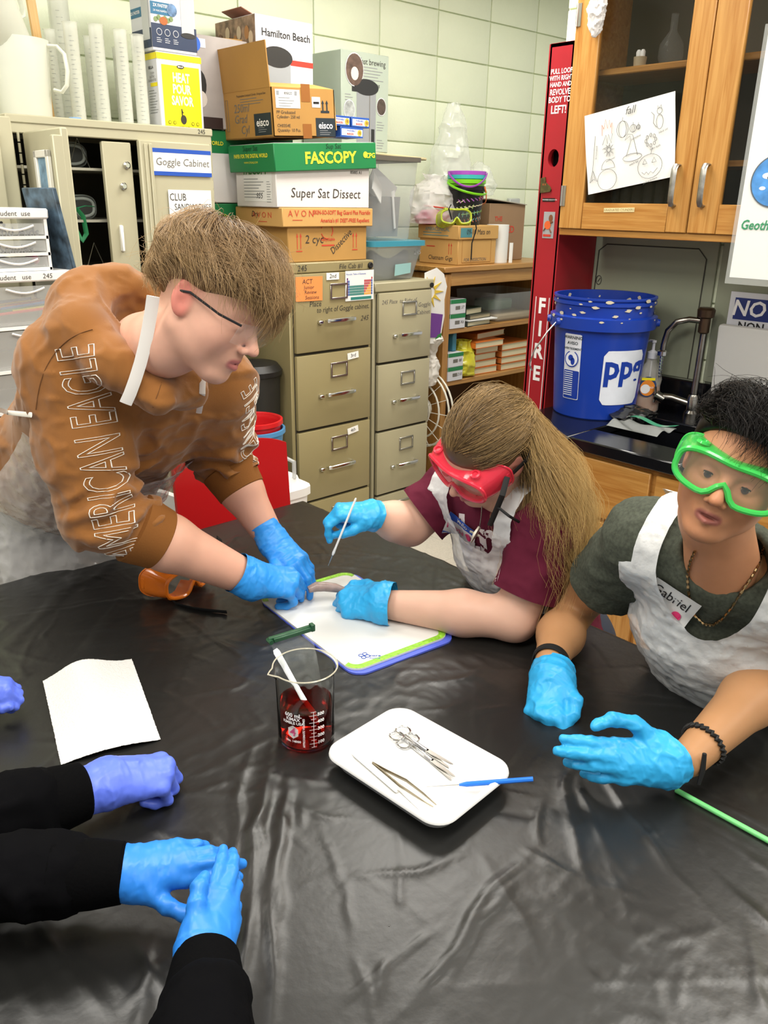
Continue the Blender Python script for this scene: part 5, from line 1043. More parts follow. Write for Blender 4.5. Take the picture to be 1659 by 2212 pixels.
# soap bottle
c = thing('soap_bottle', 'clear pump bottle of amber hand soap beside the bucket', 'soap bottle', (2.865, 1.60, .9125), R(-45))
sb = [(.0, 0), (.9, 0), (1, .006), (1.0, .06), (.92, .10), (1.0, .125), (.8, .165), (.45, .19), (.42, .205)]
MB().lathe([(r*.047, z) for r, z in sb], 28, sq=(1, .62, 2.4)).build('bottle', M('clear_pet', '#f2efe6', .04, spec=.8, alpha=.3), c, ang=50)
MB().lathe([(r*.0445, z+.002) for r, z in ((0, 0), (.9, 0), (1, .006), (1, .06), (.93, .095), (0, .096))], 24, sq=(1, .62, 2.4)).build('soap', M('amber_soap', '#c9761a', .08, trans=.5, ior=1.2), c, ang=50)
MB().lathe([(0, .205), (.02, .205), (.02, .228), (.012, .232), (.006, .236), (.0055, .262), (.009, .264), (.009, .272), (0, .273)], 18).build('pump', HW, c); MB().tube([(0, 0, .268), (.02, 0, .268), (.032, 0, .262)], [.006, .005, .0035], 8).build('nozzle', HW, c).rotation_euler = (0, 0, R(120)); MB().cyl((0, 0, .03), (0, 0, .205), .003, n=8).build('dip_tube', HW, c)
fr_ = frame((-.012, -.031, .10), (1, -.05, 0), (0, 0, 1)); disc(c, fr_, .033, M('label_navy', '#27406b', .4), ay=1.2); disc(c, fr_ @ Matrix.Translation((0, -.004, .0008)), .028, M('label_orange', '#e88a2c', .4), ay=1.1); disc(c, fr_ @ Matrix.Translation((-.008, -.008, .0014)), .018, FWH); patch(c, fr_ @ Matrix.Translation((0, .03, .0012)), .05, .01, YB_); txt(c, 'GOLD', fr_ @ Matrix.Translation((.01, -.002, .002)), .009, FWH, bold=.02)
# faucet
CF = M('worn_chrome', '#9a9790', .22, 1, vary=(30, .25)); BRS = M('brass_brown', '#5c4a3a', .35, .8)
c = thing('faucet', 'old chrome gooseneck laboratory faucet at the sink', 'faucet', (2.90, 1.43, .912))
MB().lathe([(0, 0), (.03, 0), (.03, .02), (.022, .03), (.022, .08), (.018, .09)], 20).build('base', CF, c); MB().cyl((0, 0, .05), (0.005, 0, .325), .0125).build('post', CF, c)
MB().lathe([(.014, .315), (.02, .32), (.02, .37), (.03, .375), (.032, .40), (.025, .408), (0, .41)], 20).build('collar', BRS, c)
MB().tube([(0, .0, .36), (-.02, .05, .362), (-.035, .09, .35), (-.045, .115, .315), (-.05, .122, .265), (-.05, .122, .24)], .0115, 12).build('spout', CF, c); mb = MB(); mb.lathe([(.012, .245), (.02, .24), (.02, .225), (.009, .222)], 16, Matrix.Translation((-.05, .122, 0)))
for k in range(7): mb.lathe([(.0095-.0004*k, .222-.012*k), (.0075-.0004*k, .212-.012*k)], 10, Matrix.Translation((-.05, .122, 0)))
mb.build('hose_barb', CHROME, c); MB().tube([(0, 0, .05), (-.03, .07, .07), (-.04, .10, .07)], .014, 10).build('valve', CF, c); MB().cyl((-.04, .10, .06), (-.055, .125, .075), .018).build('valve_knob', CF, c)
for a in (0, 1.57, 3.14, 4.71): MB().tube([(-.055, .125, .075), (-.058+.03*math.cos(a)*.5, .128+.03*math.cos(a)*.5, .075+.03*math.sin(a))], .005, 6).build('valve_lever', CF, c)
# notice sign and white panel
o = thing('notice_sign', 'NOTICE sign with blue header on the wall panel', 'sign', (2.945, 1.10, 1.18)); MB().box((0, 0, .0), (.004, .54, .40), bev=.001).build('sign_plate', HW, o)
MB().box((-.0026, .0, .143), (.001, .50, .075)).build('blue_header', M('notice_blue', '#1b2f74', .4), o, False); txt(o, 'NOTICE', frame((-.0034, .12, .143), (0, -1, 0), (0, 0, 1)), .075, FWH, bold=.02, shear=.15); txt(o, 'NON-POTABLE', frame((-.0026, .09, .083), (0, -1, 0), (0, 0, 1)), .04, BLACK, bold=.02)
o = tag(MB().box((0, 0, 0), (.03, .52, .34), bev=.012, seg=2).build('white_tub', M('tub_white', '#c6c5c2', .4)), 'white plastic tub standing against the notice sign', 'tub'); place(o, (2.915, 1.115, 1.10), (0, R(-4), 0))
crumple('plastic_bag', 'black crumpled plastic bag beside the bucket on the sink edge', (2.70, 1.555, .915), .10, .07, [(0, 0), (1, .04), (1, .4), (.6, .8), (.2, 1, .055)], .016, 61, M('black_bag', '#17181a', .25, spec=.8), 22)
c = thing('zip_bag', 'clear zip bag with a green seal lying over the sink', 'bag', (2.56, 1.43, .915))
MB().grid(lambda u, v: Vector((-.06+.13*v, .11-.20*u, .012+.014*math.sin(u*7+v*5)*math.sin(v*4)+.02*v*(1-v))), 18, 12).build('film', M('bag_clear2', '#dfe3e0', .12, spec=1, alpha=.3, bump=(80, .6, .004)), c, ang=60); MB().grid(lambda u, v: Vector((.055+.03*v, .11-.20*u, .024+.008*math.sin(u*7))), 14, 2).build('zip_seal', M('zip_green', '#3f8a6c', .3), c)
# drawing, glove and poster on the wall cabinet
dm = frame((2.668, 1.676, 1.852), Vector((0, -.339, .056)), Vector((0, .038, .257))); 
A_, B_, C_, D_ = (Vector((0, y-1.68, z-1.85)) for y, z in ((1.868, 1.952), (1.529, 2.006), (1.492, 1.752), (1.821, 1.694)))
dw = thing('drawing', 'pencil drawing sheet titled fall taped to the cabinet glass', 'drawing', (2.664, 1.68, 1.85))
MB().grid(lambda u, v: A_.lerp(B_, u).lerp(D_.lerp(C_, u), v)+Vector((-.003*math.sin(u*9+v*4)*math.sin(v*3.1)-.001, 0, 0)), 20, 14).build('sheet', PAPER, dw, ang=80)
U_ = (B_-A_).normalized(); V_ = (A_-D_).normalized(); CT = (A_+B_+C_+D_)/4
DM = frame(CT+Vector((-.0052, 0, 0)), U_, V_)
PEN = M('pencil', '#5a5a5a', .7)
def stroke(pts, col=PEN, r=.0007, cl=False): return MB().tube([DM @ Vector((x, y, 0)) for x, y in pts], r, 4, closed=cl).build('pencil_line', col, dw, False)
def ell(cx, cy, rx, ry, n=20, a0=0, a1=6.283): return [(cx+rx*math.cos(a), cy+ry*math.sin(a)) for a in np.linspace(a0, a1, n)]
txt(dw, 'fall', DM @ Matrix.Translation((.01, .108, 0)), .034, PEN, shear=.3); 
for dx in (-.012, 0, .012): stroke(ell(-.02, .055, .022-abs(dx)*.6, .026))
stroke([(-.02, .081), (-.018, .092)])
for cx, rx in ((.02, .012), (.04, .007)): stroke(ell(cx, .05, rx, rx)); stroke(ell(cx, .05, rx*.4, rx)); stroke([(cx, .05+rx), (cx+.001, .057+rx)])
stroke([(-.10, .02), (-.085, .05), (-.08, .02), (-.075, .05), (-.065, .02), (-.06, .05)]); stroke([(-.1, .05), (-.1, .085), (-.093, .07), (-.085, .1), (-.078, .07), (-.07, .095), (-.066, .07), (-.06, .085), (-.062, .05)], ORI)
stroke(ell(.118, .05, .012, .022)); stroke(ell(.118, .083, .009, .009)); stroke([(.112, .09), (.111, .1), (.117, .092), (.124, .1), (.125, .09)]); stroke([(.107, .035), (.095, .05), (.098, .075), (.088, .085)])
stroke([(-.145, -.1), (-.122, .06)]) if False else stroke([(-.128, .055), (-.142, -.055)]); stroke([(-.155, -.095), (-.142, -.055), (-.125, -.095), (-.14, -.085), (-.155, -.095)]); stroke([(-.148, -.09), (-.142, -.055), (-.133, -.09)])
for k in range(9): a = k*.698; stroke([(-.075+.007*math.cos(a-.3), 0+.007*math.sin(a-.3)), (-.075+.022*math.cos(a), .0+.022*math.sin(a)), (-.075+.007*math.cos(a+.3), .007*math.sin(a+.3))])
stroke(ell(-.075, 0, .007, .007)); stroke(ell(.015, -.04, .036, .012)); stroke([(-.008, -.034), (.01, .01), (.008, .028), (-.012, .018), (.0, .036), (.018, .03), (.035, -.036)])
for k in range(8): stroke(ell(.085+.018*math.cos(k*.785), .0+.016*math.sin(k*.785), .004, .006, 8), cl=False)
stroke(ell(-.085, -.095, .038, .034)); stroke(ell(-.08, -.06, .026, .03, 14, 0, 3.14)); stroke([(-.106, -.06), (-.054, -.06)]); stroke(ell(.08, -.08, .045, .038)); stroke([(.085, -.042), (.09, -.025)]); 
for cx in (.062, .096): stroke([(cx-.008, -.07), (cx, -.055), (cx+.008, -.07), (cx-.008, -.07)])
stroke([(.05, -.095), (.06, -.103), (.067, -.096), (.075, -.105), (.083, -.097), (.092, -.104), (.108, -.09)])
for s_, x, y in (('campfire', -.085, .01), ('pumpkins', .03, .02), ('black cat', .13, .02), ('sunflower', -.07, -.032), ('witch hat', .02, -.06), ('fallen leafs', .1, -.025), ('jack-o-lantern', .08, -.125), ('broomstick', -.125, .0)): txt(dw, s_, DM @ Matrix.Translation((x, y, 0)) @ Matrix.Rotation(R(12 if s_ != 'broomstick' else 83), 4, 'Z'), .0095, PEN, shear=.3)
o = crumple('hanging_glove', 'white disposable glove taped to the top of the cabinet door', (2.645, 1.845, 2.19), .024, .034, [(.25, 0), (.75, .15), (1, .4), (.75, .7), (.9, 1, .20)], .009, 71, M('glove_white', '#e9e6e4', .5, alpha=.95), 40, cat='glove')
p_ = thing('poster', 'laminated white poster with a round sky picture reading Geothe', 'poster', (2.655, 1.0, 1.80))
MB().box((0, -.0, 0), (.0016, .50, .70)).build('poster_sheet', M('poster_paper', '#f0f0ee', .3, coat=.4), p_, False); MB().box((-.0005, 0, -.005), (.001, .525, .73)).build('laminate', M('laminate', '#e8ece8', .08, spec=.9, alpha=.2), p_, False)
def pp(y, z): return frame((-.0022, y-1.0, z-1.80), (0, -1, 0), (0, 0, 1))
SKYM = M('sky_print', '#4f8ed0', .4, vary=(12, .55)); disc(p_, pp(1.155, 1.735), .075, M('ring_grey', '#5b6570', .5), 40); disc(p_, pp(1.155, 1.735) @ Matrix.Translation((0, 0, .0006)), .071, SKYM, 40)
for y, z, r_ in ((1.18, 1.75, .016), (1.16, 1.745, .02), (1.14, 1.755, .015), (1.19, 1.715, .01)): disc(p_, pp(y, z) @ Matrix.Translation((0, 0, .0012)), r_, M('cloud_print', '#dfe8f2', .5), ay=.55)
txt(p_, 'Geothermal', pp(1.24, 1.608), .040, M('poster_green', '#3a8f63', .5), align='LEFT', bold=.02, shear=.2, sx=.85)
o = MB().tube([(0, 0, 0), (.0, .02, .05), (.0, .01, .10), (0, .03, .14)], .006, 6).build('green_cord', M('cord_green', '#3a8a3c', .5)); tag(o, 'green cord tucked behind the top of the wall cabinet', 'cord'); place(o, (2.80, 2.0, 2.19))
# ================================================================ LEFT: plastic drawer units
DW = M('drawer_white', '#efefec', .35); DC = M('drawer_clear', '#d9dcda', .2, spec=.6, alpha=.30)
def drawers(label, x0, x1, yf, z0, z1, n, texts, dep=.3, top='', cl=DC):
    c = thing('drawer_unit', label, 'drawer unit', ((x0+x1)/2, yf, z0)); w_ = x1-x0; h = z1-z0; hh = (h-.03)/n
    mb = MB()
    for x in (-w_/2+.004, w_/2-.004): mb.box((x, dep/2, h/2), (.008, dep, h), bev=.001)
    mb.box((0, dep/2, h-.013), (w_+.01, dep+.01, .026), bev=.004); mb.box((0, dep/2, .004), (w_, dep, .008))
    for i in range(1, n): mb.box((0, dep/2, hh*i), (w_, dep, .008))
    mb.build('frame', DW, c)
    for i in range(n):
        zc = hh*(i+.5); d = MB().box((0, .004, zc), (w_-.02, .004, hh-.014), bev=.001).build('drawer', cl, c); mb = MB()
        mb.box((0, dep/2, zc-hh/2+.012), (w_-.03, dep-.02, .003)); mb.build('drawer_tray', cl, d, False)
        MB().tube([(-.05+.1*t_, -.006, zc+hh/2-.012-.012*math.sin(3.14*t_)) for t_ in np.linspace(0, 1, 9)], .0028, 6).build('pull', DW, d)
        if texts[i]: txt(d, texts[i], frame((.0, .0008, zc-.008), (1, 0, 0), (0, 0, 1)), .032, GREYP, shear=.1)
    if top: txt(c, top, frame((.0, -.0055, h-.013), (1, 0, 0), (0, 0, 1)), .018, INK, shear=.1)
    return c
u1 = drawers('small white drawer unit labelled Band Aids and Staples', .715, .893, 2.30, 1.4735, 1.63, 3, ['', 'Staples', 'Band Aids'], .2, 'Student  use')
for i, (x, z, w_, col) in enumerate(((-.04, .022, .08, '#3a3f55'), (.03, .02, .05, '#444a66'), (.06, .026, .02, '#e0527d'))): MB().box((x, .06, z), (w_, .06, .022), bev=.006).build('contents', M('cont'+col, col, .5), u1)
u2 = drawers('wide clear drawer unit of coloured pencils marked Student use 245', .66, .955, 2.29, 1.10, 1.4725, 3, ['', '', ''], .3, 'Student   use      245')
pc = ['#d8423a', '#e8c832', '#3a6fb8', '#3c9a52', '#d8682c', '#b83a6a', '#4a8a3c', '#e0b02c', '#32508f', '#c9483a']
for i, col in enumerate(pc):
    o = thing('pencil', '%s coloured pencil in the clear drawer' % ['red', 'yellow', 'blue', 'green', 'orange', 'magenta', 'leaf green', 'golden', 'navy', 'brick red'][i], 'pencil', (.70+.012*((i*7) % 9), 2.315+.02*i, 1.362+.006*(i % 3)), (0, R(-4-6*((i*3) % 3)), R(-4+4*(i % 4))), 'pencils in the drawer')
    MB().tube([(0, 0, 0), (.16, 0, 0)], .0038, 6).build('barrel', M('pc'+col, col, .4), o); MB().tube([(.16, 0, 0), (.175, 0, 0)], [.0038, .0008], 6).build('tip', M('pencil_wood', '#d8b98c', .6), o)
o = tag(MB().box((0, 0, .1), (.012, .16, .22), bev=.002).build('notebook', M('notebook_print', '#3c4f5f', .5, vary=(30, .8))), 'dark patterned notebook leaning by the small drawers', 'notebook'); place(o, (.935, 2.36, 1.4735), (0, R(-9), R(8)))
st_ = thing('stand', 'dark stand under the plastic drawer units', 'stand', (.8, 2.42, 0)); MB().box((0, 0, 1.085), (.42, .36, .025), bev=.003).build('stand_top', M('dark_stand', '#3a3632', .5), st_)
for a in (-.19, .19):
    for b_ in (-.16, .16): MB().box((a, b_, .535), (.03, .03, 1.07)).build('leg', M('dark_stand', '#3a3632', .5), st_)
# goggles hanging inside goggle cabinet
GS = M('green_strap', '#1f7a4c', .5)
o = tag(MB().tube([(1.165, 2.80, 1.60), (1.18, 2.79, 1.545), (1.195, 2.79, 1.525), (1.21, 2.79, 1.545), (1.205, 2.79, 1.60), (1.19, 2.80, 1.625), (1.22, 2.80, 1.632), (1.25, 2.80, 1.63)], [(.009, .0015)]*8, 8, flat=(1, 0, 0)).build('goggle_strap', GS), 'green goggle strap hanging from the cabinet shelf', 'strap')
for i, (x, z, cl_, lab) in enumerate(((1.215, 1.612, 'clear', 'goggles on the middle shelf of the dark cabinet'), (1.20, 1.775, 'clear', 'goggles on the top shelf of the dark cabinet'))):
    gb, gr = M('gog_clear', '#aeb6b0', .15, alpha=.3), M('gog_clear_rim', '#aeb6b0', .15, alpha=.5); c = thing('safety_goggles', 'dim clear '+lab, 'goggles', (x, 2.88, z+.015)); goggles(c, gb, gr, LENS, Matrix.Rotation(R(-110), 4, 'Z') @ Matrix.Scale(.85, 4), vent=False)
# ================================================================ BEHIND BOY: chair, bins
CHR = M('chair_red', '#b01a1d', .22, spec=.6); 
c = thing('chair', 'red plastic classroom chair pushed behind the boy', 'chair', (1.36, 2.20, 0), R(-8))
def shell(u, v):
    x = -.20+.40*u; cxx = (2*u-1); z = .50+.42*v; y = .0+.03*v-.05*cxx*cxx*.6
    rnd = (abs(cxx)**4); z2 = z-.04*rnd*(v-.5)*1.2; return Vector((x, y, z2))
MB().grid(shell, 16, 10).build('backrest', CHR, c, ang=80, solid=.012); MB().grid(lambda u, v: Vector((-.2+.4*u, -.38+.37*v, .455+.02*(2*u-1)**2-.02*math.sin(3.14*v))), 12, 8).build('seat', CHR, c, ang=80, solid=.012)
for a in (-.17, .17):
    MB().tube([(a, .02, .78), (a, .0, .45), (a, .04, .0)], .011, 8).build('leg', CHROME, c); MB().tube([(a, -.02, .44), (a, -.33, .44), (a, -.38, .0)], .011, 8).build('leg', CHROME, c)
def pail(name, label, loc, r0, r1, h, mat, ridges=0, rimm=None):
    c = thing(name, label, 'bucket', loc); prof = [(0, 0), (r0, 0), (r1, h)]
    pin = [(r1-.004, h)]+[(r1-.005-(r1-r0)*(k+.5)/40*1-(.0025 if k % 2 else 0), h-(k+1)*h*.9/24) for k in range(24 if ridges else 0)]+[(r0-.003, .01), (0, .008)]
    MB().lathe(prof+pin, 36).build('pail', mat, c, ang=30); MB().lathe([(r1-.004, h-.002), (r1-.002, h+.004), (r1+.006, h+.003), (r1+.007, h-.012), (r1, h-.014)], 36).build('rim', rimm or mat, c, ang=50); return c
BL2 = M('pail_light_blue', '#4a86b4', .35); RD2 = M('pail_red', '#c11d22', .3)
st2 = thing('storage_crate', 'grey crate carrying the nested round buckets', 'crate', (1.69, 2.56, 0)); MB().box((0, 0, .30), (.26, .3, .60), bev=.02).build('crate_body', M('crate_grey', '#5d5a50', .5), st2)
pail('round_bucket', 'light blue round bucket holding the red one', (1.66, 2.52, .6005), .082, .112, .255, BL2); pail('round_bucket', 'red ribbed bucket nested in the light blue one', (1.657, 2.52, .640), .08, .106, .25, RD2, 1)
bb = thing('blue_basin', 'deep blue plastic basin behind the table edge', 'basin', (1.215, 2.455, .2405)); MB().lathe([(0, 0), (.14, 0), (.17, .33), (.195, .345), (.195, .38), (.17, .375), (.15, .33), (.14, .02), (0, .015)], 40).build('basin', M('basin_blue', '#24449a', .3), bb, ang=40)
o = tag(MB().box((0, 0, .12), (.36, .34, .24), bev=.02).build('low_cart', M('cart_grey', '#4a4a48', .5)), 'low grey cart under the blue basin', 'cart'); place(o, (1.22, 2.46, 0))
o = thing('white_bin', 'white plastic bin tilted inside the blue basin', 'bin', (1.22, 2.46, .42), (R(10), R(-18), R(20))); MB().lathe([(0, 0), (.085, 0), (.1, .26), (.11, .265), (.11, .28), (.095, .28), (.08, .02), (0, .015)], 24, sq=(1, .8, 4)).build('bin', DW, o)
o = thing('white_container', 'white lidded container behind the red chair', 'container', (1.615, 2.30, .4205)); MB().lathe([(0, 0), (.075, 0), (.09, .24), (.1, .245), (.1, .275), (.07, .285), (.06, .31), (0, .315)], 24, sq=(1, .85, 4)).build('container', DW, o); MB().tube([(.03, -.05, .31), (.03, -.05, .37), (.03, .02, .375)], .008, 6).build('clasp', M('clear_clasp', '#d0d4d4', .2, alpha=.6), o)
o = tag(MB().box((0, 0, .21), (.26, .24, .42), bev=.02).build('blue_crate', M('crate_blue', '#2c50b0', .35)), 'blue crate under the white container', 'crate'); place(o, (1.62, 2.30, 0))
o = thing('waste_bin', 'black waste bin with a ribbed lid beside the file cabinet', 'bin', (1.88, 2.84, 0)); MB().lathe([(0, 0), (.09, 0), (.11, 1.0), (0, 1.0)], 28).build('bin', M('bin_black', '#24231f', .5), o); MB().lathe([(.118, .985), (.12, 1.005), (.10, 1.03), (0, 1.045)], 28).build('lid', M('bin_lid', '#1c1c1c', .4), o)
o = thing('tubing', 'coil of clear tubing behind the apron', 'tubing', (1.20, 2.56, .72)); mb = MB(); mb.tube([(.0+.09*math.cos(a), .02*a*.3, .09*math.sin(a)) for a in np.linspace(0, 16, 60)], .006, 6); mb.build('coil', M('clear_tube', '#c9cdd0', .15, alpha=.5), o)
o = tag(MB().box((0, 0, .3), (.10, .2, .60), bev=.01).build('dark_crate', M('dark_crate', '#1d1c1b', .6)), 'dark crate beneath the coil of tubing', 'crate'); place(o, (1.52, 2.62, 0))
o = tag(MB().box((0, 0, .06), (.12, .2, .12), bev=.02).build('white_box', M('appliance_white', '#cfcfca', .4)), 'white appliance box behind the tubing', 'box'); place(o, (1.50, 2.60, .6))
# ================================================================ SDF TOOLKIT (implicit surfaces -> mesh)
class SDF:
    def __init__(s, res): s.res = res; s.p = []; s.X = np.eye(4)
    def xf(s, m): s.X = np.array(m); return s
    def _pt(s, a): return (s.X @ np.array([*a, 1.]))[:3]
    def _sc(s): return np.linalg.norm(s.X[:3, 0])
    def cap(s, a, b, ra, rb=None, k=.01, op=1, sq=None):
        """rounded cone; sq=(axis, factor) widens along axis"""
        sc = s._sc(); rb = ra if rb is None else rb
        if sq is not None: ax = s.X[:3, :3] @ np.array(sq[0], float); ax = ax/np.linalg.norm(ax); sq = (ax, sq[1])
        s.p.append(('c', s._pt(a), s._pt(b), ra*sc, rb*sc, k*sc, op, sq)); return s
    def chain(s, P, r, k=.01, op=1, sq=None):
        for i in range(len(P)-1): s.cap(P[i], P[i+1], r[i], r[i+1], k, op, sq)
        return s
    def ell(s, c, r, k=.01, op=1, rot=None):
        sc = s._sc(); m = s.X[:3, :3]/sc
        if rot is not None: m = m @ np.array(rot)
        s.p.append(('e', s._pt(c), np.array(r)*sc, m, k*sc, op)); return s
    def _bb(s, q, m):
        if q[0] == 'c':
            f = q[7][1] if q[7] else 1; r = max(q[3], q[4])*max(1, f)+m; return np.minimum(q[1], q[2])-r, np.maximum(q[1], q[2])+r
        r = np.max(q[2])+m; return q[1]-r, q[1]+r
    def mesh(s, pad=.012, lo=None, hi=None, shrink=0, smooth=1):
        h = s.res; A = [s._bb(q, pad) for q in s.p if q[-2 if q[0] == 'c' else -1] == 1]
        L = np.min([a[0] for a in A], 0) if lo is None else np.array(lo, float); H = np.max([a[1] for a in A], 0) if hi is None else np.array(hi, float)
        n = np.ceil((H-L)/h).astype(int)+1; D = np.full(n, .2, np.float32)
        ax = [(L[i]+h*np.arange(n[i])).astype(np.float32) for i in range(3)]
        for q in s.p:
            k = q[5] if q[0] == 'c' else q[4]; op = q[6] if q[0] == 'c' else q[5]
            a, b = s._bb(q, k+abs(shrink)+3*h+.004); i0 = np.clip(np.floor((a-L)/h).astype(int), 0, n); i1 = np.clip(np.ceil((b-L)/h).astype(int)+1, 0, n)
            if np.any(i1 <= i0): continue
            sl = tuple(slice(i0[i], i1[i]) for i in range(3))
            x = ax[0][sl[0]][:, None, None]; y = ax[1][sl[1]][None, :, None]; z = ax[2][sl[2]][None, None, :]
            if q[0] == 'c':
                p0, p1 = q[1], q[2]; d = p1-p0; l2 = max(d@d, 1e-12); vx, vy, vz = x-np.float32(p0[0]), y-np.float32(p0[1]), z-np.float32(p0[2])
                t = np.clip((vx*np.float32(d[0])+vy*np.float32(d[1])+vz*np.float32(d[2]))/np.float32(l2), 0, 1)
                ux, uy, uz = vx-t*np.float32(d[0]), vy-t*np.float32(d[1]), vz-t*np.float32(d[2]); r2 = ux*ux+uy*uy+uz*uz
                if q[7]:
                    a_, f = q[7]; c = ux*np.float32(a_[0])+uy*np.float32(a_[1])+uz*np.float32(a_[2]); r2 = np.maximum(r2-c*c, 0)+(c/np.float32(f))**2
                dd = np.sqrt(r2)-(np.float32(q[3])+t*np.float32(q[4]-q[3]))
            else:
                m = q[3]; vx, vy, vz = x-np.float32(q[1][0]), y-np.float32(q[1][1]), z-np.float32(q[1][2]); k0 = 0; k1 = 0
                for i in range(3):
                    c = vx*np.float32(m[0, i])+vy*np.float32(m[1, i])+vz*np.float32(m[2, i]); r = np.float32(q[2][i]); k0 = k0+(c/r)**2; k1 = k1+(c/(r*r))**2
                k0 = np.sqrt(k0); dd = k0*(k0-1)/np.maximum(np.sqrt(k1), 1e-6)
            cur = D[sl]
            if op == 1:
                if k > 0: hh = np.maximum(k-np.abs(cur-dd), 0)/k; D[sl] = np.minimum(cur, dd)-hh*hh*k*.25
                else: D[sl] = np.minimum(cur, dd)
            else:
                dd = -dd
                if k > 0: hh = np.maximum(k-np.abs(cur-dd), 0)/k; D[sl] = np.maximum(cur, dd)+hh*hh*k*.25
                else: D[sl] = np.maximum(cur, dd)
        D += shrink
        return surface_nets(D, L, h, smooth)
def surface_nets(D, L, h, smooth=1):
    S = D < 0; n = np.array(D.shape); c = S[:-1, :-1, :-1].astype(np.int8)
    tot = np.zeros(n-1, np.int8)
    for i in (0, 1):
        for j in (0, 1):
            for k in (0, 1): tot += S[i:n[0]-1+i, j:n[1]-1+j, k:n[2]-1+k]
    act = (tot > 0) & (tot < 8); idx = np.full(n-1, -1, np.int32); I = np.argwhere(act); idx[act] = np.arange(len(I))
    acc = np.zeros((len(I), 3)); cnt = np.zeros(len(I))
    cor = [(i, j, k) for i in (0, 1) for j in (0, 1) for k in (0, 1)]
    val = {q: D[I[:, 0]+q[0], I[:, 1]+q[1], I[:, 2]+q[2]] for q in cor}
    for a in cor:
        for d in range(3):
            if a[d]: continue
            b = list(a); b[d] = 1; b = tuple(b); va, vb = val[a], val[b]; m = (va < 0) != (vb < 0)
            t = va[m]/(va[m]-vb[m]); p = np.tile(np.array(a, float), (m.sum(), 1)); p[:, d] = t; acc[m] += p; cnt[m] += 1
    V = L+h*(I+acc/cnt[:, None]); F = []
    for d in range(3):
        sl0 = [slice(None)]*3; sl1 = [slice(None)]*3; sl0[d] = slice(0, -1); sl1[d] = slice(1, None); a = S[tuple(sl0)]; b = S[tuple(sl1)]
        E = np.argwhere(a != b); e, f = [(1, 2), (2, 0), (0, 1)][d]
        ok = (E[:, e] > 0) & (E[:, f] > 0) & (E[:, e] < n[e]-1) & (E[:, f] < n[f]-1); E = E[ok]; s = a[tuple(E.T)]
        def g(de, df): q = E.copy(); q[:, e] -= de; q[:, f] -= df; return idx[tuple(q.T)]
        Q = np.stack([g(1, 1), g(0, 1), g(0, 0), g(1, 0)], 1); Q[~s] = Q[~s][:, ::-1]; F.append(Q)
    F = np.concatenate(F)
    for _ in range(smooth): V = lap(V, F, .5)
    return V, F
def lap(V, F, w=.5):
    A = np.zeros_like(V); C = np.zeros(len(V)); k = F.shape[1]
    for i in range(k):
        a, b = F[:, i], F[:, (i+1) % k]
        for q in range(3): A[:, q] += np.bincount(a, V[b, q], len(V))+np.bincount(b, V[a, q], len(V))
        C += np.bincount(a, minlength=len(V))+np.bincount(b, minlength=len(V))
    C = np.maximum(C, 1); return V*(1-w)+w*A/C[:, None]
def normals(V, F):
    a, b, c = V[F[:, 0]], V[F[:, 1]], V[F[:, 2]]; fn = np.cross(b-a, c-a); N = np.zeros_like(V)
    for i in range(F.shape[1]):
        for q in range(3): N[:, q] += np.bincount(F[:, i], fn[:, q], len(V))
    return N/np.maximum(np.linalg.norm(N, axis=1, keepdims=True), 1e-12)
def tri(F): return F if F.shape[1] == 3 else np.concatenate([F[:, [0, 1, 2]], F[:, [0, 2, 3]]])
def clip(V, F, f):
    """keep f>0"""
    F = tri(F); pos = f > 0; c = pos[F].sum(1); keep = F[c == 3]; out = [keep]; nv = [V]; base = len(V)
    T = F[(c == 1) | (c == 2)]
    if len(T):
        one = pos[T].sum(1) == 1; odd = np.where(one[:, None], pos[T], ~pos[T]).argmax(1); r = np.arange(len(T))
        A, B, C = T[r, odd], T[r, (odd+1) % 3], T[r, (odd+2) % 3]
        E = np.concatenate([np.stack([A, B], 1), np.stack([A, C], 1)]); Es = np.sort(E, 1); U, inv = np.unique(Es, axis=0, return_inverse=True); inv = inv.ravel()
        t = f[U[:, 0]]/(f[U[:, 0]]-f[U[:, 1]]); nv.append(V[U[:, 0]]+(V[U[:, 1]]-V[U[:, 0]])*t[:, None]); ab = inv[:len(T)]+base; ac = inv[len(T):]+base
        o = one; out.append(np.stack([A[o], ab[o], ac[o]], 1)); o = ~one; out.append(np.stack([ab[o], B[o], C[o]], 1)); out.append(np.stack([ab[o], C[o], ac[o]], 1))
    V = np.concatenate(nv); F = np.concatenate(out); used = np.unique(F); mp = np.full(len(V), -1); mp[used] = np.arange(len(used)); return V[used], mp[F]
def colattr(o, C):
    a = o.data.color_attributes.new('Col', 'FLOAT_COLOR', 'POINT'); C = np.concatenate([C, np.ones((len(C), 1))], 1).astype(np.float32); a.data.foreach_set('color', C.ravel())
def L3c(h): return np.array(lin(h)[:3])
def nz(v): v = np.array(v, float); return v/np.linalg.norm(v)
def basis(f, u, c, sc=1.0):
    f = nz(f); u = np.array(u, float); u = nz(u-f*(u@f)); l = np.cross(u, f); m = np.eye(4); m[:3, 0] = f*sc; m[:3, 1] = l*sc; m[:3, 2] = u*sc; m[:3, 3] = c; return m
def tomat(m): return Matrix([list(r) for r in m])
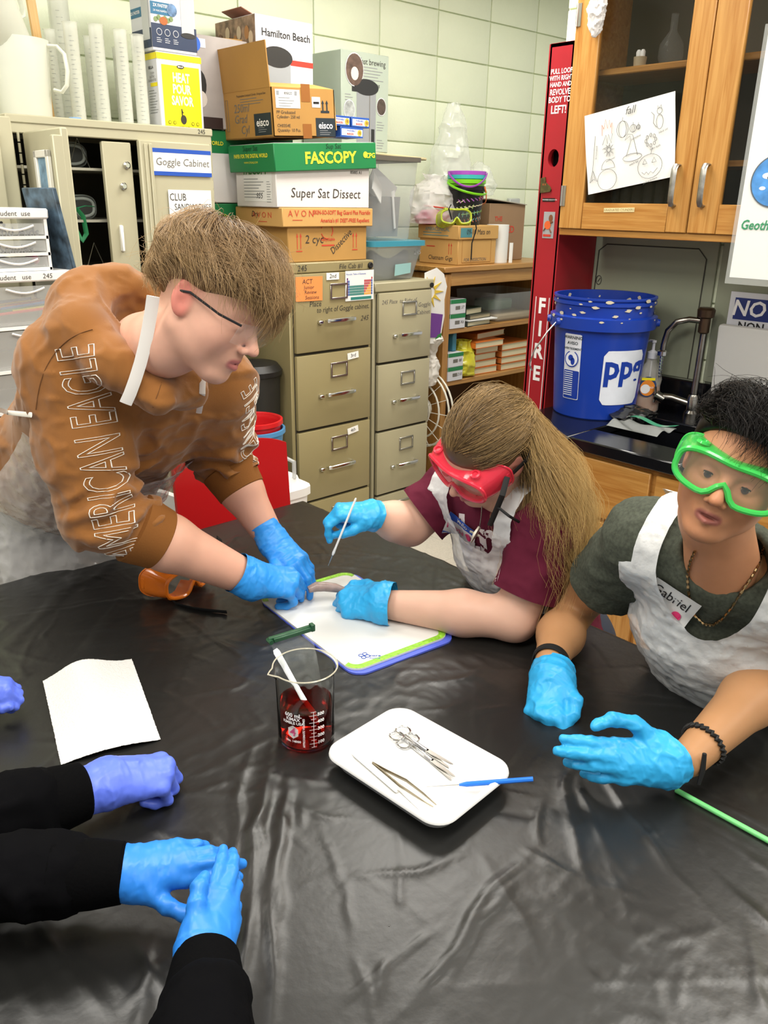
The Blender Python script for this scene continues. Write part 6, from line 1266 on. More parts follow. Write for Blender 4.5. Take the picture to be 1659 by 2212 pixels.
# ---------------------------------------------------------------- head
def head(S, m, mouth=.0012, jaw=1.0, nose=1.0, brow=1.0, eyes=True):
    S.xf(m)
    S.ell((-.018, 0, .038), (.096, .077, .084), .02).ell((.02, 0, .008), (.068, .066, .07), .03).ell((.03, 0, -.05), (.052, .053*jaw, .058), .03)
    for s in (1, -1):
        S.cap((-.012, .054*s*jaw, -.05), (.055, .018*s, -.096), .016, .014, .03); S.ell((.050, .042*s, -.022), (.024, .021, .024), .022); S.ell((.022, .043*s, -.038), (.040, .020, .038), .03)
        S.cap((.0765, .012*s, .019), (.060, .047*s, .017), .0095*brow, .008, .016)
    S.ell((.066, 0, -.097), (.018, .021, .017), .02).ell((.069, 0, -.060), (.022, .028, .024), .016)
    for s in (1, -1): S.ell((.094, .031*s, .001), (.020, .017, .0105), .012, -1); S.ell((.0695, .031*s, .0), (.0155, .0165, .0125), .005)
    S.cap((.083, 0, .010), (.103*1, 0, -.024), .0058, .0085*nose, .012).ell((.1065, 0, -.030), (.0095*nose, .0095*nose, .0085), .008)
    for s in (1, -1): S.ell((.0955, .0115*s*nose, -.0355), (.0085, .0068, .0068), .006); S.ell((.100, .006*s, -.0435), (.0045, .0032, .0035), .003, -1)
    for s in (1, -1):
        S.cap((.0885, .003*s, -.0590), (.0775, .022*s, -.0645), .0048, .0028, .005); S.cap((.0885, .0, -.0715), (.0775, .0215*s, -.0660), .0062, .003, .005)
        if eyes: S.ell((.088, .031*s, -.0015), (.012, .0112, .0031), .0015, -1)
        rr = Matrix.Rotation(R(-12), 3, 'Y') @ Matrix.Rotation(R(-18*s), 3, 'Z')
        S.ell((-.010, .078*s, -.002), (.019, .0075, .031), .006, rot=rr); S.ell((-.002, .088*s, -.004), (.011, .0085, .016), .004, -1, rot=rr); S.ell((-.012, .0855*s, .014), (.010, .004, .008), .004, -1, rot=rr)
    S.ell((.0945, 0, -.0648), (.014, .0225, mouth), .0022, -1)
def skin_cols(V, m, base, lip, cheek, ear):
    q = (np.linalg.inv(m) @ np.concatenate([V, np.ones((len(V), 1))], 1).T).T[:, :3]; C = np.tile(L3c(base), (len(V), 1))
    def bl(w, c): nonlocal C; w = np.clip(w, 0, 1)[:, None]; C = C*(1-w)+L3c(c)*w
    bl(.55*np.exp(-((q[:, 0]-.06)/.03)**2-((np.abs(q[:, 1])-.042)/.025)**2-((q[:, 2]+.03)/.026)**2), cheek)
    bl(.7*np.exp(-((q[:, 0]-.106)/.014)**2-(q[:, 1]/.014)**2-((q[:, 2]+.032)/.013)**2), cheek)
    bl(.8*np.clip((np.abs(q[:, 1])-.074)/.006, 0, 1)*(np.abs(q[:, 2]) < .045)*(np.abs(q[:, 0]+.01) < .035), ear)
    lipw = np.clip(1.4-(np.abs(q[:, 2]+.0652)/.0105)**2-(q[:, 1]/.0225)**4, 0, 1)*(q[:, 0] > .072)*np.clip((q[:, 0]-.074)/.004, 0, 1); bl(lipw*1.3, lip)
    bl(.12*np.exp(-((q[:, 2]-.004)/.012)**2-((np.abs(q[:, 1])-.031)/.02)**2)*(q[:, 0] > .05), cheek)
    return C+(fbm(V*90, 2)*.06)[:, None]*C
SKIN = {}
def skin_mat(n): return M('skin_'+n, '#c99a80', .48, spec=.4, attr='Col', sss=.12, bump=(700, .06, .0006))
def eyes(par, m, iris):
    for s in (1, -1):
        me = tomat(m); o = MB().lathe([(.0117*math.sin(a), -.0117*math.cos(a)) for a in np.linspace(0, math.pi, 14)], 20, me @ frame((.0695+.0015, .031*s, 0), (0, 1, 0), (0, 0, 1))).build('eye', M('eye_white', '#e6e0da', .15), par)
        fr = me @ frame((.0826, .031*s, -.0015), (0, 1, 0), (0, 0, 1)); disc(o, fr, .0060, M('iris_'+iris, iris, .2), 16, 'iris'); disc(o, fr @ Matrix.Translation((0, 0, .0003)), .0026, BLACK, 12, 'pupil')
        MB().tube([me @ Vector((x_, .031*s+y_, z_)) for x_, y_, z_ in ((.0765, -.0115, -.001), (.0825, -.006, .0020), (.0842, 0, .0028), (.0825, .006, .0020), (.0765, .0115, -.0012))], [.0005, .0012, .0014, .0012, .0006], 6).build('eyelashes', M('lash_dark', '#1c1411', .6), par)
# ---------------------------------------------------------------- hands
def hand(S, W, K, N, side, curls, spread=(6, 2, -3, -9), thumb=None, k=.007, fat=1.0, elbow=None, cuff=.055, cr=.034, arch=.006):
    W = np.array(W, float); K = np.array(K, float); f = nz(K-W); sc = np.linalg.norm(K-W)/.092; n = np.array(N, float); n = nz(n-f*(n@f)); t = np.cross(n, f)*side
    S.xf(np.eye(4)); P = lambda a, b, c: W+(f*a+t*b+n*c)*sc
    if elbow is None: back = -f
    else: back = nz(np.array(elbow)-W)
    S.cap(W+back*cuff, W, cr*1.06*sc, cr*.93*sc, .02); S.cap(W, P(.03, 0, 0), cr*.9*sc, .026*sc, .02, sq=(t, 1.25))
    offs = (.030, .0105, -.0095, -.0285); kx = (.088, .094, .088, .078); kn = []
    for i in range(4):
        kb = P(kx[i], offs[i], -arch*(abs(offs[i])/.02)**1.5+.002); kn.append(kb); S.cap(P(.012, offs[i]*.7, -.002), kb, .0150*fat*sc, .0118*fat*sc, .014)
    S.ell(P(.045, 0, -.006), (.03*sc, .03*sc, .018*sc), .02, rot=np.stack([f, t, n], 1))
    segs = ((.043, .026, .022), (.047, .030, .023), (.043, .028, .022), (.034, .021, .020)); rad = (.0105, .0108, .0102, .0092); tips = []
    for i in range(4):
        c = curls[i]; a = R(spread[i]); base = f*math.cos(a)+t*math.sin(a); p = kn[i]; ang = 0; side_ax = nz(np.cross(base, n))
        for q in range(3):
            ang += R(c[q]); d = base*math.cos(ang)-n*math.sin(ang); p2 = p+d*segs[i][q]*sc; r0 = rad[i]*fat*sc*(1-.07*q); S.cap(p, p2, r0, r0*.93, k if q == 0 else .004); p = p2
        tips.append(p)
    th = thumb or [(.022, .026, -.008), (.055, .048, -.016), (.085, .052, -.022), (.108, .046, -.026)]
    Q = [P(*v) for v in th]; S.cap(P(.01, .012, -.004), Q[0], .018*sc*fat, .0175*sc*fat, .015); S.chain(Q, [.0175*sc*fat, .0125*sc*fat, .0115*sc*fat, .0095*sc*fat], .007)
    return dict(f=f, t=t, n=n, sc=sc, back=back, tips=tips, W=W, cuff=cuff)
FIST = ((70, 85, 50),)*4; RELAX = ((22, 28, 18),)*4
def glove(person, mat, H, S, wr=.0009, fr=60, seed=0, loose=.0):
    V, F = S.mesh(smooth=2); N = normals(V, F); back = H['back']; d = (V-H['W'])@back
    p = V.copy(); ax = back; al = p@ax; q = p-np.outer(al, ax); w = np.clip((d+.10)/.16, 0, 1)
    # wrinkles: bands across the wrist plus random crinkles
    st = q*fr*.35+np.outer(al*fr*1.2, ax)
    disp = wr*(ridged(st+seed, 2)-.8)*(.35+1.2*w)+wr*.7*fbm(p*fr*1.3+seed, 2)+loose*(ridged(p*38+seed+5, 2)-.9)
    V = V+N*disp[:, None]; e = H['cuff']-.006+.004*vnoise(p*30+seed); V, F = clip(V, F, e-d)
    return np_mesh('glove', V, F, mat, person)
def glove_mat(n, col):
    m = M('nitrile_'+n, col, .40, spec=.45, bump=(38, .75, .0035), vary=(18, .05), detail=3)
    for x in m.node_tree.nodes:
        if x.type == 'TEX_NOISE' and abs(x.inputs['Scale'].default_value-38) < .1: x.noise_type = 'RIDGED_MULTIFRACTAL'; x.inputs['Roughness'].default_value = .45; x.inputs['Distortion'].default_value = .6
    return m
# ---------------------------------------------------------------- hair
def strands(name, C, rad, cols, mat, par, tip=None):
    N, K, _ = C.shape; T = np.gradient(C, axis=1); T /= np.maximum(np.linalg.norm(T, axis=2, keepdims=True), 1e-9); ref = np.array([.3, .5, .8]); U = np.cross(T, ref); U /= np.maximum(np.linalg.norm(U, axis=2, keepdims=True), 1e-9); W = np.cross(T, U)
    tp = np.linspace(1, .35, K)[None, :, None]; V = np.stack([C+(U*math.cos(a)+W*math.sin(a))*rad*tp for a in (0, 2.094, 4.189)], 2)
    b = (np.arange(N)[:, None, None]*K+np.arange(K-1)[None, :, None])*3; j = np.arange(3)[None, None, :]; j2 = (j+1) % 3
    F = np.stack([b+j, b+j2, b+3+j2, b+3+j], -1).reshape(-1, 4); o = np_mesh(name, V.reshape(-1, 3), F, mat, par); colattr(o, np.repeat(cols, K*3, axis=0) if tip is None else (cols[:, None, :]+(tip-cols)[:, None, :]*(np.linspace(0, 1, K)**1.3)[None, :, None]).repeat(3, axis=1).reshape(-1, 3)); return o
def hair_mat(n): return M('hair_'+n, '#7a5a3a', .38, spec=.2 if n == 'c' else .5, attr='Col')
def hcols(N, lo, hi, seed): 
    r = np.random.default_rng(seed).random((N, 1))**1.1; return L3c(lo)*(1-r)+L3c(hi)*r
# ---------------------------------------------------------------- cloth helpers
def folds(V, N, amp, fr, seed, ax=None, sharp=2):
    q = V*fr
    if ax is not None: a = nz(ax); q = V*fr*.45+np.outer(V@a*fr*1.3, a)
    return V+N*(amp*(ridged(q+seed, 2)-.8)+amp*.6*fbm(q*.7+seed+3, 2))[:, None]
def frame_on(p, x, y): return frame(p, x, y)

def cap_hair(hm, n, crown, ok, phi_end, thick, wave, seed, K=15, L=(.7, 1.05), swirl=.5, jit=.25, lmax=1.35, fly=.08, fq=5.2, lmp=.008):
    """strands lying on a hair envelope, combed away from the crown"""
    rg = np.random.default_rng(seed); c0 = A_((-.018, 0, .038)); rad = A_((.098, .080, .087)); crown = nz(crown)
    P = rg.normal(size=(n*5, 3)); P /= np.linalg.norm(P, axis=1, keepdims=True); P = P[ok(P)][:n]; N = len(P)
    t = P-crown*(P@crown)[:, None]; t /= np.maximum(np.linalg.norm(t, axis=1, keepdims=True), 1e-6); t = t+swirl*np.cross(np.tile(crown, (N, 1)), t)*(1+1.6*vnoise(P*2.2+seed)[:, None])+.8*np.stack([vnoise(P*2.6+seed+i*9) for i in range(3)], 1)+.10*rg.normal(size=(N, 3))
    t = t-P*(t*P).sum(1, keepdims=True); t /= np.linalg.norm(t, axis=1, keepdims=True); ph0 = np.arccos(np.clip(P@crown, -1, 1))
    lo = np.zeros(N); TH = np.clip((phi_end(P+t*.5)-ph0)*rg.uniform(*L, N)-jit*rg.random(N), .16, lmax)
    u = np.linspace(0, 1, K)[None, :, None]; th = TH[:, None, None]*u; D = P[:, None, :]*np.cos(th)+t[:, None, :]*np.sin(th); b = np.cross(P, t)[:, None, :]
    cl = (9*vnoise(P*2.3+seed+40))[:, None, None]; D = D+b*wave*np.sin(u*TH[:, None, None]*fq+cl+rg.random((N, 1, 1))*.35)*u**.7+.14*u*np.stack([vnoise(P*9+i*5+seed) for i in range(3)], 1)[:, None, :]
    D /= np.linalg.norm(D, axis=2, keepdims=True); lay = rg.random((N, 1, 1)); th_ = thick(D)[..., None]*(.25+.75*lay)*np.sin(np.clip(.22+1.15*u, 0, 1)*1.571)
    lump = lmp*np.stack([vnoise(D.reshape(-1, 3)*5+seed)], 1).reshape(N, K, 1); C = c0+D*(rad+th_+lump*u); C = C+(rg.random((N, 1, 1)) < fly)*u**1.5*.022*rg.normal(size=(N, 1, 3)); return C @ hm[:3, :3].T+hm[:3, 3]
from mathutils.bvhtree import BVHTree
def bvh(V, F): return BVHTree.FromPolygons([tuple(v) for v in V], [tuple(int(i) for i in f) for f in tri(F)])
def printed(par, s, m, size, mat, tree, outline=0, bold=0, sx=1, shear=0, lift=.0008, name='lettering', depth=.12):
    cu = bpy.data.curves.new('t', 'FONT'); cu.body = s; cu.size = size; cu.align_x = 'CENTER'; cu.align_y = 'CENTER'; cu.offset = bold*size; cu.shear = shear; cu.resolution_u = 3
    if outline: cu.fill_mode = 'NONE'; cu.bevel_depth = outline; cu.bevel_resolution = 0
    ob = bpy.data.objects.new('t', cu); me = bpy.data.meshes.new_from_object(ob); bpy.data.objects.remove(ob); bpy.data.curves.remove(cu)
    bm = bmesh.new(); bm.from_mesh(me)
    for _ in range(3):
        ed = [e for e in bm.edges if e.calc_length() > size*.14]
        if ed: bmesh.ops.subdivide_edges(bm, edges=ed, cuts=1)
    bmesh.ops.triangulate(bm, faces=bm.faces[:]); bm.to_mesh(me); bm.free(); nrm = m.to_3x3() @ Vector((0, 0, 1)); ok = []
    for v in me.vertices:
        o = m @ Vector((v.co.x*sx, v.co.y, depth)); hit = tree.ray_cast(o, -nrm)
        v.co = (hit[0]+(hit[1]*(lift+v.co.z) if outline else nrm*lift)) if hit[0] else m @ Vector((v.co.x*sx, v.co.y, -.05))
    me.materials.clear(); me.materials.append(mat); o = bpy.data.objects.new(name, me); COL.objects.link(o); o.parent = par; return o
def drape(par, P2, m, mat, tree, name, n=10, lift=.001, depth=.12, solid=.0006):
    """rectangular patch P2=(w,h) projected on a surface"""
    w_, h_ = P2; nrm = m.to_3x3() @ Vector((0, 0, 1)); V = []
    for i in range(n+1):
        for j in range(n+1):
            o = m @ Vector((-w_/2+w_*i/n, -h_/2+h_*j/n, depth)); hit = tree.ray_cast(o, -nrm); V.append((hit[0]+nrm*lift) if hit[0] else m @ Vector((-w_/2+w_*i/n, -h_/2+h_*j/n, 0)))
    return MB().add(V, [(i*(n+1)+j, (i+1)*(n+1)+j, (i+1)*(n+1)+j+1, i*(n+1)+j+1) for i in range(n) for j in range(n)]).build(name, mat, par, ang=80)
def dot(par, m, r, mat, tree, lift, name='pink_dot', depth=.12, n=18):
    nrm = m.to_3x3() @ Vector((0, 0, 1)); V = []
    for k in range(n): o = m @ Vector((r*math.cos(6.2832*k/n), r*math.sin(6.2832*k/n), depth)); h = tree.ray_cast(o, -nrm); V.append((h[0]+nrm*lift) if h[0] else o-nrm*depth)
    return MB().add(V, [tuple(range(n))]).build(name, mat, par, False)
def onsurf(trees, p, lift=.004):
    o = Vector((0, 0, 1.66)); d = (Vector(p)-o).normalized(); best = None
    for t in trees:
        h = t.ray_cast(o, d)
        if h[0] and (best is None or h[3] < best[3]): best = h
    return best[0]+best[1]*lift if best else Vector(p)
def smoothp(P, n=2):
    P = [Vector(p) for p in P]
    for _ in range(n): P = [P[0]]+[(P[i-1]+P[i]*2+P[i+1])/4 for i in range(1, len(P)-1)]+[P[-1]]
    return P
def overp(trees, pts, lift=.006):
    """a taut band: the straight line just in front of the surface points"""
    o = Vector((0, 0, 1.66)); D = [(Vector(q)-o).normalized() for q in pts]; r = np.array([(onsurf(trees, q, 0)-o).length for q in pts]); t = np.linspace(0, 1, len(r)); best = None
    for k in np.linspace(-.4, .4, 81):
        a_ = (r-k*t).min()-lift; v = (r-(a_+k*t)).sum()
        if best is None or v < best[0]: best = (v, a_, k)
    return [o+d*(best[1]+best[2]*x) for d, x in zip(D, t)]
def smoothp(P, n=2):
    P = [Vector(p) for p in P]
    for _ in range(n): P = [P[0]]+[(P[i-1]+P[i]*2+P[i+1])/4 for i in range(1, len(P)-1)]+[P[-1]]
    return P
def ribbon(name, P, wid, th, mat, par, flat): return MB().tube(P, [(wid, th)]*len(P), 8, flat=flat).build(name, mat, par)
V3 = lambda p: Vector([float(x) for x in p])
def pt(m, a): return (m @ np.array([*a, 1.]))[:3]
A_ = np.array
# ================================================================ BOY IN BROWN HOODIE
def boy1():
    p = thing('person', 'person in brown hoodie and clear apron bending over the table', 'person', (0, 0, 0))
    hm = basis((0.3592, -0.8023, -0.4544), (0.3530, -0.3368, 0.8243), (0.7861, 1.3104, 1.4846), 1.045)
    N0 = A_((0.7476, 1.4983, 1.3843)); shR = A_((0.6270, 1.5921, 1.3498)); shL = A_((0.9373, 1.5589, 1.2776)); elR = A_((0.6252, 1.5315, 1.0614)); wrR = A_((0.9027, 1.4344, 0.8637)); elL = A_((0.9934, 1.6705, 1.0870)); wrL = A_((1.0340, 1.5203, 0.8983))
    chest = A_((.775, 1.70, 1.25)); waist = A_((.775, 1.96, 1.05)); pel = A_((.78, 2.145, .93))
    S = SDF(.003); head(S, hm, nose=1.12, brow=.9, eyes=False); S.xf(hm); S.cap((-.028, 0, -.045), (-.045, 0, -.105), .052, .054, .03); S.xf(np.eye(4))
    S.cap(pt(hm, (-.045, 0, -.10)), N0, .060, .07, .03)
    V, F = S.mesh(smooth=2); C = skin_cols(V, hm, '#d6a58f', '#b9706c', '#d99a88', '#cc7468')
    S = SDF(.005); S.chain([elR, elR*.55+wrR*.45, wrR], [.056, .060, .040], .02); S.chain([elL, elL*.55+wrL*.45, wrL], [.05, .052, .035], .02); S.cap(shR, elR, .06, .052); S.cap(shL, elL, .06, .052); S.cap(shR, shL, .06); S.cap(N0, (shR+shL)/2, .07)
    V2, F2 = S.mesh(smooth=2); C2 = np.tile(L3c('#d0a18a'), (len(V2), 1))*(1+.07*fbm(V2*40, 2))[:, None]; t_ = np.clip(((V2-elR)@nz(wrR-elR))/.3, 0, 1)[:, None]; C2 = C2*(1-.25*t_)+L3c('#cf8f7c')*.25*t_
    b = np_mesh('body', np.concatenate([V, V2]), np.concatenate([tri(F), tri(F2)+len(V)]), skin_mat('a'), p); colattr(b, np.concatenate([C, C2])); BODY = (V, F)
    # hoodie
    S = SDF(.006); xd = nz(shL-shR)
    S.cap(pel, waist, .165, .17, .04, sq=(xd, 1.18)); S.cap(waist, chest, .172, .175, .05, sq=(xd, 1.15)); S.cap(chest, N0*.8+chest*.2, .165, .10, .05, sq=(xd, 1.15))
    S.cap(chest*.45+N0*.55, shR*.9+chest*.1, .105, .100, .05); S.cap(chest*.45+N0*.55, shL*.9+chest*.1, .10, .095, .05)
    mR = shR*.45+elR*.55; cuR = elR*.70+wrR*.30; mL = shL*.45+elL*.55; cuL = elL*.68+wrL*.32
    S.chain([shR, mR, elR], [.104, .094, .083], .03); S.cap(elR, cuR, .084, .070, .02); S.chain([shL, mL, elL], [.092, .084, .074], .03); S.cap(elL, cuL, .074, .063, .02)
    # hood roll around the neck
    B = lambda v: N0+A_(v)
    S.chain([B((-0.1168, 0.0216, 0.0439)), B((-0.0726, 0.1075, 0.0776)), B((0.0019, 0.1298, 0.0848)), B((0.0940, 0.1039, 0.0590))], [.055, .062, .062, .05], .03)
    S.chain([B((-0.1168, 0.0216, 0.0439)), B((-0.0997, -0.0571, -0.0070)), B((-0.0450, -0.1172, -0.0672))], [.052, .046, .034], .025); S.chain([B((0.0940, 0.1039, 0.0590)), B((0.1139, 0.0130, -0.0105)), B((0.0369, -0.0724, -0.0736)), B((-0.0350, -0.1137, -0.0707))], [.048, .042, .038, .032], .025)
    S.ell(N0+A_((0.0142, 0.0238, 0.0431)), (.062, .062, .075), .012, -1)
    V, F = S.mesh(smooth=2); N = normals(V, F); T = bvh(V, F)
    # folds: broad drapes and bunched sleeve rings
    q = V*11; disp = .0075*(ridged(q+3, 2)-.9)+.008*fbm(V*8, 2)+.003*(ridged(V*24+9, 2)-.9)
    for e, c, sh in ((elR, cuR, mR), (elL, cuL, mL)):
        ax = nz(c-sh); al = (V-sh)@ax; L_ = np.linalg.norm(c-sh); u = al/L_; dist = np.linalg.norm((V-sh)-np.outer(al, ax), axis=1)
        near = np.clip(1-np.maximum(0, dist-.11)/.03, 0, 1); w_ = np.clip((u-.15)/.3, 0, 1)*np.clip((.97-u)/.12, 0, 1)*near
        ph = al*135+3.2*fbm(V*13+5, 2)*2.2; disp += w_*.0135*np.sign(np.sin(ph))*np.abs(np.sin(ph))**.7
    V = V+N*np.maximum(disp, -.006)[:, None]; V, F = lap(V, F, .3), F
    f = np.minimum(.004+np.linalg.norm(cuR-elR)-(V-elR)@nz(cuR-elR)+(np.linalg.norm(V-cuR, axis=1) > .13)*9, .004+np.linalg.norm(cuL-elL)-(V-elL)@nz(cuL-elL)+(np.linalg.norm(V-cuL, axis=1) > .12)*9)
    V, F = clip(V, F, f); BR = M('brown_fleece', '#8a5a2c', .85, spec=.2, sheen=.25, vary=(9, .06), bump=(420, .18, .0012))
    ho = np_mesh('hoodie', V, F, BR, p); T = bvh(V, F)
    RB = M('brown_rib', '#7f5126', .85, spec=.2, bump=(260, .35, .0015), stretch=(1, 1, 1))
    for e, w__, c, r_ in ((elR, wrR, cuR, .066), (elL, wrL, cuL, .058)):
        a = nz(w__-e); 
        prof = [(r_-.002, -.034), (r_+.010, -.026), (r_+.007, -.004), (r_+.004, .012), (r_+.001, .036), (r_-.005, .040), (r_-.009, .036)]
        MB().lathe(prof, 40, frame(V3(c), V3(a).orthogonal(), V3(a).cross(V3(a).orthogonal()))).build('cuff', RB, ho)
    # seams and white outlined print on sleeves
    up = nz(shR-elR); nr = A_((-0.5110, -0.7256, 0.4440)); mm = frame(V3(shR*.54+elR*.46), V3(up), V3(np.cross(nr, up)))
    WHT = M('white_print', '#efe9df', .6)
    printed(ho, 'AMERICAN EAGLE', frame(V3(shR*.40+elR*.60+A_((0.0339, -0.0311, 0.0007))), V3(up), V3(np.cross(nr, up))), .112, WHT, T, outline=.0011, sx=.47, lift=.0005, depth=.25)
    upL = nz(shL-elL); nr2 = A_((0.3091, -0.9169, 0.1906)); printed(ho, 'AMERICAN EAGLE', frame(V3(shL*.42+elL*.58), V3(upL), V3(np.cross(nr2, upL))), .085, WHT, T, outline=.0011, sx=.5, lift=.0005, depth=.25)
    SEAM = M('brown_seam', '#6b4420', .9)
    for pts in ([(0.5240, 1.5120, 1.2926), (0.5366, 1.5190, 1.3285), (0.5519, 1.5213, 1.3605), (0.5732, 1.5175, 1.3911), (0.5955, 1.5082, 1.4129), (0.6154, 1.4961, 1.4252), (0.6346, 1.4819, 1.4319)], [(0.6833, 1.3681, 1.2998), (0.7006, 1.3687, 1.3318), (0.7099, 1.3705, 1.3518)]):
        dense = [Vector(a).lerp(Vector(b_), k/4) for a, b_ in zip(pts[:-1], pts[1:]) for k in range(4)]+[Vector(pts[-1])]
        MB().tube(smoothp([onsurf([T], q, .001) for q in dense], 3), .0008, 6).build('seam', SEAM, ho)
    # apron: clear film over the front of the torso
    S = SDF(.008); S.cap(pel, waist, .190, .196, .04, sq=(xd, 1.2)); S.cap(waist, chest, .198, .196, .05, sq=(xd, 1.15)); S.cap(pel, pel+A_((0, -.02, -.75)), .205, .25, .05, sq=(xd, 1.15)); S.cap(chest, chest*.5+N0*.5, .190, .15, .05, sq=(xd, 1.12))
    V, F = S.mesh(smooth=3); N = normals(V, F); V = folds(V, N, .010, 9, 4, ax=(1, .1, .2)); V = folds(V, N, .004, 26, 9)
    front = nz((.35, -.80, -.42)); axis = nz(chest-pel); rel = V-waist; f = np.minimum(.06+(rel-np.outer(rel@axis, axis))@front, .30-(V-waist)@axis); f = np.minimum(f, V[:, 2]-.30)
    V, F = clip(V, F, f); CLR = M('clear_apron', '#e9e6e3', .14, spec=1, alpha=.44, bump=(34, .5, .006), detail=5); ap = np_mesh('apron', V, F, CLR, p); Ta = bvh(V, F)
    ST = M('strap_white', '#ece8e2', .6)
    s1 = [(0.7310, 1.4231, 1.4909), (0.7226, 1.4185, 1.4670), (0.7104, 1.4132, 1.4350), (0.6975, 1.4086, 1.4031), (0.6850, 1.4057, 1.3751), (0.6712, 1.4039, 1.3471), (0.6584, 1.4033, 1.3230), (0.6478, 1.4039, 1.3054)]; Tb = [T, bvh(*BODY)]; ribbon('strap', overp(Tb, s1), .011, .0012, ST, ap, (0.7326, -0.5264, 0.2937)); s2 = [(0.8245, 1.4275, 1.3292), (0.8205, 1.4242, 1.3154), (0.8048, 1.4029, 1.3026), (0.7924, 1.3967, 1.2686)]; ribbon('strap', [onsurf([T], q) for q in s2], .006, .001, ST, ap, (0.7372, -0.6755, 0.0148))
    s3 = [(0.4884, 1.6814, 1.2743), (0.5250, 1.6403, 1.2607), (0.5635, 1.6302, 1.2538)]; ribbon('strap', [onsurf(Tb, q, .012) for q in s3], .005, .0012, ST, ap, (0.2302, 0.2718, 0.9344))
    # trousers and shoes
    S = SDF(.012); S.cap(pel+A_((0, 0, -.05)), pel+A_((0, .0, -.12)), .165, .16, .03, sq=(xd, 1.15))
    for s in (-1, 1): h_ = pel+A_((.09*s, .02, -.12)); S.chain([h_, A_((.78+.10*s, 2.16, .48)), A_((.78+.10*s, 2.2, .08))], [.095, .07, .055], .02)
    V, F = S.mesh(smooth=2); np_mesh('trousers', V, F, M('grey_denim', '#8d9094', .85, vary=(30, .1)), p)
    for s in (-1, 1): S = SDF(.008); S.cap((.78+.10*s, 2.22, .04), (.78+.11*s, 2.04, .035), .045, .038, .01); V, F = S.mesh(smooth=1); V[:, 2] = np.maximum(V[:, 2], .006); np_mesh('shoe', V, F, M('dark_shoe', '#2b2b2b', .6), p)
    # gloves
    G = glove_mat('blue', '#2f8fe0')
    S = SDF(.0026); H = hand(S, (0.9168, 1.4245, 0.8559), (1.0027, 1.3816, 0.8423), (-0.2409, -0.3925, 0.8371), 1, ((50, 55, 25), (58, 60, 35), (62, 65, 35), (60, 65, 35)), elbow=elR, cuff=.05, cr=.043, fat=1.08, thumb=[(.02, .03, -.012), (.05, .05, -.03), (.08, .045, -.045), (.10, .032, -.052)]); glove(p, G, H, S, .0011, 55, 3)
    S = SDF(.0026); H = hand(S, (1.0357, 1.5060, 0.8878), (1.0524, 1.4258, 0.8615), (0.0645, -0.7290, 0.6778), -1, ((28, 30, 20), (30, 32, 20), (34, 35, 22), (36, 36, 24)), elbow=elL, cuff=.055, cr=.038, fat=1.05); glove(p, G, H, S, .0012, 60, 8)
    # safety glasses
    GLS = M('glasses_lens', '#eef2f4', .03, spec=1, alpha=.06); tm = tomat(hm); 
    mb = MB()
    for s in (1, -1): mb.grid(lambda u, v: tm @ Vector((.108-.9*(u*.062)**1.6-.012*v*.3-.002, s*(.004+.062*u), .016-.044*v*(1-.15*u))), 12, 8)
    g = mb.build('safety_glasses', GLS, p, ang=80, solid=.0015); MB().tube([tm @ Vector(q) for q in ((.098, -.066, .012), (.06, -.078, .01), (.0, -.082, .014), (-.02, -.084, .006))], [(.0022, .0012)]*4, 8, flat=(0, 0, 1)).build('temple_arm', M('temple_black', '#1b1b1d', .3), g); MB().tube([tm @ Vector(q) for q in ((.098, .066, .012), (.06, .078, .01), (.0, .082, .014))], [(.0035, .0016)]*3, 8, flat=(0, 0, 1)).build('temple_arm', M('temple_black', '#1b1b1d', .3), g)
    # hair
    okf = lambda P: (P[:, 2] > -.02-.62*np.clip(-P[:, 0]*1.5-.1, 0, 1)) & ((P[:, 0] < .78) | (P[:, 2] > .45)) & ~((np.abs(P[:, 1]) > .5) & (P[:, 2] < .08) & (P[:, 0] > -.40))
    pe = lambda D: 2.08+.52*np.clip(D[:, 0], 0, 1)**.8+.18*np.clip(-D[:, 0], 0, 1)
    tk = lambda D: .022+.018*np.clip(D[..., 2], 0, 1)+.026*np.clip(D[..., 0]-.1, 0, 1)
    Cw = cap_hair(hm, 7600, (-.30, .25, .90), okf, pe, tk, .10, 5, K=11, swirl=.55, L=(.66, 1.06), jit=.25, lmax=1.9, fly=.06, fq=3.2, lmp=.022); strands('hair', Cw, .00047, hcols(len(Cw), '#49341f', '#a88660', 3), hair_mat('a'), p, tip=L3c('#b39468'))
    S = SDF(.005); S.xf(hm); S.ell((-.018, 0, .046), (.105, .087, .094), .01); S.ell((.05, 0, -.055), (.11, .13, .095), .02, -1); S.ell((-.01, -.08, -.03), (.06, .04, .055), .01, -1); S.ell((-.01, .08, -.03), (.06, .04, .055), .01, -1); V, F = S.mesh(smooth=2); o = np_mesh('hair_base', V, F, hair_mat('a'), p); colattr(o, np.tile(L3c('#5d442a'), (len(V), 1)))
boy1()
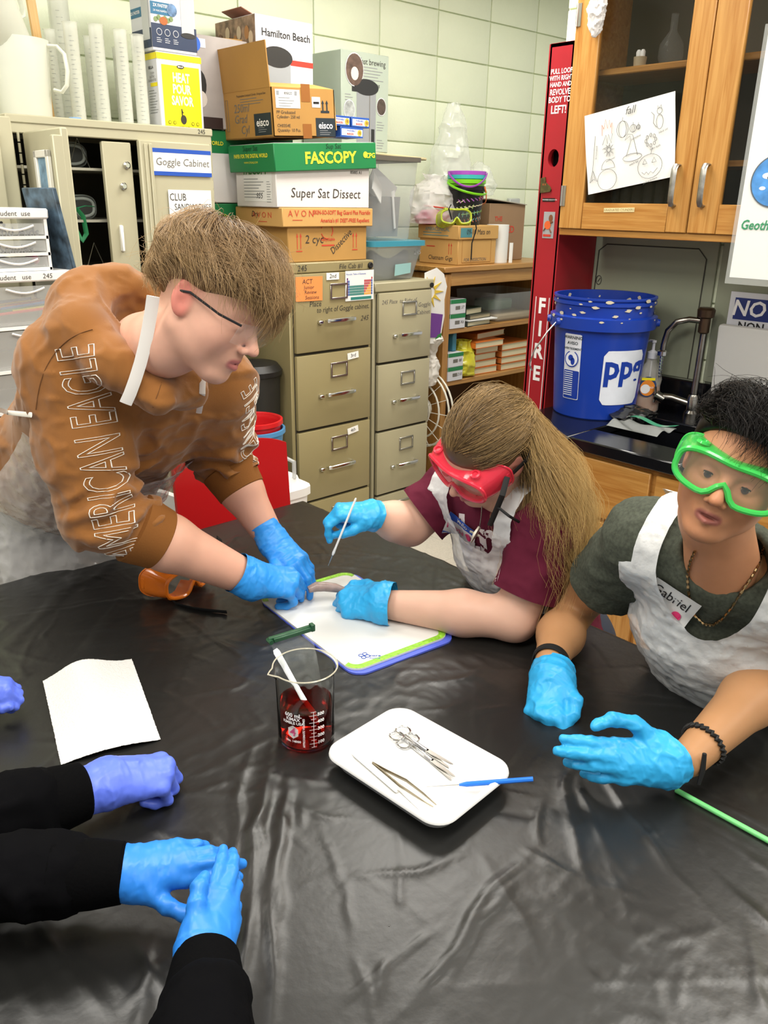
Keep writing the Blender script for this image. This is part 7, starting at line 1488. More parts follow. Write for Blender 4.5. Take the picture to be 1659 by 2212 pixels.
# ================================================================ GIRL
def girl():
    p = thing('person', 'person with long blond hair in maroon shirt and red goggles', 'person', (0, 0, 0))
    hm = basis((-0.7974, 0.1536, -0.5653), (-0.5821, -0.2042, 0.7594), (1.2645, 1.0571, 1.1763), .99)
    N0 = A_((1.3444, 1.0497, 1.0517)); shL = A_((1.3666, 0.9496, 1.0108)); shR = A_((1.3898, 1.2382, 1.0181)); elL = A_((1.285, .962, .815)); wrL = A_((1.1348, 1.2035, 0.8053)); elR = A_((1.2896, 1.2996, 0.9294)); wrR = A_((1.1867, 1.3177, 0.9773))
    chest = A_((1.475, 1.11, .90)); pel = A_((1.66, 1.11, .56))
    S = SDF(.0026); head(S, hm, eyes=False, nose=.9, jaw=.95, brow=.7); S.xf(hm); S.cap((-.03, 0, -.045), (-.045, 0, -.09), .046, .046, .03); S.xf(np.eye(4)); S.cap(pt(hm, (-.045, 0, -.09)), N0, .046, .055, .03)
    V, F = S.mesh(smooth=2); C = skin_cols(V, hm, '#d0a48e', '#b9746c', '#cf8f7e', '#cf8474')
    S = SDF(.0045); S.chain([elL, elL*.6+wrL*.4, wrL], [.046, .050, .033], .02); S.cap(shL, elL, .052, .050, .02); S.chain([elR, elR*.6+wrR*.4, wrR], [.047, .046, .033], .02); S.cap(shR, elR, .052, .048, .02); S.cap(shL, shR, .05); S.cap(N0, (shL+shR)/2, .055)
    V2, F2 = S.mesh(smooth=2); C2 = np.tile(L3c('#d2a893'), (len(V2), 1))*(1+.06*fbm(V2*40, 2))[:, None]
    b = np_mesh('body', np.concatenate([V, V2]), np.concatenate([tri(F), tri(F2)+len(V)]), skin_mat('b'), p); colattr(b, np.concatenate([C, C2]))
    # shirt
    xd = nz(shL-shR); mid = (shL+shR)/2; S = SDF(.0065)
    def torso(S, e=0): S.cap(pel, pel*.5+chest*.5, .135+e, .125+e, .04, sq=(xd, 1.2)); S.cap(pel*.5+chest*.5, chest, .125+e, .125+e, .04, sq=(xd, 1.15)); S.cap(chest, mid*.7+N0*.3, .125+e, .075+e, .05, sq=(xd, 1.2)); S.cap(mid, shL, .08+e, .075+e, .04); S.cap(mid, shR, .08+e, .075+e, .04)
    torso(S); sl = .72; hL = shL*(1-sl)+elL*sl; hR = shR*(1-sl)+elR*sl
    S.cap(shL, hL, .070, .075, .03); S.cap(shR, hR, .070, .075, .03); S.ell(N0+A_((-0.0081, -0.0083, 0.0258)), (.06, .06, .055), .01, -1)
    V, F = S.mesh(smooth=2); N = normals(V, F); V = folds(V, N, .006, 10, 14); V = folds(V, N, .002, 30, 2)
    f = np.minimum(sl*np.linalg.norm(elL-shL)-(V-shL)@nz(elL-shL)+(np.linalg.norm(V-hL, axis=1) > .14)*9, sl*np.linalg.norm(elR-shR)-(V-shR)@nz(elR-shR)+(np.linalg.norm(V-hR, axis=1) > .14)*9); V, F = clip(V, F, f)
    sh = np_mesh('shirt', V, F, M('maroon_cotton', '#5a1a2e', .85, spec=.2, vary=(14, .08), bump=(300, .12, .001)), p); T = bvh(V, F)
    nf = A_((-0.8562, -0.2585, 0.4467)); upv = A_((-0.0291, 0.3586, 0.9196)); WP = M('shirt_print', '#e3dcdc', .7)
    printed(sh, 'Lr', frame(V3(A_((1.2743, 1.0872, 0.9706))), V3(A_((0.4605, -0.8746, -0.0196))), V3(A_((0.3187, 0.1908, 0.9362)))), .115, WP, T, bold=.03, depth=.15); printed(sh, 'ue', frame(V3(A_((1.2757, 1.0573, 0.9155))), V3(A_((0.4605, -0.8746, -0.0196))), V3(A_((0.3187, 0.1908, 0.9362)))), .10, WP, T, bold=.035, depth=.15)
    # apron
    S = SDF(.006); torso(S, .017); S.cap(pel, pel+A_((-.12, 0, -.25)), .16, .15, .04, sq=(xd, 1.3)); V, F = S.mesh(smooth=2); N = normals(V, F); V = folds(V, N, .004, 16, 24); V = folds(V, N, .002, 40, 12)
    fr = nz((-1, 0, .15)); cen = A_((1.3203, 1.1050, 1.0309)); rel = V-cen; l_ = rel@xd; upw = nz(N0-chest); h_ = rel@upw; f = np.minimum((V-chest)@fr-.0, .135-np.abs(l_+.01)); f = np.minimum(f, .17-h_)
    scoop = (l_/.084)**2+((h_-.075)/.150)**2-1; f = np.minimum(f, np.where(h_ > -.06, scoop*.05, 1)); f = np.minimum(f, np.where(h_ > .03, .122-np.abs(l_), 1))
    V, F = clip(V, F, f); APW = M('white_film_apron', '#eceeee', .3, spec=.6, alpha=.72, bump=(60, .5, .004)); ap = np_mesh('apron', V, F, APW, p); Ta = bvh(V, F)
    # name tag
    tg = frame(V3(A_((1.2400, 1.1226, 0.9775))), V3(A_((0.2795, -0.8874, -0.3672))), V3(A_((0.4304, -0.2519, 0.8448)))); o = drape(p, (.085, .06), tg, PAPER, T, 'name_tag', lift=.006); patchm = drape(o, (.084, .018), tg @ Matrix.Translation((0, .021, 0)), BLUEP, T, 'blue_band', lift=.007); drape(o, (.084, .008), tg @ Matrix.Translation((0, -.026, 0)), BLUEP, T, 'blue_band', lift=.007); printed(o, 'Hello', tg @ Matrix.Translation((0, .021, 0)), .016, FWH, T, lift=.0085); printed(o, 'Rosa', tg @ Matrix.Translation((-.018, -.004, 0)), .022, PINK, T, lift=.0085)
    dot(o, tg @ Matrix.Translation((.022, -.002, 0)), .009, PINK, T, .0095)
    # necklace
    NK = M('silver_chain', '#b9b2a6', .25, 1); ck = [(1.2672, 1.0591, 1.0724), (1.2686, 1.0601, 1.0347), (1.2659, 1.0607, 1.0030)]; n_ = MB().tube([Vector(q) for q in ck], .0012, 6).build('necklace', NK, p); MB().tube([Vector(q) for q in ((1.2664, 1.0612, 1.0049), (1.2551, 1.0634, 0.9888), (1.2445, 1.0648, 0.9727))], [.004, .006, .0015], 6).build('pendant', NK, n_); MB().tube([Vector(q) for q in ((1.2488, 1.0730, 0.9961), (1.2618, 1.0558, 0.9861))], .003, 6).build('pendant', NK, n_)
    # trousers
    S = SDF(.012); S.cap(pel, pel+A_((0, 0, -.02)), .15, .15, .03, sq=(xd, 1.2))
    for s in (-1, 1): S.chain([pel+A_((0, .09*s, -.02)), pel+A_((-.40, .10*s, .0)), A_((1.28, 1.11+.10*s, .06))], [.085, .062, .045], .02)
    V, F = S.mesh(smooth=2); np_mesh('trousers', V, F, M('dark_denim', '#262c3a', .85), p)
    for s in (-1, 1): S = SDF(.008); S.cap((1.29, 1.11+.1*s, .04), (1.12, 1.11+.1*s, .035), .042, .036, .01); V, F = S.mesh(smooth=1); V[:, 2] = np.maximum(V[:, 2], .006); np_mesh('shoe', V, F, M('dark_shoe', '#2b2b2b', .6), p)
    G = glove_mat('sky', '#2fa3dd')
    S = SDF(.0026); H = hand(S, (1.1235, 1.2099, 0.8113), (1.0756, 1.2932, 0.8021), (-0.3377, -0.4245, 0.8274), -1, ((45, 75, 40), (55, 80, 40), (60, 80, 40), (60, 80, 40)), elbow=elL, cuff=.028, cr=.044, fat=1.12, thumb=[(.02, .03, -.006), (.052, .052, -.014), (.085, .05, -.02), (.11, .04, -.03)]); glove(p, G, H, S, .0016, 45, 23, loose=.0016)
    S = SDF(.0026); H = hand(S, (1.1788, 1.3186, 0.9790), (1.1134, 1.3541, 1.0008), (-0.2860, 0.0779, 0.9040), 1, ((52, 50, 20), (62, 55, 30), (80, 75, 40), (85, 75, 40)), elbow=elR, cuff=.022, cr=.042, fat=1.12, thumb=[(.02, .028, -.016), (.045, .04, -.038), (.068, .035, -.056), (.085, .025, -.068)]); glove(p, G, H, S, .0014, 50, 29, loose=.0012)
    # goggles
    gb, gr = gmat('red', '#f0384f', .62); gm = tomat(hm) @ Matrix.Translation((.072, 0, .004)) @ Matrix.Scale(1.04, 4); goggles(p, gb, gr, LENS, gm)
    sp = [pt(hm, q) for q in ((.018, .088, .004), (-.03, .094, .012), (-.075, .080, .02), (-.115, .03, .028), (-.118, -.03, .028), (-.075, -.08, .02), (-.03, -.094, .012), (.018, -.088, .004))]; ribbon('strap', [V3(q) for q in sp], .007, .0012, STRP, p, V3(hm[:3, 2]))
    sp = [(1.2335, 0.9697, 1.1493), (1.2175, 0.9665, 1.1145), (1.2275, 0.9843, 1.0823), (1.2434, 1.0145, 1.0283)]; ribbon('strap', [Vector(q) for q in sp], .006, .0015, STRP, p, (0.7372, -0.6755, 0.0148)); sp = [(1.2275, 0.9843, 1.0823), (1.2406, 0.9632, 1.0650), (1.2757, 0.9630, 1.0429)]; ribbon('strap', [Vector(q) for q in sp], .003, .001, STRP, p, (0.2302, 0.2718, 0.9344))
    # hair: half-up, long waves
    rg = np.random.default_rng(9); c0 = A_((-.018, 0, .038)); rad = A_((.100, .081, .088)); tie = A_((-.118, .01, .045)); K = 14; inv = np.linalg.inv(hm[:3, :3]); down = nz(inv @ A_((0, 0, -1)))
    P = rg.normal(size=(26000, 3)); P /= np.linalg.norm(P, axis=1, keepdims=True); ok = (P[:, 2] > .05-.5*(P[:, 0] < -.15)) & ((P[:, 0] < .80) | (P[:, 2] > .45)) & ~((np.abs(P[:, 1]) > .55) & (P[:, 2] < .12) & (P[:, 0] > -.3)); P = P[ok]
    top = P[(P[:, 2] > .12)][:3200]; low = P[(P[:, 0] < .1)][:3100]; out = []
    # upper hair swept back to the tie, then falling
    N1 = len(top); u = np.linspace(0, 1, K)[None, :, None]; a = top*rad+c0; tgt = (tie-c0)/rad; tgt = tgt/np.linalg.norm(tgt)+.16*rg.normal(size=(N1, 3)); tgt /= np.linalg.norm(tgt, axis=1, keepdims=True)
    ub = np.clip(u/.45, 0, 1); side = np.sign(top[:, 1:2])*np.minimum(1, np.abs(top[:, 1:2])*5); bulge = np.stack([0*side, .5*side, 0*side+.08], -1)[:, 0, :][:, None, :]*np.sin(ub*3.14)*.4
    dirs = top[:, None, :]*(1-ub)+tgt[:, None, :]*ub+bulge; dirs /= np.linalg.norm(dirs, axis=2, keepdims=True); lay = (1.03+.09*rg.random((N1, 1, 1))*np.sin(np.minimum(1, ub+.15)*2.6))+.05*vnoise(top*9)[:, None, None]*np.sin(ub*3.1); A1 = c0+dirs*rad*lay
    fall = np.clip((u-.45)/.55, 0, 1); 
    def falling(start, N, L, spread, seed):
        r = np.random.default_rng(seed); ww = r.random((N, 1, 1))*6.28; cl = 7*vnoise(np.concatenate([start[:, 0, :]*16, ], 1)+seed)[:, None, None]; lat = np.clip(r.normal(size=(N, 1, 1)), -1.6, 1.6)*spread; Ls = L*(.65+.35*r.random((N, 1, 1)))
        w = .016*np.sin(fall*Ls*40+cl+.12*ww)*fall**.5+.002*np.sin(fall*22+ww); side_ = A_((0, 1, 0)); tw = down; outw = nz(inv @ A_((.60, -.80, 0)))
        return start+tw*Ls*fall+lat*nz(inv @ A_((1, .4, 0)))*np.minimum(1, fall*3)+w*nz(inv @ A_((1, .2, 0)))+.4*w*outw+outw*(.085*np.sin(np.minimum(fall*2.2, 1.57))+.04*fall)*(.6+.7*r.random((N, 1, 1)))
    st = A1[:, [int(.45*(K-1))], :]; out1 = np.where(u <= .45, A1, falling(st, N1, .40, .038, 3)); out.append(out1)
    N2 = len(low); a2 = c0+low*rad*(1.02+.06*rg.random((N2, 1))); q = a2[:, None, :]; ub = np.clip(u/.3, 0, 1); b2 = low.copy(); b2[:, 2] = np.minimum(b2[:, 2], -.1)-.25; b2[:, 0] -= .35; b2 /= np.linalg.norm(b2, axis=1, keepdims=True); dirs = low[:, None, :]*(1-ub)+b2[:, None, :]*ub; dirs /= np.linalg.norm(dirs, axis=2, keepdims=True); A2 = c0+dirs*rad*(1.04+.14*ub*rg.random((N2, 1, 1)))
    fall = np.clip((u-.3)/.7, 0, 1); st = A2[:, [int(.3*(K-1))], :]; out.append(np.where(u <= .3, A2, falling(st, N2, .40, .045, 4)))
    # flyaways
    Cc = np.concatenate(out); NS = len(Cc); fly = rg.random(NS) < .10; nz_ = np.stack([vnoise(np.stack([np.full((NS, K), i*9.+3)+rg.random((NS, 1))*40, np.linspace(0, 3, K)[None, :]+rg.random((NS, 1))*30, np.zeros((NS, K))], -1)) for i in range(3)], -1); Cc = Cc+nz_*np.where(fly, .045, .003)[:, None, None]*np.linspace(.3, 1, K)[None, :, None]
    Cw = Cc @ hm[:3, :3].T+hm[:3, 3]; cols = hcols(NS, '#46351f', '#a98a5c', 13); strands('hair', Cw, .00048, cols, hair_mat('b'), p, tip=L3c('#d2ae70'))
    S = SDF(.005); S.xf(hm); S.ell((-.018, 0, .040), (.103, .083, .090), .01); S.ell((.075, 0, -.05), (.09, .12, .085), .02, -1); S.ell((-.005, .08, -.03), (.045, .03, .035), .01, -1); S.ell((-.005, -.08, -.03), (.045, .03, .035), .01, -1); V, F = S.mesh(smooth=2); o = np_mesh('hair_base', V, F, hair_mat('b'), p); colattr(o, np.tile(L3c('#5a4630'), (len(V), 1)))
    # probe in hand: top-level tool
    q0, q1 = A_((1.1201, 1.3018, 1.0386)), A_((1.0679, 1.3384, 0.8753)); d = q1-q0; t = thing('dissecting_probe', 'white-handled dissecting probe held in the blue glove above the board', 'probe', tuple(q0))
    MB().tube([V3(d*f) for f in (0, .02, .72, .80, .84)], [.0016, .0026, .0026, .0034, .002], 10).build('handle', M('probe_white', '#e3e4e2', .3), t); MB().tube([V3(d*.82), V3(d)], [.0012, .0005], 6).build('needle', STEEL, t)
girl()
# ================================================================ BOY IN GREEN GOGGLES
def boy3():
    p = thing('person', 'person with black hair in grey-green shirt and green goggles', 'person', (0, 0, 0))
    hm = basis((-0.9595, -0.2761, 0.0599), (0.0654, -0.2628, 0.9593), (1.2055, 0.5099, 1.2815), .91)
    N0 = A_((1.2959, 0.5414, 1.0819)); shR = A_((1.3202, 0.6923, 1.0788)); shL = A_((1.3470, 0.4210, 1.0535)); elR = A_((1.3969, 0.8968, 0.8229)); wrR = A_((1.1883, 0.7960, 0.8184)); elL = A_((1.4485, 0.4468, 0.8912)); wrL = A_((1.1134, 0.4651, 0.8201))
    chest = A_((1.43, .575, .93)); pel = A_((1.68, .60, .56))
    S = SDF(.0026); head(S, hm, mouth=.0032, nose=1.15, jaw=.98, brow=.8); S.xf(hm); S.cap((-.03, 0, -.045), (-.045, 0, -.10), .050, .052, .03); S.xf(np.eye(4)); S.cap(pt(hm, (-.045, 0, -.09)), N0, .052, .062, .03)
    V, F = S.mesh(smooth=2); C = skin_cols(V, hm, '#b9825f', '#94594f', '#b0704f', '#a86a50'); eyes(p, hm, '#3a2a22')
    S = SDF(.0045); S.chain([elR, elR*.5+wrR*.5, wrR], [.046, .047, .030], .02); S.cap(shR, elR, .050, .046, .02); S.chain([elL, elL*.55+wrL*.45, wrL], [.048, .047, .029], .02); S.cap(shL, elL, .052, .048, .02); S.cap(shL, shR, .05); S.cap(N0, (shL+shR)/2, .06)
    V2, F2 = S.mesh(smooth=2); C2 = np.tile(L3c('#b0825a'), (len(V2), 1))*(1+.06*fbm(V2*40, 2))[:, None]
    b = np_mesh('body', np.concatenate([V, V2]), np.concatenate([tri(F), tri(F2)+len(V)]), skin_mat('c'), p); colattr(b, np.concatenate([C, C2])); BODY = (V, F)
    for s in (1, -1): MB().tube([V3(pt(hm, q)) for q in ((.083, .014*s, .019), (.082, .028*s, .024), (.069, .047*s, .020))], [(.003, .0016), (.0035, .0018), (.001, .001)], 6, flat=V3(hm[:3, 2])).build('eyebrow', M('brow_black', '#1a1512', .7), p)
    xd = nz(shL-shR); mid = (shL+shR)/2; S = SDF(.0065)
    def torso(S, e=0): S.cap(pel, pel*.5+chest*.5, .145+e, .135+e, .04, sq=(xd, 1.2)); S.cap(pel*.5+chest*.5, chest, .135+e, .135+e, .04, sq=(xd, 1.15)); S.cap(chest, mid*.7+N0*.3, .13+e, .075+e, .05, sq=(xd, 1.2)); S.cap(mid, shL, .08+e, .078+e, .04); S.cap(mid, shR, .08+e, .078+e, .04)
    torso(S); sl = .55; hR = shR*(1-sl)+elR*sl; hL = shL*(1-sl)+elL*sl
    S.cap(shR, hR, .078, .078, .03); S.cap(shL, hL, .078, .078, .03); S.ell(N0+A_((-0.0218, -0.0084, 0.0292)), (.068, .068, .055), .01, -1)
    V, F = S.mesh(smooth=2); N = normals(V, F); V = folds(V, N, .006, 10, 44); V = folds(V, N, .002, 30, 42)
    f = np.minimum(sl*np.linalg.norm(elL-shL)-(V-shL)@nz(elL-shL)+(np.linalg.norm(V-hL, axis=1) > .14)*9, sl*np.linalg.norm(elR-shR)-(V-shR)@nz(elR-shR)+(np.linalg.norm(V-hR, axis=1) > .14)*9); V, F = clip(V, F, f)
    np_mesh('shirt', V, F, M('heather_green', '#45493f', .9, spec=.2, vary=(160, .25), bump=(300, .15, .001)), p); T = bvh(V, F)
    S = SDF(.006); torso(S, .018); S.cap(pel, pel+A_((-.12, 0, -.25)), .17, .17, .04, sq=(xd, 1.3)); V, F = S.mesh(smooth=2); N = normals(V, F); V = folds(V, N, .004, 15, 54); V = folds(V, N, .002, 38, 52)
    cen = A_((1.2664, 0.5435, 1.0332)); rel = V-cen; l_ = rel@xd; upw = nz(N0-chest); h_ = rel@upw; fr = nz((-1, 0, .2)); f = np.minimum((V-chest)@fr-.0, .16-np.abs(l_)); scoop = (l_/.092)**2+((h_-.09)/.150)**2-1; f = np.minimum(f, np.where(h_ > -.08, scoop*.05, 1)); f = np.minimum(f, np.where(h_ > .02, .138-np.abs(l_), 1)); f = np.minimum(f, .2-h_)
    V, F = clip(V, F, f); np_mesh('apron', V, F, MATS['white_film_apron'], p); 
    tg = frame(V3(A_((1.2329, 0.5926, 1.0120))), V3(A_((0.2795, -0.8874, -0.3672))), V3(A_((0.4304, -0.2519, 0.8448)))); o = drape(p, (.085, .056), tg, PAPER, T, 'name_tag', lift=.0145); printed(o, 'Gabriel', tg @ Matrix.Translation((-.004, .008, 0)), .026, BLACK, T, lift=.0158, sx=.9); dot(o, tg @ Matrix.Translation((.020, -.017, .0)), .0085, PINK, T, .0165)
    NK = M('gold_chain', '#a08660', .28, 1); P = [onsurf([T, bvh(*BODY)], q, .003) for q in ((1.2058, 0.5510, 1.1363), (1.1966, 0.5507, 1.1192), (1.1928, 0.5501, 1.0973), (1.1876, 0.5439, 1.0760), (1.1940, 0.5391, 1.0503), (1.1947, 0.5282, 1.0304), (1.2056, 0.5176, 1.0154), (1.2166, 0.5068, 1.0141), (1.2256, 0.4973, 1.0260), (1.2409, 0.4917, 1.0427), (1.2528, 0.4858, 1.0666), (1.2685, 0.4832, 1.0895), (1.2824, 0.4808, 1.1096), (1.2948, 0.4790, 1.1283), (1.3022, 0.4795, 1.1426))]
    Q = []; PV = [Vector(q) for q in P]
    for i in range(len(PV)-1):
        for k in range(5): Q.append(PV[i].lerp(PV[i+1], k/5))
    n_ = MB(); 
    for i in range(0, len(Q)-1): n_.tube([Q[i], Q[i+1]], [(.0030, .0014), (.0030, .0014)] if i % 2 else [(.0014, .0026)]*2, 6)
    n_.build('necklace', NK, p)
    S = SDF(.012); S.cap(pel, pel+A_((0, 0, -.02)), .15, .15, .03, sq=(xd, 1.2))
    for s in (-1, 1): S.chain([pel+A_((0, .09*s, -.02)), pel+A_((-.40, .10*s, .0)), A_((1.28, .60+.10*s, .06))], [.085, .062, .045], .02)
    V, F = S.mesh(smooth=2); np_mesh('trousers', V, F, M('dark_denim', '#262c3a', .85), p)
    for s in (-1, 1): S = SDF(.008); S.cap((1.29, .60+.1*s, .04), (1.12, .60+.1*s, .035), .042, .036, .01); V, F = S.mesh(smooth=1); V[:, 2] = np.maximum(V[:, 2], .006); np_mesh('shoe', V, F, M('dark_shoe', '#2b2b2b', .6), p)
    G = glove_mat('sky', '#2fa3dd')
    S = SDF(.0025); H = hand(S, (1.1656, 0.7732, 0.8040), (1.0914, 0.7378, 0.7720), (-0.7305, -0.1165, 0.6634), 1, ((40, 30, 15), (72, 80, 40), (78, 85, 40), (80, 85, 40)), spread=(28, 4, -3, -9), elbow=elR, cuff=.032, cr=.041, fat=1.12, thumb=[(.02, .032, -.006), (.045, .055, -.008), (.07, .055, -.016), (.088, .045, -.024)]); glove(p, G, H, S, .0015, 45, 33, loose=.0014)
    S = SDF(.0025); H = hand(S, (1.0788, 0.4838, 0.8224), (1.0072, 0.5316, 0.8287), (-0.6381, -0.6122, 0.4637), -1, ((8, 18, 12), (14, 20, 12), (22, 24, 16), (28, 28, 18)), spread=(4, 3, 2, 0), elbow=elL, cuff=.020, cr=.041, fat=1.12, thumb=[(.022, .034, .0), (.06, .066, .004), (.098, .074, .004), (.128, .062, .0)]); glove(p, G, H, S, .0016, 45, 37, loose=.0016)
    for e, w_, dd, nm, lab in ((elR, wrR, .006, 'watch_strap', None), (elL, wrL, .045, 'bracelet', None)):
        ax = nz(w_-e); c = w_-ax*dd; r_ = .0335 if nm == 'watch_strap' else .0345; fr_ = frame(V3(c), V3(ax).orthogonal(), V3(ax).cross(V3(ax).orthogonal()))
        if nm == 'watch_strap': MB().lathe([(r_, -.008), (r_+.003, -.007), (r_+.003, .007), (r_, .008)], 36, fr_, closed=True).build('wrist_strap', M('strap_weave', '#141414', .7, bump=(500, .6, .001)), p)
        else:
            o = MB().tube([fr_ @ Vector((r_*math.cos(a)*1.05, r_*math.sin(a)*1.05, .004*math.sin(a*24))) for a in np.linspace(0, 6.283, 73)[:-1]], .0035, 6, closed=True).build('bracelet', M('braid_black', '#161616', .7), p)
            k0 = A_((1.1055, 0.4374, 0.8509)); MB().tube([V3(k0), V3(k0+A_((0, 0, -.02))+A_((-0.0023, -0.0027, -0.0093))), V3(k0+A_((0, 0, -.035))+A_((-0.0076, -0.0027, -0.0187)))], [.0035, .0045, .003], 6).build('tassel', M('braid_black', '#161616', .7), o)
    gb, gr = gmat('green', '#43c95a', .55); gm = tomat(hm) @ Matrix.Translation((.074, 0, .004)) @ Matrix.Scale(1.12, 4) @ Matrix.Diagonal((1, 1, .84, 1)); goggles(p, gb, gr, LENS, gm)
    sp = [pt(hm, q) for q in ((.015, .092, .006), (-.03, .098, .012), (-.08, .085, .02), (-.118, .03, .026), (-.118, -.03, .026), (-.08, -.085, .02), (-.03, -.098, .012), (.015, -.092, .006))]; ribbon('strap', [V3(q) for q in sp], .007, .0012, STRP, p, V3(hm[:3, 2]))
    # hair: thick black waves
    okf = lambda P: (P[:, 2] > .10-.62*np.clip(-P[:, 0]*1.5-.1, 0, 1)) & ((P[:, 0] < .70) | (P[:, 2] > .55)) & ~((np.abs(P[:, 1]) > .5) & (P[:, 2] < .30) & (P[:, 0] > -.35))
    pe = lambda D: 1.64+.46*np.clip(D[:, 0], 0, 1)**.8+.40*np.clip(-D[:, 0], 0, 1); tk = lambda D: .026+.016*np.clip(D[..., 2], 0, 1)+.012*np.clip(D[..., 0], 0, 1)
    Cw = cap_hair(hm, 5600, (-.35, .30, .88), okf, pe, tk, .13, 15, K=10, swirl=.8, L=(.6, 1.1), fly=.05); strands('hair', Cw, .00054, hcols(len(Cw), '#0a0909', '#231e1b', 23), hair_mat('c'), p)
    S = SDF(.005); S.xf(hm); S.ell((-.018, 0, .046), (.108, .090, .094), .01); S.ell((.075, 0, -.045), (.11, .13, .118), .02, -1); S.ell((-.005, .09, -.03), (.05, .035, .04), .01, -1); S.ell((-.005, -.09, -.03), (.05, .035, .04), .01, -1); V, F = S.mesh(smooth=2); o = np_mesh('hair_base', V, F, hair_mat('c'), p); colattr(o, np.tile(L3c('#0d0c0b'), (len(V), 1)))
boy3()
# ================================================================ PEOPLE AT THE LEFT (arms in view)
BKF = M('black_fleece', '#08080a', .95, spec=.06, vary=(12, .15), bump=(320, .15, .001)); BKR = M('black_rib', '#070708', .95, spec=.06, bump=(240, .5, .0015))
def seated(label, hd, N0, shL, shR, elL, elR, wrL, wrR, gl, hands, cut, seed, skincol='#c99a80', fat_=1.0):
    p = thing('person', label, 'person', (0, 0, 0)); N0, shL, shR, elL, elR, wrL, wrR = map(A_, (N0, shL, shR, elL, elR, wrL, wrR)); mid = (shL+shR)/2; xd = nz(shL-shR); pel = A_((mid[0]-.12, mid[1], .55)); chest = mid*.75+pel*.25
    S = SDF(.009); S.cap(pel, chest, .15, .15, .04, sq=(xd, 1.2)); S.cap(chest, mid, .14, .09, .05, sq=(xd, 1.2)); S.cap(mid, shL, .085, .085, .04); S.cap(mid, shR, .085, .085, .04)
    for s_, e, w_ in ((shL, elL, wrL), (shR, elR, wrR)): S.chain([s_, s_*.5+e*.5, e], [.085, .074, .066*fat_], .03); c = w_-nz(w_-e)*cut; S.cap(e, c, .064*fat_, .050*fat_, .02); S.cap(e*.35+c*.65, c*.9+e*.1, .054*fat_, .056*fat_, .03)
    S.chain([mid+A_((-.07, .0, .08)), mid+A_((-.03, .09, .07)), mid+A_((.06, .06, .03)), mid+A_((.07, -.05, .03)), mid+A_((-.03, -.09, .07)), mid+A_((-.07, .0, .08))], [.045]*6, .03)
    V, F = S.mesh(smooth=2); N = normals(V, F); V = folds(V, N, .006, 13, seed); V = folds(V, N, .0025, 32, seed+4); ho = np_mesh('hoodie', V, F, BKF, p)
    for e, w_ in ((elL, wrL), (elR, wrR)):
        a = nz(w_-e); c = w_-a*cut; r_ = .044*fat_; MB().lathe([(r_+.010, -.018), (r_+.006, -.006), (r_+.004, .03), (r_-.001, .066), (r_-.006, .07), (r_-.011, .066)], 40, frame(V3(c), V3(a).orthogonal(), V3(a).cross(V3(a).orthogonal()))).build('cuff', BKR, ho)
    hm = basis((1, 0, -.35), (.3, 0, 1), tuple(hd), 1.0); S = SDF(.008); head(S, hm, eyes=False); S.xf(hm); S.cap((-.03, 0, -.045), (-.045, 0, -.09), .05, .052, .03); S.xf(np.eye(4)); S.cap(pt(hm, (-.045, 0, -.09)), N0, .052, .062, .03); V, F = S.mesh(smooth=2); C = skin_cols(V, hm, skincol, '#a8606a', '#c58a76', '#b97a68')
    S = SDF(.007); S.cap(elL, wrL, .045, .032, .02); S.cap(elR, wrR, .045, .032, .02); S.cap(shL, elL, .05, .045); S.cap(shR, elR, .05, .045); S.cap(shL, shR, .05); S.cap(N0, mid, .06); S.cap(mid, pel, .1); V2, F2 = S.mesh(smooth=1); b = np_mesh('body', np.concatenate([V, V2]), np.concatenate([tri(F), tri(F2)+len(V)]), skin_mat('d'), p); colattr(b, np.concatenate([C, np.tile(L3c(skincol), (len(V2), 1))]))
    S = SDF(.006); S.xf(hm); S.ell((-.018, 0, .048), (.112, .094, .098), .01); S.ell((.08, 0, -.05), (.09, .12, .088), .02, -1); S.ell((-.005, .09, -.035), (.05, .035, .04), .01, -1); S.ell((-.005, -.09, -.035), (.05, .035, .04), .01, -1); V, F = S.mesh(smooth=1); N = normals(V, F); V = folds(V, N, .006, 30, seed); o = np_mesh('hair', V, F, hair_mat('d'), p); colattr(o, np.tile(L3c('#2e2118'), (len(V), 1)))
    S = SDF(.012); S.cap(pel, pel+A_((0, 0, -.02)), .15, .15, .03, sq=(xd, 1.2))
    for s in (-1, 1): S.chain([pel+A_((0, .09*s, -.02)), pel+A_((.40, .10*s, .0)), A_((pel[0]+.40, mid[1]+.10*s, .06))], [.085, .062, .045], .02)
    V, F = S.mesh(smooth=2); np_mesh('trousers', V, F, M('dark_denim', '#262c3a', .85), p)
    for q, (W_, K_, N_, sd, cu, spd, th, el, cf) in enumerate(hands): S = SDF(.0025); H = hand(S, W_, K_, N_, sd, cu, spread=spd, thumb=th, elbow=el, cuff=cf, cr=.038, fat=1.06); glove(p, gl, H, S, .0011, 55, seed+q*7)
    return p
SPD = (6, 2, -3, -9)
eR = (0.1227, 1.0436, 0.8500); eL = (0.1596, 1.3811, 0.8500)
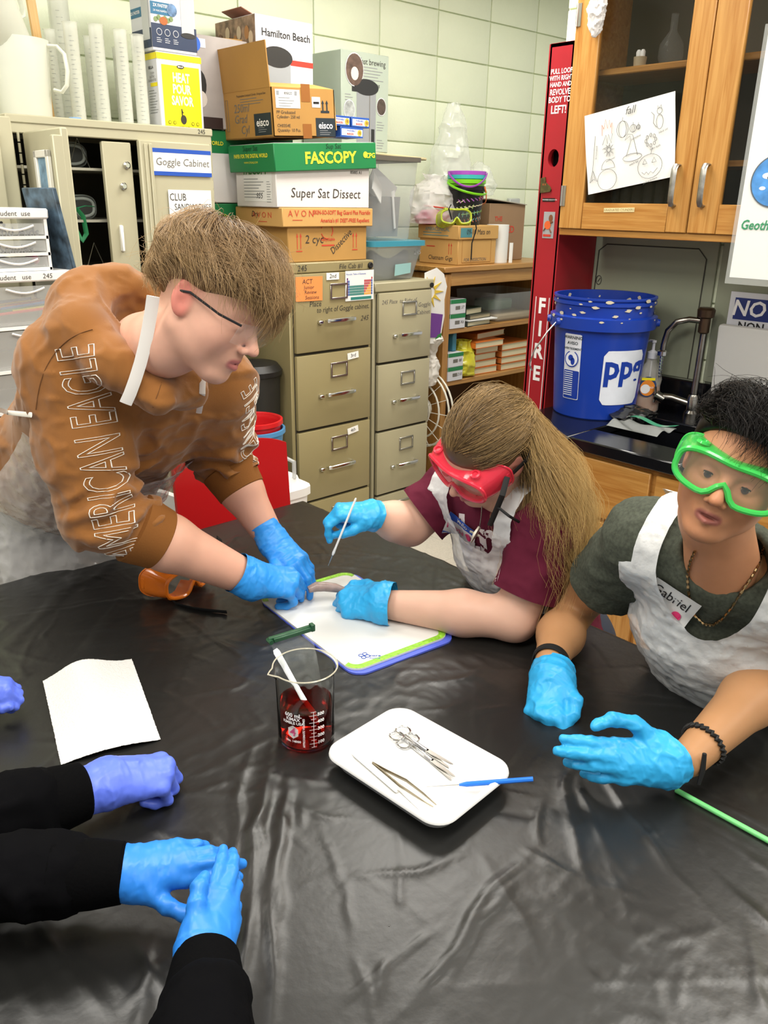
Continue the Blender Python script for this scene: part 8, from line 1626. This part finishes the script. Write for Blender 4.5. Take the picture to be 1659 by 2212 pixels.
seated('person in black hoodie with violet gloves resting by the paper towel', (-.16, 1.36, 1.27), (-.24, 1.36, 1.10), (-.27, 1.55, 1.02), (-.27, 1.17, 1.02), eL, eR, (0.3096, 1.4171, 0.8200), (0.3809, 1.0259, 0.8250), glove_mat('violet', '#5a72e0'),
       [((0.3216, 1.4325, 0.8150), (0.3608, 1.3879, 0.8250), (-0.1924, -0.3379, 0.9163), -1, ((65, 80, 45),)*4, SPD, None, eL, .05), ((0.3871, 1.0233, 0.8250), (0.4701, 0.9990, 0.8200), (-0.1601, -0.2276, 0.9618), 1, ((62, 78, 45), (68, 82, 45), (72, 85, 45), (74, 85, 45)), SPD, [(.02, .03, -.012), (.05, .048, -.03), (.075, .042, -.045), (.09, .03, -.052)], eR, .055)], .10, 61)
eL = (0.1136, 0.9594, 0.8600); eR = (0.2184, 0.4693, 0.8800)
seated('person in black hoodie with blue gloves touching fingertips together', (-.17, .83, 1.26), (-.24, .84, 1.09), (-.26, 1.0, 1.0), (-.20, .62, 1.0), eL, eR, (0.3061, 0.8218, 0.8500), (0.3150, 0.6206, 0.8600), glove_mat('azure', '#2a7edb'),
       [((0.3171, 0.8120, 0.8500), (0.3780, 0.7746, 0.8600), (-0.3031, -0.3862, 0.8506), -1, ((10, 22, 12), (14, 26, 14), (22, 30, 16), (30, 34, 18)), (3, 2, 1, 0), [(.022, .032, -.006), (.055, .062, -.010), (.082, .080, -.016), (.104, .088, -.024)], eL, .045), ((0.3162, 0.6315, 0.8600), (0.3738, 0.6673, 0.8750), (-0.3327, -0.8739, 0.3362), 1, ((6, 14, 8), (10, 18, 12), (18, 24, 16), (26, 28, 18)), (2, 1, 0, -2), [(.024, .030, .0), (.055, .050, .004), (.080, .058, .004), (.100, .056, .0)], eR, .062)], .06, 81, fat_=.88)
# stools
for (x, y, lab) in ((1.68, 1.11, 'black stool under the person in red goggles'), (1.70, .60, 'black stool under the person in green goggles'), (-.39, 1.36, 'black stool of the person with violet gloves'), (-.36, .81, 'black stool of the person with blue gloves')):
    c = thing('stool', lab, 'stool', (x, y, 0)); MB().lathe([(0, .395), (.16, .395), (.17, .405), (.17, .42), (.16, .43), (0, .43)], 28).build('seat', BKF, c)
    for a in (.78, 2.36, 3.93, 5.5): MB().tube([(.1*math.cos(a), .1*math.sin(a), .4), (.16*math.cos(a), .16*math.sin(a), .0)], .011, 8).build('leg', STEEL, c)
    MB().tube([(.135*math.cos(a), .135*math.sin(a), .15) for a in np.linspace(0, 6.283, 25)[:-1]], .008, 6, closed=True).build('foot_ring', STEEL, c)
